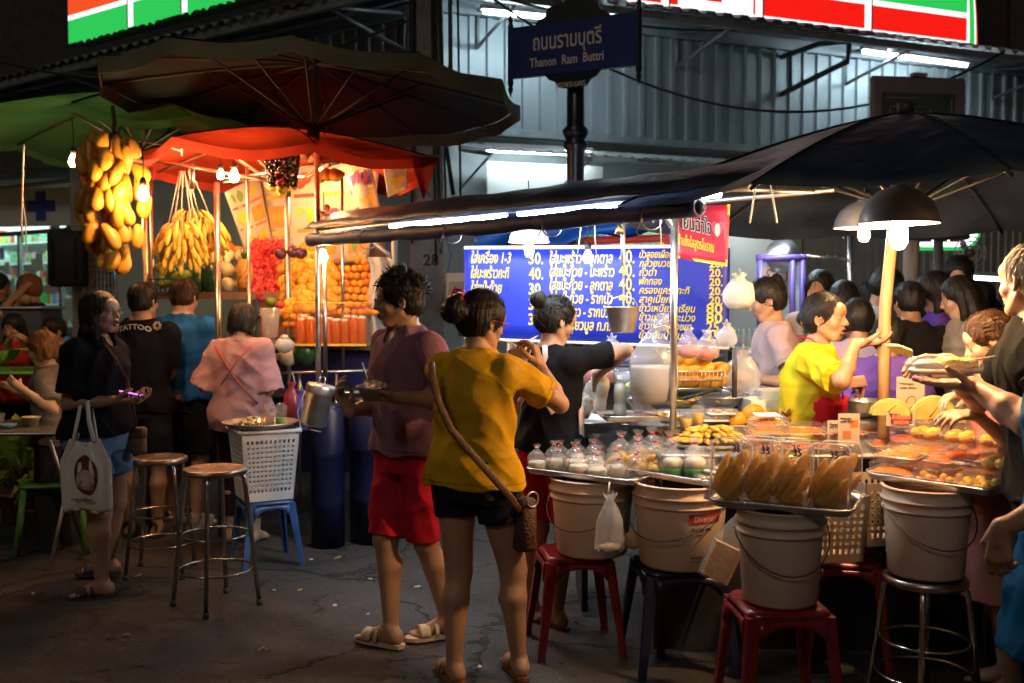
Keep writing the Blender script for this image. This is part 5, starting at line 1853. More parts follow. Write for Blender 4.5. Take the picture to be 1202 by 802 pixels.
for k in range(18):
 a=k*2.4; z=-.04+.08*k/18
 r_=math.sqrt(max(.05,1-(z/.052) ** 2))*.042
 q=Vector((r_*math.cos(a),r_*math.sin(a),z)); d=q.normalized()
 mb.m=k % 2
 mb.tube([q*.9,q+d*.012+Vector((0,0,.012)),q+d*.020+Vector((0,0,.030))],[.009,.006,.001],4)
ME_DRAG=mesh_only(mb,[m_dragon,mat('dragon_tip',(.6,.16,.08),rough=.5)],'dragon_fruit')
for j in range(8):
 for i in range(6):
  pix_inst('dragon_fruit',ME_DRAG,297+i*8.2+(j % 2)*3-j*.6+rr(-2,2),346-j*8.3+rr(-2,2),7.1+.05*j+rr(-.04,.04),(rr(-.8,.8),rr(-.8,.8),rr(0,6)),rr(.72,.9),'pink red dragon fruit in the heap under the fruit poster','dragon fruit','dragon fruit heap')
for i in range(3): pix_inst('mangosteen',ME_ORANGE,330+i*14-(i == 2)*5,297+rr(-4,2),7.0,(0,0,0),.9,'dark purple mangosteen on top of the fruit heap edge','mangosteen','mangosteens')
m_pur=mat('mangosteen_skin',(.06,.012,.03),rough=.45)
ME_PUR=ball_me(.05,m_pur,'mangosteen',.92)
for o in sc.objects:
 if o.name.startswith('mangosteen'): o.data=ME_PUR
for j in range(9):
 for i in range(7-(j > 6)):
  x=333+i*9.2+(j % 2)*4.5+rr(-2,2); y=362-j*7.6+rr(-2,2)
  if y < 300+abs(x-360)*.3-4: continue
  pix_inst('yellow_mango',ME_MANGO2,x,y,6.98+.035*j+rr(-.03,.03),(rr(-.5,.5),rr(.5,1.3)*(-1 if x > 352 else 1),rr(-.3,.3)),rr(.80,1.05),'ripe yellow mango in the fanned heap behind the low bulb','mango','fanned yellow mangoes')
for j in range(8):
 for i in range(9):
  x=384+i*8.0+(j % 2)*4; y=366-j*8.4
  if x > 452 or (j > 6 and x < 420): continue
  pix_inst('orange',ME_ORANGE,x+rr(-1,1),y+rr(-1,1),7.0+.05*j,(rr(-.5,.5),rr(-.5,.5),0),rr(.62,.70),'round orange in the tall pile right of the mango heap','orange','piled oranges')
mb=MB(); mb.grid(lambda u,v: P(432+30*v+4*math.sin(u*9),302+105*u+(1-v)*8*u,7.05+.05*math.sin(v*11+u*3)),10,12,thick=.004)
tag(mb.build('plastic_sheet',mat('milky_plastic',(.6,.6,.58),rough=.35,trans=.4)),'milky plastic sheet hanging right of the orange pile','sheet')
t=thing('roof_bracket','grey steel corner bracket at the right end of the fruit stall','bracket',P(460,320,6.9)); o_=t.location
mb=MB(); mb.cyl(P(463,418,6.9)-o_,P(463,282,6.9)-o_,.02); mb.build('post',galv,t)
mb=MB(); mb.cyl(P(436,282,6.9)-o_,P(461,303,6.9)-o_,.014); mb.build('brace',galv,t)
c=P(392,380,6.75)
t=thing('juice_case','clear display case full of orange juice bottles below the mango heap','display case',c)
w2,h2=.235,.135
mb=MB(); mb.box((-w2,-.14,-h2),(w2,.14,-h2+.008)); mb.build('base',mat('case_yellow',(.75,.45,.05),rough=.4),t)
mb=MB()
for x in (-w2,w2-.006): mb.box((x,-.139,-h2+.009),(x+.006,.14,h2))
mb.box((-w2+.0065,-.14,-h2+.009),(w2-.0065,-.136,h2));
mb.build('case_pane',clear('case_clear',tint=(1,.97,.9),film=.02),t)
mb=MB()
for z in (-h2-.004,h2): mb.cyl((-w2,-.14,z),(w2,-.14,z),.006,n=6)
mb.build('rim',mat('case_yellow'),t)
mj=mat('orange_juice',(.9,.24,.01),rough=.3,trans=.5)
mb=MB(); mb.lathe([(0,0),(.026,0),(.028,.01),(.028,.13),(.022,.15)],n=12); mb.m=1; mb.lathe([(.022,.15),(.022,.165),(0,.166)],n=12)
ME_JUICE=mesh_only(mb,[mj,mat('cap_white',(.8,.75,.7),rough=.4)],'juice_bottle')
for j in range(2):
 for i in range(8):
  inst('juice_bottle',ME_JUICE,c+Vector((-.20+i*.057+rr(-.003,.003),-.08+j*.075,-h2+.01)),(0,0,0),(1,1,rr(.95,1.15)),label='orange juice bottle standing in the clear case under the mangoes',cat='bottle',group='juice bottles in the case')
pix_inst('watermelon',ME_WMELON,357,415,6.7,(.2,.2,0),(.68,.68,.60),'round watermelon under the orange juice case','watermelon',None)
for x,y in ((322,412),(338,418),(310,418)): pix_inst('melon',ME_MELON,x,y,6.7,(0,0,rr(0,5)),.75,'pale yellow melon on the low counter left of the round watermelon','melon','melons on the low counter')
pix_inst('orange',ME_MANGOG,318,355,6.9,(1.4,.3,0),1.0,'green mango lying below the dragon fruit','green mango',None)
pix_inst('apple',ME_ORANGE,329,358,6.85,(0,0,0),.7,'red apple below the dragon fruit','apple',None).data=mesh_only(MB().ell((0,0,0),(.045,.045,.04)),mat('apple_red',(.5,.03,.03),rough=.3),'apple')
for i in range(8):
 pix_inst('snake_fruit',ME_ORANGE,336+(i % 4)*8,372+(i // 4)*9,6.9,(0,0,rr(0,3)),.6,'brown fruit in the dim row left of the juice case','fruit','dim fruit row').data=ME_ORANGE
t=thing('glass_jar','glass blender jar standing behind the woman in the pink blouse','jar',P(317,398,6.6))
mb=MB(); mb.lathe([(.0,0),(.045,0),(.05,.02),(.065,.2),(.067,.2),(.052,.018),(0,.01)],n=16); mb.build('jar_glass',clear('jar_clear',film=.15),t)
mb=MB(); mb.lathe([(.0,-.09),(.06,-.09),(.05,-.005),(0,-.004)],n=16); mb.build('jar_base',iron,t)
t=thing('ice_bag','knotted white plastic bag on top of the yellow melons','bag',P(334,402,6.55))
mb=MB(); mb.ell((0,0,-.02),(.065,.05,.05),jit=.10); mb.ell((0,0,.03),(.03,.025,.02),jit=.2); mb.build('bag_body',mat('bag_white',(.68,.66,.60),rough=.4,trans=.3,bump=.5,bscale=30),t)
t=thing('stall_counter','low steel railed counter of the fruit stall with dark shelves','counter',P(370,450,6.55)); o_=t.location
for y in (437,462):
 mb=MB(); mb.cyl(P(300,y+2,6.55)-o_,P(440,y-2,6.55)-o_,.010); mb.build('rail',warm_steel,t)
for x in (318,352,395,438):
 mb=MB(); mb.cyl(P(x,437,6.56)-o_,P(x,600,6.56)-o_,.010); mb.build('leg',warm_steel,t)
mb=MB(); q=P(300,462,6.6)-o_; q2=P(440,462,6.6)-o_
mb.box((q.x,.03,q.z-.03),(q2.x,.5,q.z)); mb.build('board',iron,t)
bl=mat('drum_blue',(.005,.006,.035),rough=.4,var=.2)
for x,D,r_,y0,y1,lab in ((385,6.35,.105,478,598,'blue plastic drum standing under the hanging steel pot'),(440,6.5,.16,470,592,'wide dark blue drum behind the man in red shorts')):
 q=P(x,y1,D); h_=P(x,y0,D).z
 t=thing('plastic_drum',lab,'drum',(q.x,D,0))
 mb=MB(); mb.lathe([(0,0.001),(r_,.001),(r_,h_*.3),(r_*1.03,h_*.31),(r_,h_*.33),(r_,h_*.65),(r_*1.03,h_*.66),(r_,h_*.68),(r_,h_-.03),(r_*.85,h_)],n=24); mb.build('drum_body',bl,t)
 mb=MB(); mb.lathe([(r_*.86,h_-.002),(r_*.86,h_+.02),(0,h_+.02)],n=24); mb.build('lid',bl,t)
for px,py,cl,lab in ((343,470,(.45,.06,.08),'thin plastic bag of red chillies hanging at the stall counter'),(352,480,(.15,.10,.45),'thin purple plastic bag hanging left of the steel pot')):
 t=thing('plastic_bag',lab,'bag',P(px,py,6.2))
 mb=MB(); mb.lathe([(0,-.14),(.05,-.13),(.06,-.06),(.045,.04),(.012,.08),(.03,.11)],n=14); mb.build('bag_body',mat('bagc_%d' % px,cl,rough=.3,trans=.3),t)
 mb=MB(); mb.tube([(-.02,0,.1),(0,0,.18),(.02,0,.1)],.004,4); mb.build('handle',white_cord,t)
t=thing('hanging_pot','shiny lidded steel food carrier hanging tilted from the stall rail','pot',P(373,472,5.95),0)
t.rotation_euler=(0,R(12),0)
mb=MB(); mb.lathe([(0,-.14),(.075,-.14),(.078,-.13),(.078,.045),(.082,.05),(.082,.06)],n=28); mb.build('pot_body',steel,t)
mb=MB(); mb.lathe([(.084,.055),(.084,.095),(.078,.105),(.0,.108)],n=28); mb.build('lid',steel,t)
mb=MB(); mb.tube([(-.02,0,.108),(-.015,0,.15),(.015,0,.15),(.02,0,.108)],.005,5); mb.build('lid_handle',steel,t)
mb=MB(); mb.tube([(-.084,0,.05),(-.10,-.02,-.08),(-.06,-.05,-.16),(.06,-.05,-.16)],.004,5); mb.tube([(.084,0,.07),(.10,0,.10),(.095,0,.13)],.008,5); mb.build('handle',steel,t)
def ring_pts(r,z,n=36): return [(r*math.cos(2*PI*k/n),r*math.sin(2*PI*k/n),z) for k in range(n)]
chrome=mat('chrome_tube',(.55,.53,.50),rough=.18,metal=1,var=.2,vscale=25,dirt=.4,dcol=(.2,.14,.1),dscale=20)
seat_m=mat('stool_seat',(.50,.44,.38),rough=.30,metal=1,var=.25,vscale=9,dirt=.5,dcol=(.24,.15,.09),dscale=7)
def steel_stool(label,X,Y,H_=.70,rz=0,r_=.155,spread=.215,group=None):
 t=thing('steel_stool',label,'stool',(X,Y,0),rz,group)
 mb=MB(); mb.lathe([(0,H_-.012),(r_*.5,H_-.009),(r_*.86,H_-.006),(r_*.95,H_),(r_,H_-.003),(r_+.004,H_-.014),(r_+.002,H_-.030),(r_-.008,H_-.032),(r_-.01,H_-.018),(0,H_-.02)],n=40); mb.build('seat',seat_m,t)
 for k in range(4):
  a=PI/4+k*PI/2
  c_,s_=math.cos(a),math.sin(a)
  mb=MB(); mb.tube([(c_*.09,s_*.09,H_-.026),(c_*.125,s_*.125,H_-.030),(c_*.145,s_*.145,H_-.05),(c_*.152,s_*.152,H_-.10),(c_*spread,s_*spread,.012)],.0115,8)
  lg=mb.build('leg',chrome,t)
  mb=MB(); mb.lathe([(0,0.001),(.015,.001),(.016,.028),(.012,.032)],n=10,M=Matrix.Translation((c_*spread,s_*spread,0))); mb.build('rubber_foot',mat('rubber',(.05,.05,.05),rough=.8),lg)
 for z in (H_*.52,H_*.27):
  rr_=.152+(spread-.152)*(1-z/(H_-.1))-.013
  mb=MB(); mb.tube(ring_pts(rr_,z),.0065,6,closed=True); mb.build('foot_ring',chrome,t)
 return t
q=PZ(252,549,.70); steel_stool('nearer tall round steel stool standing before the white basket',q.x,q.y,rz=R(48))
q=PZ(187,536,.66); steel_stool('farther tall round steel stool beside the woman with the tote bag',q.x,q.y,H_=.66,rz=R(5),r_=.15)
def plastic_stool(label,X,Y,H_,m,rz=0,w=.15,spread=.045,name='plastic_stool'):
 t=thing(name,label,'stool',(X,Y,0),rz)
 mb=MB(); mb.bbox((-w,-w,H_-.035),(w,w,H_),r=.05,n=4); mb.build('seat',m,t)
 for k in range(4):
  M=Matrix.Rotation(k*PI/2,4,'Z')
  mb=MB()
  def fn(u,v):
   x=(-w+.03)+(2*w-.06)*u
   q=abs(2*u-1)
   dep=.02+.055*q ** 3
   z=H_-.03-dep*v
   y=-w+.001-spread*(H_-z)/H_
   return M @ Vector((x,y,z))
  mb.grid(fn,12,2,thick=.008); mb.build('apron',m,t)
 for k in range(4):
  M=Matrix.Rotation(k*PI/2,4,'Z')
  mb=MB(); rings=[]
  for z,wd in ((H_-.02,.040),(H_-.12,.034),(.03,.024),(0.001,.026)):
   o2=w+spread*(H_-z)/H_
   L2=[(-o2,-o2),(-o2+wd*1.25,-o2),(-o2+wd*1.2,-o2+.012),(-o2+.016,-o2+.016),(-o2+.012,-o2+wd*1.2),(-o2,-o2+wd*1.25),(-o2-.004,-o2+.01),]
   rings.append([(x,y,z) for x,y in L2])
  mb.rings(rings,True,True,M=M,smooth=False); mb.build('leg',m,t)
 return t
red_pl=mat('red_plastic',(.20,.008,.015),rough=.28,var=.15,coat=.2)
blue_pl=mat('navy_plastic',(.012,.014,.045),rough=.35,var=.2)
bluel_pl=mat('blue_plastic',(.03,.09,.26),rough=.4,var=.2,dirt=.3)
q=P(312,600,5.95)
plastic_stool('low blue plastic stool under the white laundry basket',q.x,5.95,.385,bluel_pl,rz=R(28),w=.135)
q=Vector((P(304,0,5.95).x,5.95,.387))
t=thing('laundry_basket','tall white slatted plastic basket standing on the low blue stool','basket',q,R(28))
bw=mat('basket_white',(.66,.67,.70),rough=.45,var=.05)
def basket_wall(t,wb,wt,H_,m,nx,nz,hole=.55,rib=.012):
 for k in range(4):
  M=Matrix.Rotation(k*PI/2,4,'Z')
  mb=MB()
  def at(u,v,q=0.):
   w=wb+(wt-wb)*v
   return M @ Vector((-w+2*w*u,-w+q,H_*v))
  def bar(u0,u1,v0,v1,th=.006):
   a=[at(u0,v0),at(u1,v0),at(u1,v1),at(u0,v1)]
   b=[at(u0,v0,th),at(u1,v0,th),at(u1,v1,th),at(u0,v1,th)]
   mb.add(a+b,[(0,1,2,3),(7,6,5,4),(0,4,5,1),(1,5,6,2),(2,6,7,3),(3,7,4,0)],False)
  v0,v1=.13,.88
  bar(0,1,0,v0); bar(0,1,v1,1)
  us=[(.06+.88*i/nx,.06+.88*(i+1)/nx) for i in range(nx)]
  for i in range(nx+1):
   c_=.06+.88*i/nx; hw=.44/nx*(1-hole)
   bar(max(0,c_-hw) if i else 0,min(1,c_+hw) if i < nx else 1,v0,v1,.0055)
  for j in range(1,nz):
   c_=v0+(v1-v0)*j/nz; hv=(v1-v0)/nz*.28
   bar(.02,.98,c_-hv,c_+hv,.0050)
  mb.build('side_panel',m,t)
basket_wall(t,.135,.168,.40,bw,11,11)
mb=MB(); mb.box((-.134,-.134,.001),(.134,.134,.008)); mb.build('base',bw,t)
for k in range(4):
 M=Matrix.Rotation(k*PI/2,4,'Z'); mb=MB()
 mb.tube([M @ Vector((-.172,-.172,.40)),M @ Vector((.172,-.172,.40))],.011,6); mb.build('rim',bw,t)
q2=q+Vector((-.015,-.01,.418))
t=thing('serving_tray','round tin tray with food on top of the white basket','tray',q2)
mb=MB(); mb.lathe([(0,0),(.17,0),(.19,.008),(.215,.028),(.218,.028),(.19,.004),(.17,-.004),(0,-.004)],n=40); mb.build('tray_plate',steel_d,t)
t=thing('noodle_heap','heap of pale herb topped noodles on the tin tray','food',q2+Vector((-.035,-.03,.003)))
mb=MB()
for k in range(60):
 a=rr(0,6.28); r_=.10*math.sqrt(random.random()); z=.045*(1-(r_/.11) ** 2)
 mb.m=random.choice((0,0,0,1,2))
 b=rr(0,6.28); c_=Vector((r_*math.cos(a),r_*.8*math.sin(a),z))
 mb.tube([c_+Vector((-.022*math.cos(b),-.022*math.sin(b),-.008)),c_+Vector((0,0,.006)),c_+Vector((.022*math.cos(b),.022*math.sin(b),-.008))],.0085,5)
mb.build('noodles',[mat('noodle',(.60,.50,.30),rough=.5),mat('herb',(.20,.22,.06),rough=.6),mat('noodle_d',(.40,.30,.15),rough=.5)],t)['kind']='stuff'
t=thing('iced_drink','clear dome lidded cup of green iced drink on the tin tray','cup',q2+Vector((.125,-.02,.004)))
mb=MB(); mb.lathe([(0,.003),(.026,.003),(.030,.045),(0,.046)],n=16); mb.build('drink',mat('green_drink',(.25,.55,.12),rough=.3,trans=.3),t)
mb=MB(); mb.lathe([(.028,0),(.036,.088),(.039,.09),(.036,.11),(.022,.128),(.008,.133)],n=18); mb.build('cup_wall',clear('cup_clear',film=.18,bump=.2),t)
t=thing('drink_bag','small tied plastic bag of brown drink with a straw on the tin tray','bag',q2+Vector((.055,-.05,.004)))
mb=MB(); mb.lathe([(0,0),(.035,.004),(.038,.03),(.03,.055),(0,.056)],n=14); mb.build('drink',mat('brown_drink',(.26,.12,.04),rough=.35,trans=.2),t)
mb=MB(); mb.lathe([(.037,.0),(.041,.035),(.034,.07),(.012,.09),(.03,.12),(.034,.13)],n=14); mb.build('bag_film',clear('bag_clear',film=.22,bump=.7,bscale=45),t)
mb=MB(); mb.cyl((.0,0,.03),(-.035,0,.17),.003); mb.build('straw',mat('straw_red',(.5,.08,.05)),t)
t=thing('candle_glass','tiny glowing candle jar between noodles and drinks','candle',q2+Vector((.02,-.11,.004)))
mb=MB(); mb.lathe([(0,0),(.014,0),(.015,.03),(.0,.031)],n=10); mb.build('wax',mat('wax_amber',(.6,.2,.03),rough=.4),t)
mb=MB(); mb.ell((0,0,.042),(.004,.004,.010),nu=6,nv=5); mb.build('flame',lamp_mat('flame',(1,.45,.1),30),t)
def folding_table(label,X,Y,w,d,z,m,rz=0):
 t=thing('folding_table',label,'table',(X,Y,0),rz)
 mb=MB(); mb.bbox((-w,-d,z-.025),(w,d,z),r=.03); mb.build('tabletop',m,t)
 for sx in (-1,1):
  for s2 in (-1,1):
   mb=MB(); mb.cyl((sx*(w-.1),s2*(d-.06),z-.026),(sx*(w-.1),-s2*(d-.04),0.001),.012); mb.build('leg',steel_d,t)
 return t
q=P(15,470,5.9)
folding_table('steel topped folding table with a bowl at the left edge',q.x-.15,6.0,.50,.30,.80,mat('table_steel',(.30,.29,.28),rough=.3,metal=.8,var=.3),R(2))
q=P(40,425,7.6)
folding_table('green cloth covered folding table before the seated woman in red',q.x-.2,7.6,.55,.30,1.02,mat('table_green',(.12,.36,.03),rough=.5,var=.2),0)
q=P(36,466,5.95)
t=thing('food_bowl','small cream bowl with noodles on the steel folding table','bowl',(q.x,5.95,.802))
mb=MB(); mb.lathe([(0,0),(.035,0),(.052,.055),(.055,.056),(.05,.05),(.03,.03),(0,.028)],n=20); mb.build('bowl_body',mat('cream_ceramic',(.55,.42,.28),rough=.4),t)
mb=MB(); mb.ell((0,0,.045),(.044,.044,.015),jit=.1); mb.build('noodles',mat('noodle'),t)
t=thing('food_bowl','clear glass of greens at the far left of the steel table','bowl',(q.x-.18,5.9,.802))
mb=MB(); mb.lathe([(0,0),(.035,0),(.05,.08),(.046,.08),(.03,.01),(0,.01)],n=16); mb.build('bowl_body',clear('jar_clear'),t)
mb=MB(); mb.ell((0,0,.03),(.03,.03,.025),jit=.15); mb.build('greens',mat('leaf_green'),t)
t=thing('food_bowl','light blue dish beside the cream noodle bowl','bowl',(q.x-.09,5.86,.802))
mb=MB(); mb.lathe([(0,0),(.03,0),(.048,.025),(.044,.024),(0,.008)],n=16); mb.build('bowl_body',mat('dish_blue',(.15,.3,.45),rough=.4),t)
t=thing('leaf_plate','banana leaf spread on the green table','leaf',P(35,419,7.5))
mb=MB(); mb.grid(lambda u,v: Vector((-.25+.5*u,-.12*math.sin(PI*u)*(2*v-1),.03+.03*math.sin(u*4)-.08*abs(2*v-1) ** 2*(u < .3))),10,6,thick=.002); mb.build('leaf',mat('leaf_bright',(.25,.42,.04),rough=.5),t)
def bush(label,X,Y,z,R_,n,m,name='potted_plant'):
 t=thing(name,label,'plant',(X,Y,0))
 mb=MB(); mb.lathe([(0,.001),(.10,.001),(.13,.22),(.14,.22),(.12,.19),(0,.18)],n=16); mb.build('pot',mat('terracotta',(.20,.08,.04),rough=.8),t)
 mb=MB()
 for k in range(n):
  a=rr(0,6.28); e=rr(.2,1.4); L_=rr(.5,1)*R_
  d=Vector((math.cos(a)*math.cos(e),math.sin(a)*math.cos(e),math.sin(e)))
  b=Vector((0,0,.18)); tip=b+d*L_+Vector((0,0,z*rr(.3,1)))
  sd=Vector((-math.sin(a),math.cos(a),0))*rr(.02,.045)
  mid=b.lerp(tip,.75)+Vector((0,0,.06))
  mb.add([b,mid-sd,tip-Vector((0,0,.05)),mid+sd],[(0,1,2,3)])
 mb.build('foliage',m,t)
 return t
bush('leafy green potted plant behind the steel folding table',P(10,0,7.0).x,7.0,.35,.38,70,mat('leaf_bright'))
bush('dark leafy potted plant under the green table at the left edge',P(30,0,6.7).x,6.7,.1,.35,60,mat('leaf_green'))
bush('bright green potted plant beside the seated child',P(42,0,6.5).x,6.5,.15,.28,60,mat('leaf_bright'))
def strap_cord(label,pts,r=.006,m=None,name='twine',flat=.4):
 mb=MB(); o_=Vector(pts[0])
 mb.tube([Vector(p)-o_ for p in pts],r,6,flat=flat)
 o=mb.build(name,m or white_cord); o.location=o_
 return tag(o,label,'cord')
strap_cord('long pale twisted cord hanging from the green umbrella at far left',[P(28,170,6.6),P(27,200,6.6),P(26,240,6.6),P(25,262,6.6),P(27,285,6.6)],.012)
strap_cord('thin split end of the pale cord before the pharmacy window',[P(26,232,6.58),P(30,260,6.58),P(31,298,6.58)],.007)
A_r,B_r=Vector((.82,3.95,0)),Vector((-1.22,6.35,0))
dirR=(B_r-A_r).normalized(); perp=Vector((-dirR.y,dirR.x,0))
if perp.x < 0: perp=-perp
t=thing('cart_roof','long dark blue tarpaulin cart roof running from the navy umbrella towards the fruit stall','roof',(0,0,0))
LR=(B_r-A_r).length
def rp(s,q,z): p=A_r+dirR*s+perp*q; return Vector((p.x,p.y,z))
def f_tarp(u,v):
 s=-.25+(LR+.30)*v
 q=-.05+.75*u
 z=2.0+.11*math.sin(PI*.5*min(1,u*2.0))+.010*math.sin(v*21)*u-.004*math.sin(v*47)*(1-u)
 if u == 0: z -= .02
 return rp(s,q,z)
mb=MB(); mb.grid(f_tarp,14,60,thick=.004); mb.build('tarp',mat('tarp_brown',(.020,.030,.062),rough=.45,var=.35,vscale=4,bump=.5,bscale=14,spec=.5,trans=.05,crease=.5),t)
mb=MB(); pts=[]; rad=[]
for i in range(61):
 v=i/60; pts.append(rp(.10+(LR-.10)*v,-.03,1.905-.008*math.sin(PI*v)+.003*math.sin(v*40))); rad.append(.038+.003*math.sin(v*33)+.002*math.sin(v*71))
mb.tube(pts,rad,14); mb.build('rolled_blind',mat('blind_navy',(.012,.026,.10),rough=.6,var=.3,vscale=7,bump=.4,bscale=22,crease=.6),t)
mb=MB(); mb.tube([rp(.10,-.03,1.905),rp(.075,-.03,1.905)],[.030,.012],10); mb.build('blind_core',iron,t)
mb=MB()
mb.cyl(rp(-.1,.02,1.97),rp(LR-.03,.02,1.97),.012); mb.cyl(rp(-.1,.6,2.0),rp(LR-.03,.6,2.0),.012)
for s in (.0,1.0,2.0,3.0): mb.cyl(rp(s,.02,1.97),rp(s,.6,2.0),.010)
mb.build('roof_frame',steel_d,t)
for s in (.35,.95,1.7,2.5):
 mb=MB(); ang=[2*PI*k/20 for k in range(20)]
 mb.tube([rp(s+.01*math.sin(a*2),-.03+.058*math.cos(a),1.89+.062*math.sin(a)) for a in ang],.003,4,closed=True)
 mb.tube([rp(s,-.09,1.87),rp(s+.02,-.10,1.82),rp(s,-.095,1.79)],.002,4)
 mb.build('tie',mat('tie_cord',(.12,.10,.09)),t)
tube_lamp(rp(.05,.03,1.955),rp(1.25,.03,1.955),'nearest white tube light between tarp and rolled blind',r=.013,batten=False,m=lamp_mat('tube_cart',(.80,.92,1),85))
tube_lamp(rp(1.35,.03,1.955),rp(2.35,.03,1.955),'second white tube light between tarp and rolled blind',r=.013,batten=False,m=lamp_mat('tube_cart',(.80,.92,1),85))
mb=MB(); mb.grid(lambda u,v: P(556+322*v,292-30*v+(34+10*v)*(u-1)*(1+.15*math.sin(v*9))+(4*math.sin(v*25)*u),6.9-.6*v+.08*math.sin(u*6+v*13)),8,50,thick=.004)
tag(mb.build('blue_tarpaulin',mat('tarp_blue',(.02,.12,.48),rough=.4,var=.15,trans=.45,bump=.6,bscale=8)),'creased bright blue tarpaulin strung behind the menu banner','tarpaulin')
mb=MB(); mb.grid(lambda u,v: P(905+92*v,238+44*u+6*math.sin(v*5)-30*v*u,6.2+.06*math.sin(v*15)),6,20,thick=.004)
tag(mb.build('blue_tarpaulin',mat('tarp_blue')),'small hanging corner of blue tarpaulin right of the red banner','tarpaulin')
mb=MB(); mb.grid(lambda u,v: P(600+185*v,281-6*v+9*u,7.2),2,12,thick=.01)
tag(mb.build('red_board',mat('red_strip',(.50,.04,.03),rough=.5)),'narrow red board strip seen above the blue menu banner','board')
q00,q10,q01,q11=P(545,396,6.1),P(856,407,5.75),P(545,291,6.1),P(857,289,5.75)
t=thing('menu_banner','large blue menu banner with yellow Thai price list behind the sweets cart','banner',(q00+q10)/2); o_=t.location.copy()
nB=(q10-q00).cross(q01-q00).normalized()
def bat(u,v,off=0.):
 return q00.lerp(q10,u).lerp(q01.lerp(q11,u),v)+nB*(off+.010*math.sin(u*9)*(1-v))-o_
mb=MB(); mb.grid(lambda u,v: bat(u,v),40,6,thick=.004); mb.build('sheet',mat('banner_blue',(.010,.026,.42),rough=.45,var=.08,vscale=3,trans=.15),t)
mb=MB(); mb.tube([bat(u/10,1.0,0) for u in range(11)],.012,6); mb.build('top_rail',mat('rail_white',(.7,.7,.7),rough=.4),t)
mb=MB(); mb.tube([bat(u/10,-.015,0) for u in range(11)],.010,6); mb.build('bottom_rail',mat('rail_white'),t)
yl,ys=mat('letter_yellow',(.74,.54,.03),rough=.5),mat('letter_outline',(.45,.42,.30),rough=.5)
W_,H_b=(q10-q00).length,(q01-q00).length
def btext(mb,s,u,v,size,width=None,off=.006,it=.0,ex=.0015,bold=0.,right=False):
 vs,fs=text_data(s,size,extrude=ex,bold=bold,italic=it,width=width,align='RIGHT' if right else 'LEFT')
 mb.add([bat(u+p.x/W_,v+p.y/H_b,off+p.z) for p in vs],fs,False)
rows1=[('ใส่เครื่อง 1-3',.245,'30.'),('ใส่มะพร้าวกะทิ',.235,'40.'),('ใส่แป๊ะก๊วย',.19,'30.'),('ใส่ลูกตาล',.17,'30.'),('ใส่รากบัว',.17,'30.')]
rows2=[('ใส่มะพร้าว - ลูกตาล',.37,'40.'),('ใส่แป๊ะก๊วย - มะพร้าว',.38,'40.'),('ใส่แป๊ะก๊วย - ลูกตาล',.37,'40.'),('ใส่แป๊ะก๊วย - รากบัว',.37,'40.'),('ใส่มะพร้าว - รากบัว',.35,'40.'),('ข้าวเหนียวมูล ก.ก. ละ',.42,'90.')]
rows3=[('บัวลอยเผือก',.19,'20.'),('กล้วยบวชชี',.21,'20.'),('ถั่วดำ',.10,'20.'),('ฟักทอง',.13,'20.'),('ครองแครงกะทิ',.29,'20.'),('สาคูเปียก',.18,'20.'),('ข้าวเหนียวทุเรียน',.32,'80'),('ข้าวเหนียวมะม่วง',.32,'80'),('ข้าวเหนียวสังขยา',.30,'25.'),('ข้าวต้มน้ำวุ้น',.25,'25.')]
for (ex,bold,m,off) in ((.001,.0016,ys,.0035),(.001,.0002,yl,.0065)):
 mb=MB()
 for i,(a,w,p) in enumerate(rows1):
  v=.83-.165*i; btext(mb,a,.028,v,.088,w,off,.25,ex,bold); btext(mb,p,.31,v-.01,.095,.085,off,.0,ex,bold,True)
 for i,(a,w,p) in enumerate(rows2):
  v=.83-.142*i; btext(mb,a,.335,v,.084,w,off,.2,ex,bold); btext(mb,p,.655,v,.105,.09,off,0,ex,bold,True)
 for i,(a,w,p) in enumerate(rows3):
  v=.885-.092*i; btext(mb,a,.672,v,.056,w,off,.3,ex,bold*.5); btext(mb,p,.975,v-.005,  .060 if i < 6 else .075,.075 if i < 6 else .09,off,0,ex,bold,True)
 mb.build('lettering',m,t)
r00,r10,r01,r11=P(795,303,5.0),P(854,313,4.85),P(795,243,5.0),P(857,240,4.85)
t=thing('red_banner','small red banner with black and yellow Thai lettering and a pink heart','banner',(r00+r10)/2); o2_=t.location.copy()
nR=(r10-r00).cross(r01-r00).normalized()
def rat(u,v,off=0.): return r00.lerp(r10,u).lerp(r01.lerp(r11,u),v)+nR*(off+.006*math.sin(u*7+v*3))-o2_
mb=MB(); mb.grid(lambda u,v: rat(u,v),10,8,thick=.003); mb.build('sheet',mat('banner_red',(.62,.03,.06),rough=.4,trans=.2),t)
mb=MB()
for a,b in (((0,0),(1,.05)),((0,.96),(1,1)),((.965,0),(1,1))):
 pts=[rat(a[0],a[1],.002),rat(b[0],a[1],.002),rat(b[0],b[1],.002),rat(a[0],b[1],.002)]; mb.add(pts,[(0,1,2,3)],False)
mb.build('border',mat('border_yellow',(.8,.6,.05)),t)
Wr,Hr=(r10-r00).length,(r01-r00).length
def rtext(mb,s,u,v,size,width,off,bold,slope=-.18):
 vs,fs=text_data(s,size,extrude=.0008,bold=bold,width=width)
 mb.add([rat(u+p.x/Wr,v+p.y/Hr+slope*p.x/Wr,off+p.z) for p in vs],fs,False)
mb=MB(); rtext(mb,'เย็นฉ่ำใจ',.09,.60,.085,.155,.003,.0045); mb.build('lettering_outline',mat('rail_white'),t)
mb=MB(); rtext(mb,'เย็นฉ่ำใจ',.09,.60,.085,.155,.005,.0008); mb.build('lettering',black_wire,t)
mb=MB(); rtext(mb,'น้ำแข็งใสสูตรโบราณ',.03,.28,.06,.185,.004,.001,-.12); mb.build('lettering',mat('border_yellow'),t)
mb=MB(); pts=[]
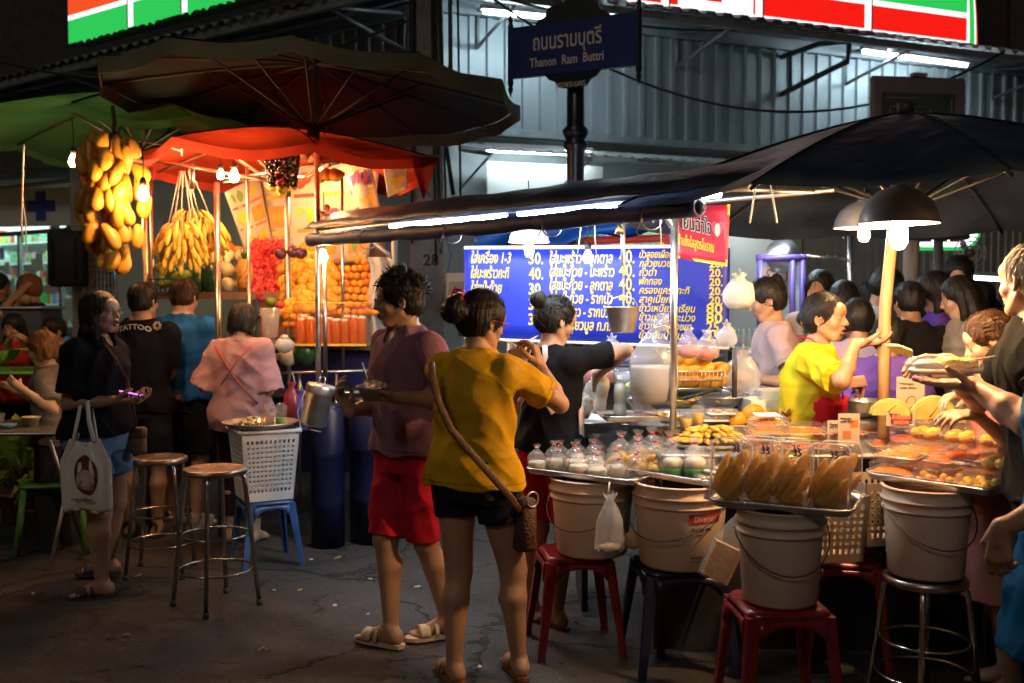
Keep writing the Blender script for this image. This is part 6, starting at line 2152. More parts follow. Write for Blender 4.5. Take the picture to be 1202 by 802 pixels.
for k in range(24):
 a=2*PI*k/24; x=.0115*(16*math.sin(a) ** 3)/16*3.2; y=.0115*(13*math.cos(a)-5*math.cos(2*a)-2*math.cos(3*a)-math.cos(4*a))/16*3.6
 pts.append(rat(.80+x/Wr,.60+y/Hr,.004))
mb.add(pts,[tuple(range(24))[::-1]],False); mb.build('heart_mark',mat('heart_red',(.75,.10,.18)),t)
mb=MB(); mb.add([rat(.80+.014*math.cos(a)/Wr,.58+.028*math.sin(a)/Hr,.006) for a in [2*PI*k/16 for k in range(16)]],[tuple(range(16))],False); mb.build('food_mark',mat('print_5'),t)
def cpost(px,D,y0,y1,r,lab,m=steel,name='cart_pole'):
 a,b=P(px,y0,D),P(px,y1,D); mb=MB(); mb.cyl((0,0,0),(0,0,b.z-a.z),r,n=12); o=mb.build(name,m); o.location=a; return tag(o,lab,'pole')
cpost(790,4.55,505,246,.016,'bright steel cart post in front of the menu banner')
mb=MB(); o_=P(790,262,4.55); mb.tube([P(772,236,4.6)-o_,P(789,266,4.55)-o_],.015,6); o=mb.build('post_brace',steel); o.location=o_; tag(o,'short slanted steel brace at the top of the cart post','brace')
cpost(862,4.9,470,408,.013,'short dark post holding the wire mango basket',iron)
t=thing('hanging_pail','small steel pail hanging from a rod before the menu banner','pail',P(731,375,4.9))
mb=MB(); mb.lathe([(0,-.064),(.056,-.064),(.058,-.058),(.080,.055),(.084,.058),(.082,.062),(.076,.054),(.054,-.056),(0,-.058)],n=28); mb.build('pail_body',steel,t)
mb=MB(); mb.tube([(-.080,0,.052),(-.05,0,.10),(0,0,.115),(.05,0,.10),(.080,0,.052)],.003,5); mb.build('handle',steel,t)
mb=MB(); z1=P(731,236,4.9).z-t.location.z; mb.cyl((0,0,.115),(0,0,.2),.003); mb.tube([(0,0,.2),(.012,0,.22),(.010,0,.25),(0,0,.26),(0,0,z1)],[.004,.004,.005,.011,.011],8); mb.build('hanging_rod',steel_d,t)
t=thing('brass_bell','small brass bell on the pail rod','bell',P(727,268,4.87))
mb=MB(); mb.lathe([(0,.025),(.008,.022),(.014,.0),(.024,-.028),(.022,-.028),(0,-.0)],n=14); mb.build('bell_body',mat('brass',(.6,.42,.12),rough=.3,metal=1),t)
mb=MB(); mb.ell((0,0,-.03),.006,nu=8,nv=6); mb.build('clapper',iron,t)
for k,(px,y0,y1,D,dx,lab) in enumerate(((692,228,298,4.9,-14,'pale split plastic cord over the second cool lamp'),(768,208,262,4.3,-1,'long white looped cord hanging left of the cart post'),(896,196,262,3.9,-16,'wide white cord loop hanging from the navy umbrella'))):
 t=thing('cord_loop',lab,'cord',P(px,y0,D)); o_=t.location.copy()
 for sx in (0,1):
  mb=MB(); xs=(dx if sx == 0 else (8 if k != 2 else 16))
  mb.tube([Vector((0,0,0)),P(px+xs*.45+(2 if sx else -2),y0+(y1-y0)*.35,D)-o_,P(px+xs*.8,y0+(y1-y0)*.7,D)-o_,P(px+xs,y1+(25 if k == 1 and sx else 0),D)-o_],.0065 if k < 2 else .008,6,flat=.4)
  mb.build('cord_strand',white_cord,t)
white_shade=mat('shade_white',(.55,.58,.62),rough=.35,trans=.12)
grey_shade=mat('shade_grey',(.26,.25,.25),rough=.35,metal=.3,var=.1)
bulb('white metal lamp hanging before the menu banner over the seller in black',P(621,292,5.3),warm=False,S=260,cfl=.6,shade=(.105,.10,white_shade),up=.35)
bulb('bare white bulb on a cord left of the brass bell',P(690,303,5.5),warm=False,S=100,r=.026,up=.35)
bulb('large grey dome lamp glowing beside the wooden umbrella pole',P(1055,273,3.75),warm=True,S=620,cfl=.85,shade=(.142,.14,grey_shade),up=.3,m=lamp_mat('bulb_dome',(1,.56,.25),760))
bulb('smaller grey dome lamp just left of the wooden umbrella pole',P(1014,276,4.75),warm=True,S=380,r=.028,shade=(.135,.13,grey_shade),up=.4,m=lamp_mat('bulb_dome2',(1,.58,.26),560))
bucket_m=mat('bucket_plastic',(.62,.47,.36),rough=.5,var=.08,vscale=4,dirt=.35,dcol=(.30,.22,.17),dscale=5)
def bucket(label,X,Y,z0,r_,H_,ha=0.,writing=False):
 t=thing('plastic_bucket',label,'bucket',(X,Y,z0))
 b=r_*.86
 mb=MB(); mb.lathe([(0,.002),(b-.01,.002),(b,.012),(b+(r_-b)*.72,H_*.72),(b+(r_-b)*.74,H_*.74),(r_*1.02,H_*.745),(r_*1.02,H_*.76),(r_*.985,H_*.765),(r_*.99,H_*.84),(r_*1.05,H_*.85),(r_*1.05,H_*.875),(r_,H_*.88),(r_,H_*.97),(r_*1.04,H_*.985),(r_*1.03,H_),(r_*.95,H_),(r_*.93,H_*.9)],n=48); mb.build('bucket_body',bucket_m,t)
 mb=MB(); a=ha
 mb.tube([(r_*1.06*math.cos(a+PI*.1),r_*1.06*math.sin(a+PI*.1),H_*.80)]+[(r_*1.10*math.cos(a+PI*.1-u*PI*1.0),r_*1.10*math.sin(a+PI*.1-u*PI*1.0),H_*(.80-.42*math.sin(PI*u))) for u in [k/14 for k in range(15)]],.0028,5); mb.build('handle',iron,t)
 if writing:
  def cyl_text(s,ang,z,size,width,m,name,bold=0.):
   vs,fs=text_data(s,size,extrude=.0006,bold=bold,width=width)
   mb=MB(); out=[]
   for v in vs:
    zz=z+v.y; rr_=(b+(r_-b)*zz/H_)*1.004+v.z+.001
    an=ang+v.x/r_
    out.append((rr_*math.cos(an),rr_*math.sin(an),zz))
   mb.add(out,fs,False); return mb.build(name,m,t)
  def patch(a0,a1,z0,z1,m,name):
   mb=MB(); mb.grid(lambda u,v: Vector((((b+(r_-b)*(z0+(z1-z0)*v)/H_)*1.003+.0012)*math.cos(a0+(a1-a0)*u),((b+(r_-b)*(z0+(z1-z0)*v)/H_)*1.003+.0012)*math.sin(a0+(a1-a0)*u),z0+(z1-z0)*v)),12,1); return mb.build(name,m,t)
  a0=-PI/2+.02
  patch(a0,a0+.80,.205,.245,mat('label_red',(.38,.03,.035),rough=.5),'label_band')
  cyl_text('Diversey',a0+.12,.213,.036,.105,mat('label_white',(.6,.55,.5)),'lettering')
  dk=mat('label_dark',(.06,.04,.05))
  cyl_text('The Clear Way',a0+.06,.176,.018,.095,dk,'lettering',.0004)
  cyl_text('to clean',a0+.06,.158,.013,.05,dk,'lettering')
  cyl_text('Diversey Hygiene',a0+.06,.062,.014,.085,dk,'lettering',.0003)
  cyl_text('Bangkok',a0+.06,.047,.012,.05,dk,'lettering')
 return t
bucket('cream plastic bucket under the leftmost sweets tray',P(697,0,4.45).x,4.45,.435,.180,.335,ha=-.9)
plastic_stool('red plastic stool under the leftmost cream bucket',P(676,0,4.5).x,4.5,.433,red_pl,rz=R(8),w=.145,spread=.05)
bucket('cream plastic bucket with a red printed label on the dark blue stool',P(803,0,4.25).x,4.25,.437,.195,.35,ha=-1.0,writing=True)
plastic_stool('dark navy plastic stool carrying the bucket with the red label',P(800,0,4.3).x,4.3,.435,blue_pl,rz=R(6),w=.165,spread=.05)
bucket('cream plastic bucket on the nearest red stool below the mango packs',P(923,0,3.55).x,3.55,.488,.150,.335,ha=-.3)
plastic_stool('nearest red plastic stool cut by the bottom picture edge',P(921,0,3.57).x,3.57,.486,red_pl,rz=R(4),w=.150,spread=.04)
q=(P(1098,0,3.8).x,3.8)
bucket('cream plastic bucket on the chrome stool at the far right',q[0],q[1],.515,.158,.335,ha=-.2)
steel_stool('chrome stool under the rightmost cream bucket',q[0],q[1],H_=.512,rz=R(20),r_=.15,spread=.20)
steel_stool('chrome stool in the dark under the cart centre',P(845,0,4.7).x,4.7,H_=.45,rz=R(10),r_=.15,spread=.20)
plastic_stool('second red plastic stool in the dark behind the nearest bucket',P(1000,0,4.3).x,4.3,.46,red_pl,rz=R(-12),w=.14,spread=.04)
for px,D,z,lab in ((975,4.05,.52,'cream perforated crate in the dark behind the nearest bucket'),(1040,4.2,.55,'cream perforated crate left of the rightmost bucket')):
 t=thing('perforated_crate',lab,'crate',(P(px,0,D).x,D,z),R(10))
 basket_wall(t,.11,.13,.26,mat('crate_cream',(.42,.33,.24),rough=.6),8,7,hole=.5)
 mb=MB(); mb.box((-.11,-.11,.001),(.11,.11,.006)); mb.build('base',mat('crate_cream'),t)
ct=thing('cart_counter','steel topped sweets cart counter with dark panels behind the bucket stands','cart',(0,0,0))
mb=MB(); xL,xR=.22,2.15
mb.bbox((.62,4.30,.868),(2.10,4.88,.890),r=.03); mb.build('counter_top',steel_d,ct)
mb=MB(); mb.bbox((.30,4.62+.27,.90),(2.10,5.45,.925),r=.03); mb.build('counter_top',steel,ct)
mb=MB(); mb.box((.62,4.40,.02),(2.05,4.43,.867)); mb.box((.34,4.93,.02),(.37,5.40,.899)); mb.build('side_panel',mat('cart_panel',(.03,.032,.038),rough=.5,metal=.3,var=.3),ct)
for x,y in ((.64,4.34),(2.06,4.34),(.36,5.40),(2.06,5.40)):
 mb=MB(); mb.cyl((x,y,0),(x,y,.866),.018); mb.build('leg',iron,ct)
def tray(label,X,Y,z,rz,w,d,m=steel,tilt=0.):
 t=thing('metal_tray',label,'tray',(X,Y,z),rz)
 mb=MB(); rings=[]
 for zz,e in ((0.0,.0),(.002,-.004),(.022,.010),(.026,.018),(.022,.020),(-.001,.004)):
  ww,dd_,r_=w+e,d+e,.03+e; ring=[]
  for cx,cy,a0 in ((ww-r_,dd_-r_,0),(-ww+r_,dd_-r_,PI/2),(-ww+r_,-dd_+r_,PI),(ww-r_,-dd_+r_,1.5*PI)):
   for k in range(5): an=a0+PI/2*k/4; ring.append((cx+r_*math.cos(an),cy+r_*math.sin(an),zz))
  rings.append(ring)
 mb.rings(rings[::-1],False,False); mb.rings([rings[1]],False,True); mb.f.append(tuple(range(len(mb.v)-20,len(mb.v)))); mb.mi.append(0); mb.sm.append(False)
 mb.build('tray_body',m,t); return t
def tray_between(label,a,b,depth,z,m=steel):
 a,b=Vector(a),Vector(b); d=Vector((b.x-a.x,b.y-a.y,0)); L_=d.length; d.normalize(); n=Vector((-d.y,d.x,0))
 c=(a+b)/2+n*depth/2
 t=tray(label,c.x,c.y,z,math.atan2(d.y,d.x),L_/2,depth/2,m)
 return t,lambda u,v: Vector((a.x,a.y,z))+d*(L_*u)+n*(depth*v)
T1,f1=tray_between('metal tray of tied coconut milk bags on the leftmost bucket',PZ(620,556,.775),PZ(740,571,.775),.42,.778)
T2,f2=tray_between('metal tray of banana bags and green bags on the labelled bucket',PZ(712,553,.79),PZ(846,574,.79),.42,.793)
T3,f3=tray_between('metal tray of upright mango packs on the nearest bucket',PZ(838,595,.825),PZ(994,609,.825),.30,.828)
T4,f4=tray_between('metal tray of orange sweet boxes on the rightmost bucket',PZ(1020,563,.85),PZ(1160,584,.85),.52,.855)
film=clear('bag_film',film=.13,rough=.12,bump=.9,bscale=60)
red_band=mat('rubber_band',(.55,.03,.02),rough=.5)
def bag_proto(label,r_,hc,H_,cm,group,cm2=None,bananas=False):
 t=thing('tied_bag',label,'bag',(0,0,0),group=group)
 mb=MB()
 if bananas:
  for k in range(8):
   a=k*1.25; q=Vector((r_*.42*math.cos(a),r_*.42*math.sin(a),.016+.009*(k % 5)))
   mb.ell(q*1.2,(.019,.044,.018),M=Matrix.Rotation(a*1.3,3,'Z') @ Matrix.Rotation(.4,3,'X'),nu=8,nv=6)
 else:
  mb.lathe([(0,0),(r_*.8,.001),(r_,.012),(r_*.98,hc*.8),(r_*.9,hc),(0,hc+.001)],n=14)
  if cm2:
   mb.m=1; mb.lathe([(0,hc+.002),(r_*.92,hc+.002),(r_*.86,hc*1.7),(r_*.6,hc*1.95),(0,hc*2)],n=14)
 mb.build('filling',[cm,cm2] if cm2 else cm,t)
 mb=MB(); n=16; rings=[]
 for i,(rr_,z) in enumerate(((.9,.0),(1.05,.014),(1.08,hc),(1.0,hc+(H_-hc)*.35),(.72,hc+(H_-hc)*.65),(.28,H_*.93),(.16,H_),(.34,H_*1.08),(.42,H_*1.16))):
  rings.append([(r_*rr_*(1+(.10*math.sin(j*2.1+i) if i > 2 else .0))*math.cos(2*PI*j/n),r_*rr_*(1+(.10*math.cos(j*3.3+i) if i > 2 else 0))*math.sin(2*PI*j/n),z) for j in range(n)])
 mb.rings(rings); mb.build('bag_film',film,t)
 mb=MB(); mb.tube([(r_*.17*math.cos(a),r_*.17*math.sin(a),H_) for a in [2*PI*k/10 for k in range(10)]],.0035,5,closed=True); mb.build('rubber_band',red_band,t)
 return t
coco=mat('coconut_milk',(.72,.66,.52),rough=.3,var=.05,trans=.15); coco2=mat('coconut_tan',(.58,.44,.24),rough=.35,var=.1)
pb=bag_proto('small tied clear bag of cream coconut milk on the leftmost tray',.040,.044,.098,coco2,'coconut milk bags on the leftmost tray',cm2=None)
spots=[]
for j in range(5):
 for i in range(5):
  spots.append((.06+.20*i+(j % 2)*.07+rr(-.02,.02),.09+.20*j+rr(-.02,.02)))
me_c=pb.children[0].data
first=True
white_c=mesh_only(MB().lathe([(0,0),(.032,.001),(.040,.014),(.0394,.036),(.036,.044),(0,.045)],n=14),coco,'filling')
cap_c=MB(); cap_c.lathe([(0,0),(.032,.001),(.040,.014),(.0398,.028)],n=14); cap_c.m=1; cap_c.lathe([(.0399,.0281),(.039,.042),(.035,.047),(0,.0475)],n=14)
two_c=mesh_only(cap_c,[coco2,coco],'filling')
for (u,v) in spots:
 if u > .97: continue
 p=f1(u,v)
 if first: o=pb; o.location=p+Vector((0,0,.004)); first=False
 else: o=dup(pb,loc=p+Vector((0,0,.004)),rz=rr(0,6));
 s_=rr(.92,1.12); o.scale=(s_,s_,s_*rr(.95,1.15))
 for c_ in sc.objects[-4:]:
  if c_.parent is o and c_.name.startswith('filling'): c_.data=random.choice((me_c,white_c,two_c))
pb=bag_proto('tied clear bag of yellow bananas on the labelled bucket tray',.058,.06,.145,mat('cooked_banana',(.80,.44,.03),rough=.35,var=.15),'banana bags on the labelled bucket tray',bananas=True)
first=True
for (u,v) in ((.08,.10),(.24,.10),(.36,.16),(.06,.42),(.20,.40),(.34,.45),(.10,.72),(.26,.70)):
 p=f2(u,v)+Vector((0,0,.004))
 if first: pb.location=p; first=False
 else: o=dup(pb,loc=p,rz=rr(0,6)); s_=rr(.92,1.1); o.scale=(s_,)*3
grn=mat('pandan_green',(.03,.30,.03),rough=.3,trans=.2)
pb=bag_proto('tied clear bag of green noodles under coconut milk',.048,.042,.14,grn,'green and white sweet bags',cm2=coco)
first=True
for (u,v) in ((.54,.12),(.60,.34),(.68,.22),(.66,.50)):
 p=f2(u,v)+Vector((0,0,.004))
 if first: pb.location=p; first=False
 else: o=dup(pb,loc=p,rz=rr(0,6)); o.scale=(rr(.9,1.1),)*3
def flat_pack(label,p,rz,n):
 t=thing('wrapped_pack',label,'food pack',p,rz)
 mb=MB(); mb.bbox((-.065,-.045,0),(.065,.045,.012),r=.015); mb.build('foam_dish',mat('foam_white',(.72,.70,.66),rough=.6),t)
 mb=MB()
 for k in range(n): mb.ell((rr(-.045,.045),rr(-.03,.03),.018+rr(0,.006)),(.018,.011,.008),M=Matrix.Rotation(rr(0,3),3,'Z'),nu=8,nv=5)
 mb.build('filling',mat('tan_sweet',(.60,.36,.16),rough=.4,var=.2),t)
 mb=MB(); mb.bbox((-.068,-.048,.0),(.068,.048,.032),r=.018); mb.build('wrap_film',clear('wrap',film=.12,rough=.08,bump=.9,bscale=40),t)
for k,(u,v,z) in enumerate(((.86,.14,.004),(.90,.42,.004),(.87,.28,.040))):
 flat_pack(('film wrapped pack of tan sweets at the right front of the labelled bucket tray','film wrapped pack of tan sweets at the back right of the labelled bucket tray','film wrapped pack resting across two other tan sweet packs')[k],f2(u,v)+Vector((0,0,z)),rr(-.2,.4)+.3,9)
clam=clear('clam_plastic',tint=(1,.98,.95),film=.07,rough=.06,bump=.25,bscale=30)
m_rice=mat('mango_flesh',(.84,.56,.10),rough=.28,var=.15,vscale=12,coat=.5,trans=.45)
def mango_pack(label,p,rz,lean,group=None):
 t=thing('mango_pack',label,'food pack',p,rz,group); t.rotation_euler=(lean,0,rz); t.scale=(1.16,1.1,1.32)
 w,hh_,dp=.056,.165,.034
 mb=MB()
 for k in range(4):
  mb.ell((-.030+.019*k,-.004*(k % 2),.082-.010*k),(.0125,.024,.058-.004*k),M=Matrix.Rotation(.42+.10*k,3,'Y'),nu=14,nv=12)
 mb.ell((.020,.008,.105),(.020,.016,.045),M=Matrix.Rotation(.6,3,'Y')); mb.ell((-.004,.004,.030),(.040,.020,.022))
 mb.build('mango_slices',m_rice,t)
 mb=MB(); M=Matrix.Rotation(PI/2,4,'X')
 mb.bbox((-w,.0,-dp),(w,hh_,dp*.9),r=.022,M=M,n=4)
 mb.build('clear_box',clam,t)
 for q in (-.002,.004):
  mb=MB(); pts=[]
  for cx,cz,a0 in ((w-.02,hh_-.02,0),(-w+.02,hh_-.02,PI/2),(-w+.02,.02,PI),(w-.02,.02,1.5*PI)):
   for k in range(5): an=a0+PI/2*k/4; pts.append((cx+.026*math.cos(an),q,cz+.026*math.sin(an)))
  mb.tube(pts,.0022,5,closed=True); mb.build('rim',clear('rim_clear',film=.45,rough=.1),t)
 mb=MB(); put_text(mb,random.choice(('35','35','35')),frame_M((.008,-dp-.003,.135),(1,0,0)),.026,bold=.0006); mb.build('price_mark',mat('ink_violet',(.06,.03,.25)),t)
 return t
rz3=T3.rotation_euler.z
for k,(u,v) in enumerate(((.10,.16),(.33,.16),(.57,.14),(.84,.16))):
 mango_pack(('leftmost upright clear pack of yellow mango slices','second upright clear mango pack from the left','third upright clear mango pack from the left','rightmost front upright clear mango pack')[k],f3(u,v)+Vector((0,0,.006)),rz3+(.05,-.04,.02,-.05)[k],-.14)
for k,(u,v) in enumerate(((.28,.46),(.52,.46),(.90,.44))):
 mango_pack(('upright mango pack half hidden behind the two left front packs','upright mango pack half hidden behind the third front pack','upright mango pack behind the rightmost front pack')[k],f3(u,v)+Vector((0,0,.006)),rz3+.05,-.14)
m_osw=mat('orange_threads',(.78,.20,.012),rough=.4,var=.25,vscale=40,bump=.8,bscale=120)
m_ysw=mat('yellow_balls',(.74,.46,.02),rough=.35,var=.1)
def clamshell(label,p,rz,w=.075,d=.055,hh_=.045,kind='threads',group=None,paper=False,m=None):
 t=thing('sweet_box',label,'food box',p,rz,group); hh_ *= 1.25; t.rotation_euler=(R(5),0,rz)
 mb=MB(); rs=random.Random(int(p[0]*1000))
 if kind == 'threads':
  mb.grid(lambda u,v: Vector((-w*.9+1.8*w*u,-d*.88+1.76*d*v,.006+hh_*.62*(math.sin(PI*min(.96,max(.04,u)))*math.sin(PI*min(.96,max(.04,v)))) ** .25+.004*math.sin(u*40+v*13)*math.sin(v*37))),26,20)
 elif kind == 'balls':
  for i in range(4):
   for j in range(3):
    mb.ell((-w*.72+w*.48*i,-d*.6+d*.6*j,.014+.012*((i+j) % 2)),.0165,nu=10,nv=7)
 else:
  for i in range(2):
   for j in range(2): mb.ell((-w*.45+w*.9*i,-d*.45+d*.9*j,.022),(.026,.024,.022),nu=14,nv=10)
 mb.build('sweets',m or (m_osw if kind == 'threads' else m_ysw),t)
 mb=MB(); mb.bbox((-w,-d,0),(w,d,hh_*.45),r=.014); mb.bbox((-w*.97,-d*.97,hh_*.47),(w*.97,d*.97,hh_),r=.016); mb.build('clear_box',clam,t)
 mb=MB(); pts=[]
 for cx,cy,a0 in ((w-.01,d-.01,0),(-w+.01,d-.01,PI/2),(-w+.01,-d+.01,PI),(w-.01,-d+.01,1.5*PI)):
  for k in range(4): an=a0+PI/2*k/3; pts.append((cx+.016*math.cos(an),cy+.016*math.sin(an),hh_*.46))
 mb.tube(pts,.002,4,closed=True); mb.build('rim',clear('rim_clear'),t)
 if paper:
  mb=MB(); mb.box((-w*.8,-d*.7,hh_+.001),(w*.6,d*.7,hh_+.003)); mb.build('paper_slip',mat('paper_white',(.75,.75,.78),rough=.7),t)
 return t
rz4=T4.rotation_euler.z
labs=['clear box of orange egg threads at the front left of the rightmost tray','clear box of orange bead sweets at the front centre of the rightmost tray','clear box of yellow sweet balls at the front right corner of the rightmost tray',
'long clear box of orange threads in the second row of the rightmost tray','small clear box of red orange sweets in the middle of the rightmost tray','clear box of orange sweets right of the tray middle',
'clear box of four yellow balls at the back left of the rightmost tray','clear box of four yellow balls at the back centre of the rightmost tray','clear box of four yellow balls at the back right of the rightmost tray',
'stacked upper box of yellow balls over the tray corner box']
rd=mat('red_sweet',(.72,.13,.03),rough=.4,var=.2,vscale=30)
ob=mat('orange_beads',(.80,.34,.04),rough=.35,var=.15)
lay4=((.17,.12,0,.088,.062,'threads',None),(.54,.12,0,.082,.06,'balls',ob),(.86,.13,0,.062,.06,'balls',None),(.20,.36,.065,.100,.05,'threads',None),(.56,.36,.065,.050,.05,'threads',rd),
(.76,.36,.065,.045,.05,'threads',rd),(.14,.60,.13,.062,.05,'four',None),(.44,.60,.13,.056,.05,'four',None),(.74,.60,.13,.060,.05,'four',None),(.92,.30,.07,.055,.05,'four',None))
for k,(u,v,z,w,d,kd,m) in enumerate(lay4):
 clamshell(labs[k],f4(u,v)+Vector((0,0,.006+z)),rz4+rr(-.06,.06),w,d,.052,kd,m=m)
for k,(u,v,z,w,kd,m) in enumerate(((.20,.36,0,.095,'threads',None),(.62,.36,0,.09,'threads',rd),(.18,.60,0,.085,'threads',None),(.60,.60,0,.09,'threads',rd),(.18,.60,.065,.085,'threads',rd),(.60,.60,.065,.09,'threads',None))):
 clamshell(('lower box of orange threads under the long second row box','lower box of red orange sweets under the small middle boxes','bottom box of orange threads in the back left stack of the rightmost tray','bottom box of red sweets in the back right stack of the rightmost tray','middle box of red sweets in the back left stack','middle box of orange threads in the back right stack')[k],f4(u,v)+Vector((0,0,.005+z)),rz4,w,.05,.046,kd,m=m)
clamshell('second layer box of orange threads on the front left box',f4(.18,.15)+Vector((0,0,.074)),rz4+.03,.082,.050,.036,'threads')
clamshell('flat box of red sweets leaning between the front and middle rows',f4(.52,.20)+Vector((0,0,.074)),rz4-.1,.05,.045,.030,'threads',m=rd)
zt=.892
for k,(px,py,dz,pp,lab) in enumerate(((908,532,0,True,'box of orange sweets under a white paper slip left on the counter'),(950,536,0,False,'box of orange sweets next to the papered box'),(992,538,0,False,'box of orange sweets below the two small price cards'),
(905,516,.062,False,'upper box of orange sweets at the left counter stack'),(950,516,.062,False,'upper box of orange sweets at the middle counter stack'),(996,516,.062,False,'upper box of orange sweets at the right counter stack'),
(885,524,0.0,False,'orange sweet box half covered by the papered box'),(930,503,0.0,False,'box of orange sweets before the brown dried flowers'),(1012,512,.0,False,'orange sweet box left of the melon halves'))):
 p=PZ(px,py,zt+dz); p.y=max(p.y,4.36)
 clamshell(lab,p,rr(-.08,.08)+.02,.080,.055,.048,'threads',paper=pp and True)
clamshell('papered orange sweet box on top of the left counter stack',PZ(905,505,zt+.124)+Vector((0,.05,0)),.05,.07,.05,.045,'threads',paper=True)
for k,(px,py) in enumerate(((1038,528),(1062,522),(1092,517),(1030,512),(1120,515))):
 clamshell(('box of orange sweets at the foot of the wooden pole','box of orange sweets in front of the red lettered sign box','box of orange sweets before the largest melon half','box of orange sweets just left of the red lettered sign box','box of orange sweets before the small melon wedge')[k],PZ(px,py,.895),rr(-.1,.1),.066,.05,.048,'threads',m=(m_osw,rd)[k % 2])
t=thing('oval_plate','steel plate under the heap of small grilled bananas','plate',PZ(832,522,.895) )
plate_c=t.location.copy()
mb=MB(); mb.lathe([(0,0),(.2,0),(.235,.018),(.24,.018),(.2,-.004),(0,-.004)],n=40,sy=.75); mb.build('plate_body',steel,t)
m_sb=mat('small_banana',(.74,.46,.06),rough=.45,var=.2,vscale=20,dirt=.3,dcol=(.40,.20,.04),dscale=25)
ME_SB=mesh_only(banana_mb(.085,.0135,.7),[m_sb,m_sb],'small_banana')
n=0
for lay in range(3):
 for i in range(24-lay*5):
  a=-2.9+5.6*i/(24-lay*5)
  rad=.155-.028*lay
  p=plate_c+Vector((rad*1.15*math.cos(a) ,rad*.78*math.sin(a),.022+.022*lay+rr(0,.004)))
  o=inst('small_banana',ME_SB,p,(PI/2+rr(-.2,.2),rr(-.2,.2),a+PI/2+rr(-.25,.25)),rr(.9,1.1),label='small yellow finger banana in the heap on the steel plate',cat='banana',group='finger bananas on the plate')
  n += 1
t=thing('bamboo_skewer','pale wooden skewer leaning out of the small banana heap','skewer',PZ(808,505,.93))
mb=MB(); mb.tube([(.04,0,-.01),(-.045,.03,.05)],.004,5); mb.build('stick',mat('bamboo',(.7,.55,.3)),t)
for k,(px,py,D,rot) in enumerate(((868,493,4.75,(.2,1.4,.3)),(890,497,4.68,(.2,1.5,-.2)),(884,484,4.75,(0,1.5,.1)),(905,490,4.8,(.3,1.3,.5)),(858,496,4.8,(.1,1.2,.9)))):
 inst('ripe_mango',ME_MANGO2,P(px,py,D),rot,.95,label='ripe yellow mango in the small pile left of the white boxes',cat='mango',group='mangoes beside the white boxes')
tray('flat metal tray under the small mango pile',P(872,503,4.75).x,4.8,P(872,504,4.75).z,0,.19,.10)
foam=mat('foam_white')
for k,(px,py,D,lab) in enumerate(((906,484,4.9,'front white foam box right of the mango pile'),(918,473,5.05,'rear white foam box behind the front foam box'))):
 p=P(px,py,D)
 t=thing('foam_box',lab,'box',p+Vector((0,0,.02)),.15); t.scale=(1.25,1.2,1.2)
 mb=MB()
 for a,b in (((-.11,-.07,-.045),(.11,-.06,.04)),((-.11,.06,-.045),(.11,.07,.04)),((-.11,-.0595,-.045),(-.10,.0595,.04)),((.10,-.0595,-.045),(.11,.0595,.04)),((-.0995,-.0595,-.045),(.0995,.0595,-.037))): mb.box(a,b)
 mb.build('box_shell',foam,t)
 mb=MB(); mb.box((-.098,-.058,-.036),(.098,.058,.015)); mb.build('box_filling',mat('rice_white',(.7,.68,.62),rough=.6,bump=.5,bscale=90),t)
m_dry=mat('dried_brown',(.20,.13,.04),rough=.6,var=.5,vscale=30)
for k,(px,py,s_) in enumerate(((921,492,1.),(939,497,.9),(950,499,.8))):
 t=thing('lotus_pod',('largest brown dried lotus pod on the cart','middle brown dried lotus pod on the cart','smallest brown dried lotus pod nearest the price cards')[k],'lotus pod',P(px,py,4.6)); t.scale=(s_,)*3
 mb=MB(); mb.ell((0,0,0),(.032,.032,.03),nu=12,nv=8); mb.build('pod_body',m_dry,t)
 mb=MB()
 for i in range(14):
  a=i*2.4; e=rr(-.2,1.2); d=Vector((math.cos(a)*math.cos(e),math.sin(a)*math.cos(e),math.sin(e)))
  sd=Vector((-math.sin(a),math.cos(a),0))*.016
  mb.add([d*.02,d*.04-sd,d*.058+Vector((0,0,.006)),d*.04+sd],[(0,1,2,3)])
 mb.build('petal',mat('dried_yellow',(.34,.24,.06),rough=.6,var=.4,vscale=30),t)
def card(label,px,py,D,w,hh_,rz,deco,z0=None):
 p=P(px,py,D)
 t=thing('price_card',label,'price card',p,rz)
 mb=MB(); mb.box((-w,-.002,0),(w,.002,hh_)); mb.build('card_sheet',mat('card_cream',(.70,.58,.46),rough=.5),t)
 mb=MB(); mb.box((-w-.004,-.006,-.004),(w+.004,-.004,hh_+.004)); mb.build('acrylic_cover',clear('acrylic',film=.06,rough=.03),t)
 mb=MB(); mb.box((-w,-.03,-.006),(w,.03,-.003)); mb.build('base',clear('acrylic'),t)
 for (x0,z0_,x1,z1,c) in deco:
  mb=MB(); mb.box((x0*w,-.0036,z0_*hh_),(x1*w,-.0024,z1*hh_)); mb.build('printed_patch',mat('pr_%.2f_%.2f_%.2f' % c,c,rough=.5),t)
 mb=MB()
 for k,s in enumerate(('Mango','with Rice')[:2]):
  put_text(mb,s,frame_M((-w*.8,-.0045,hh_*(.82-.1*k)),(1,0,0)),.012,width=w*(1.0 if k == 0 else 1.2))
 mb.build('lettering',mat('label_dark'),t)
 return t
card('cream price card with an orange square leaning left of the melon halves',996,522,4.25,.045,.13,R(2),[(-.6,.2,.2,.45,(.7,.2,.03)),(.1,.55,.85,.8,(.75,.25,.02))])
card('second cream price card behind the orange square card',981,524,4.32,.035,.11,R(-2),[(-.7,.25,.1,.5,(.7,.25,.05))])
card('tall white card with a drawn mango beside the wooden pole',1068,492,4.45,.060,.185,R(-2),[])
t=card('small red lettered sign box in front of the melon halves',1057,500,4.25,.060,.055,R(0),[(-.7,.12,.8,.88,(.12,.02,.01))])
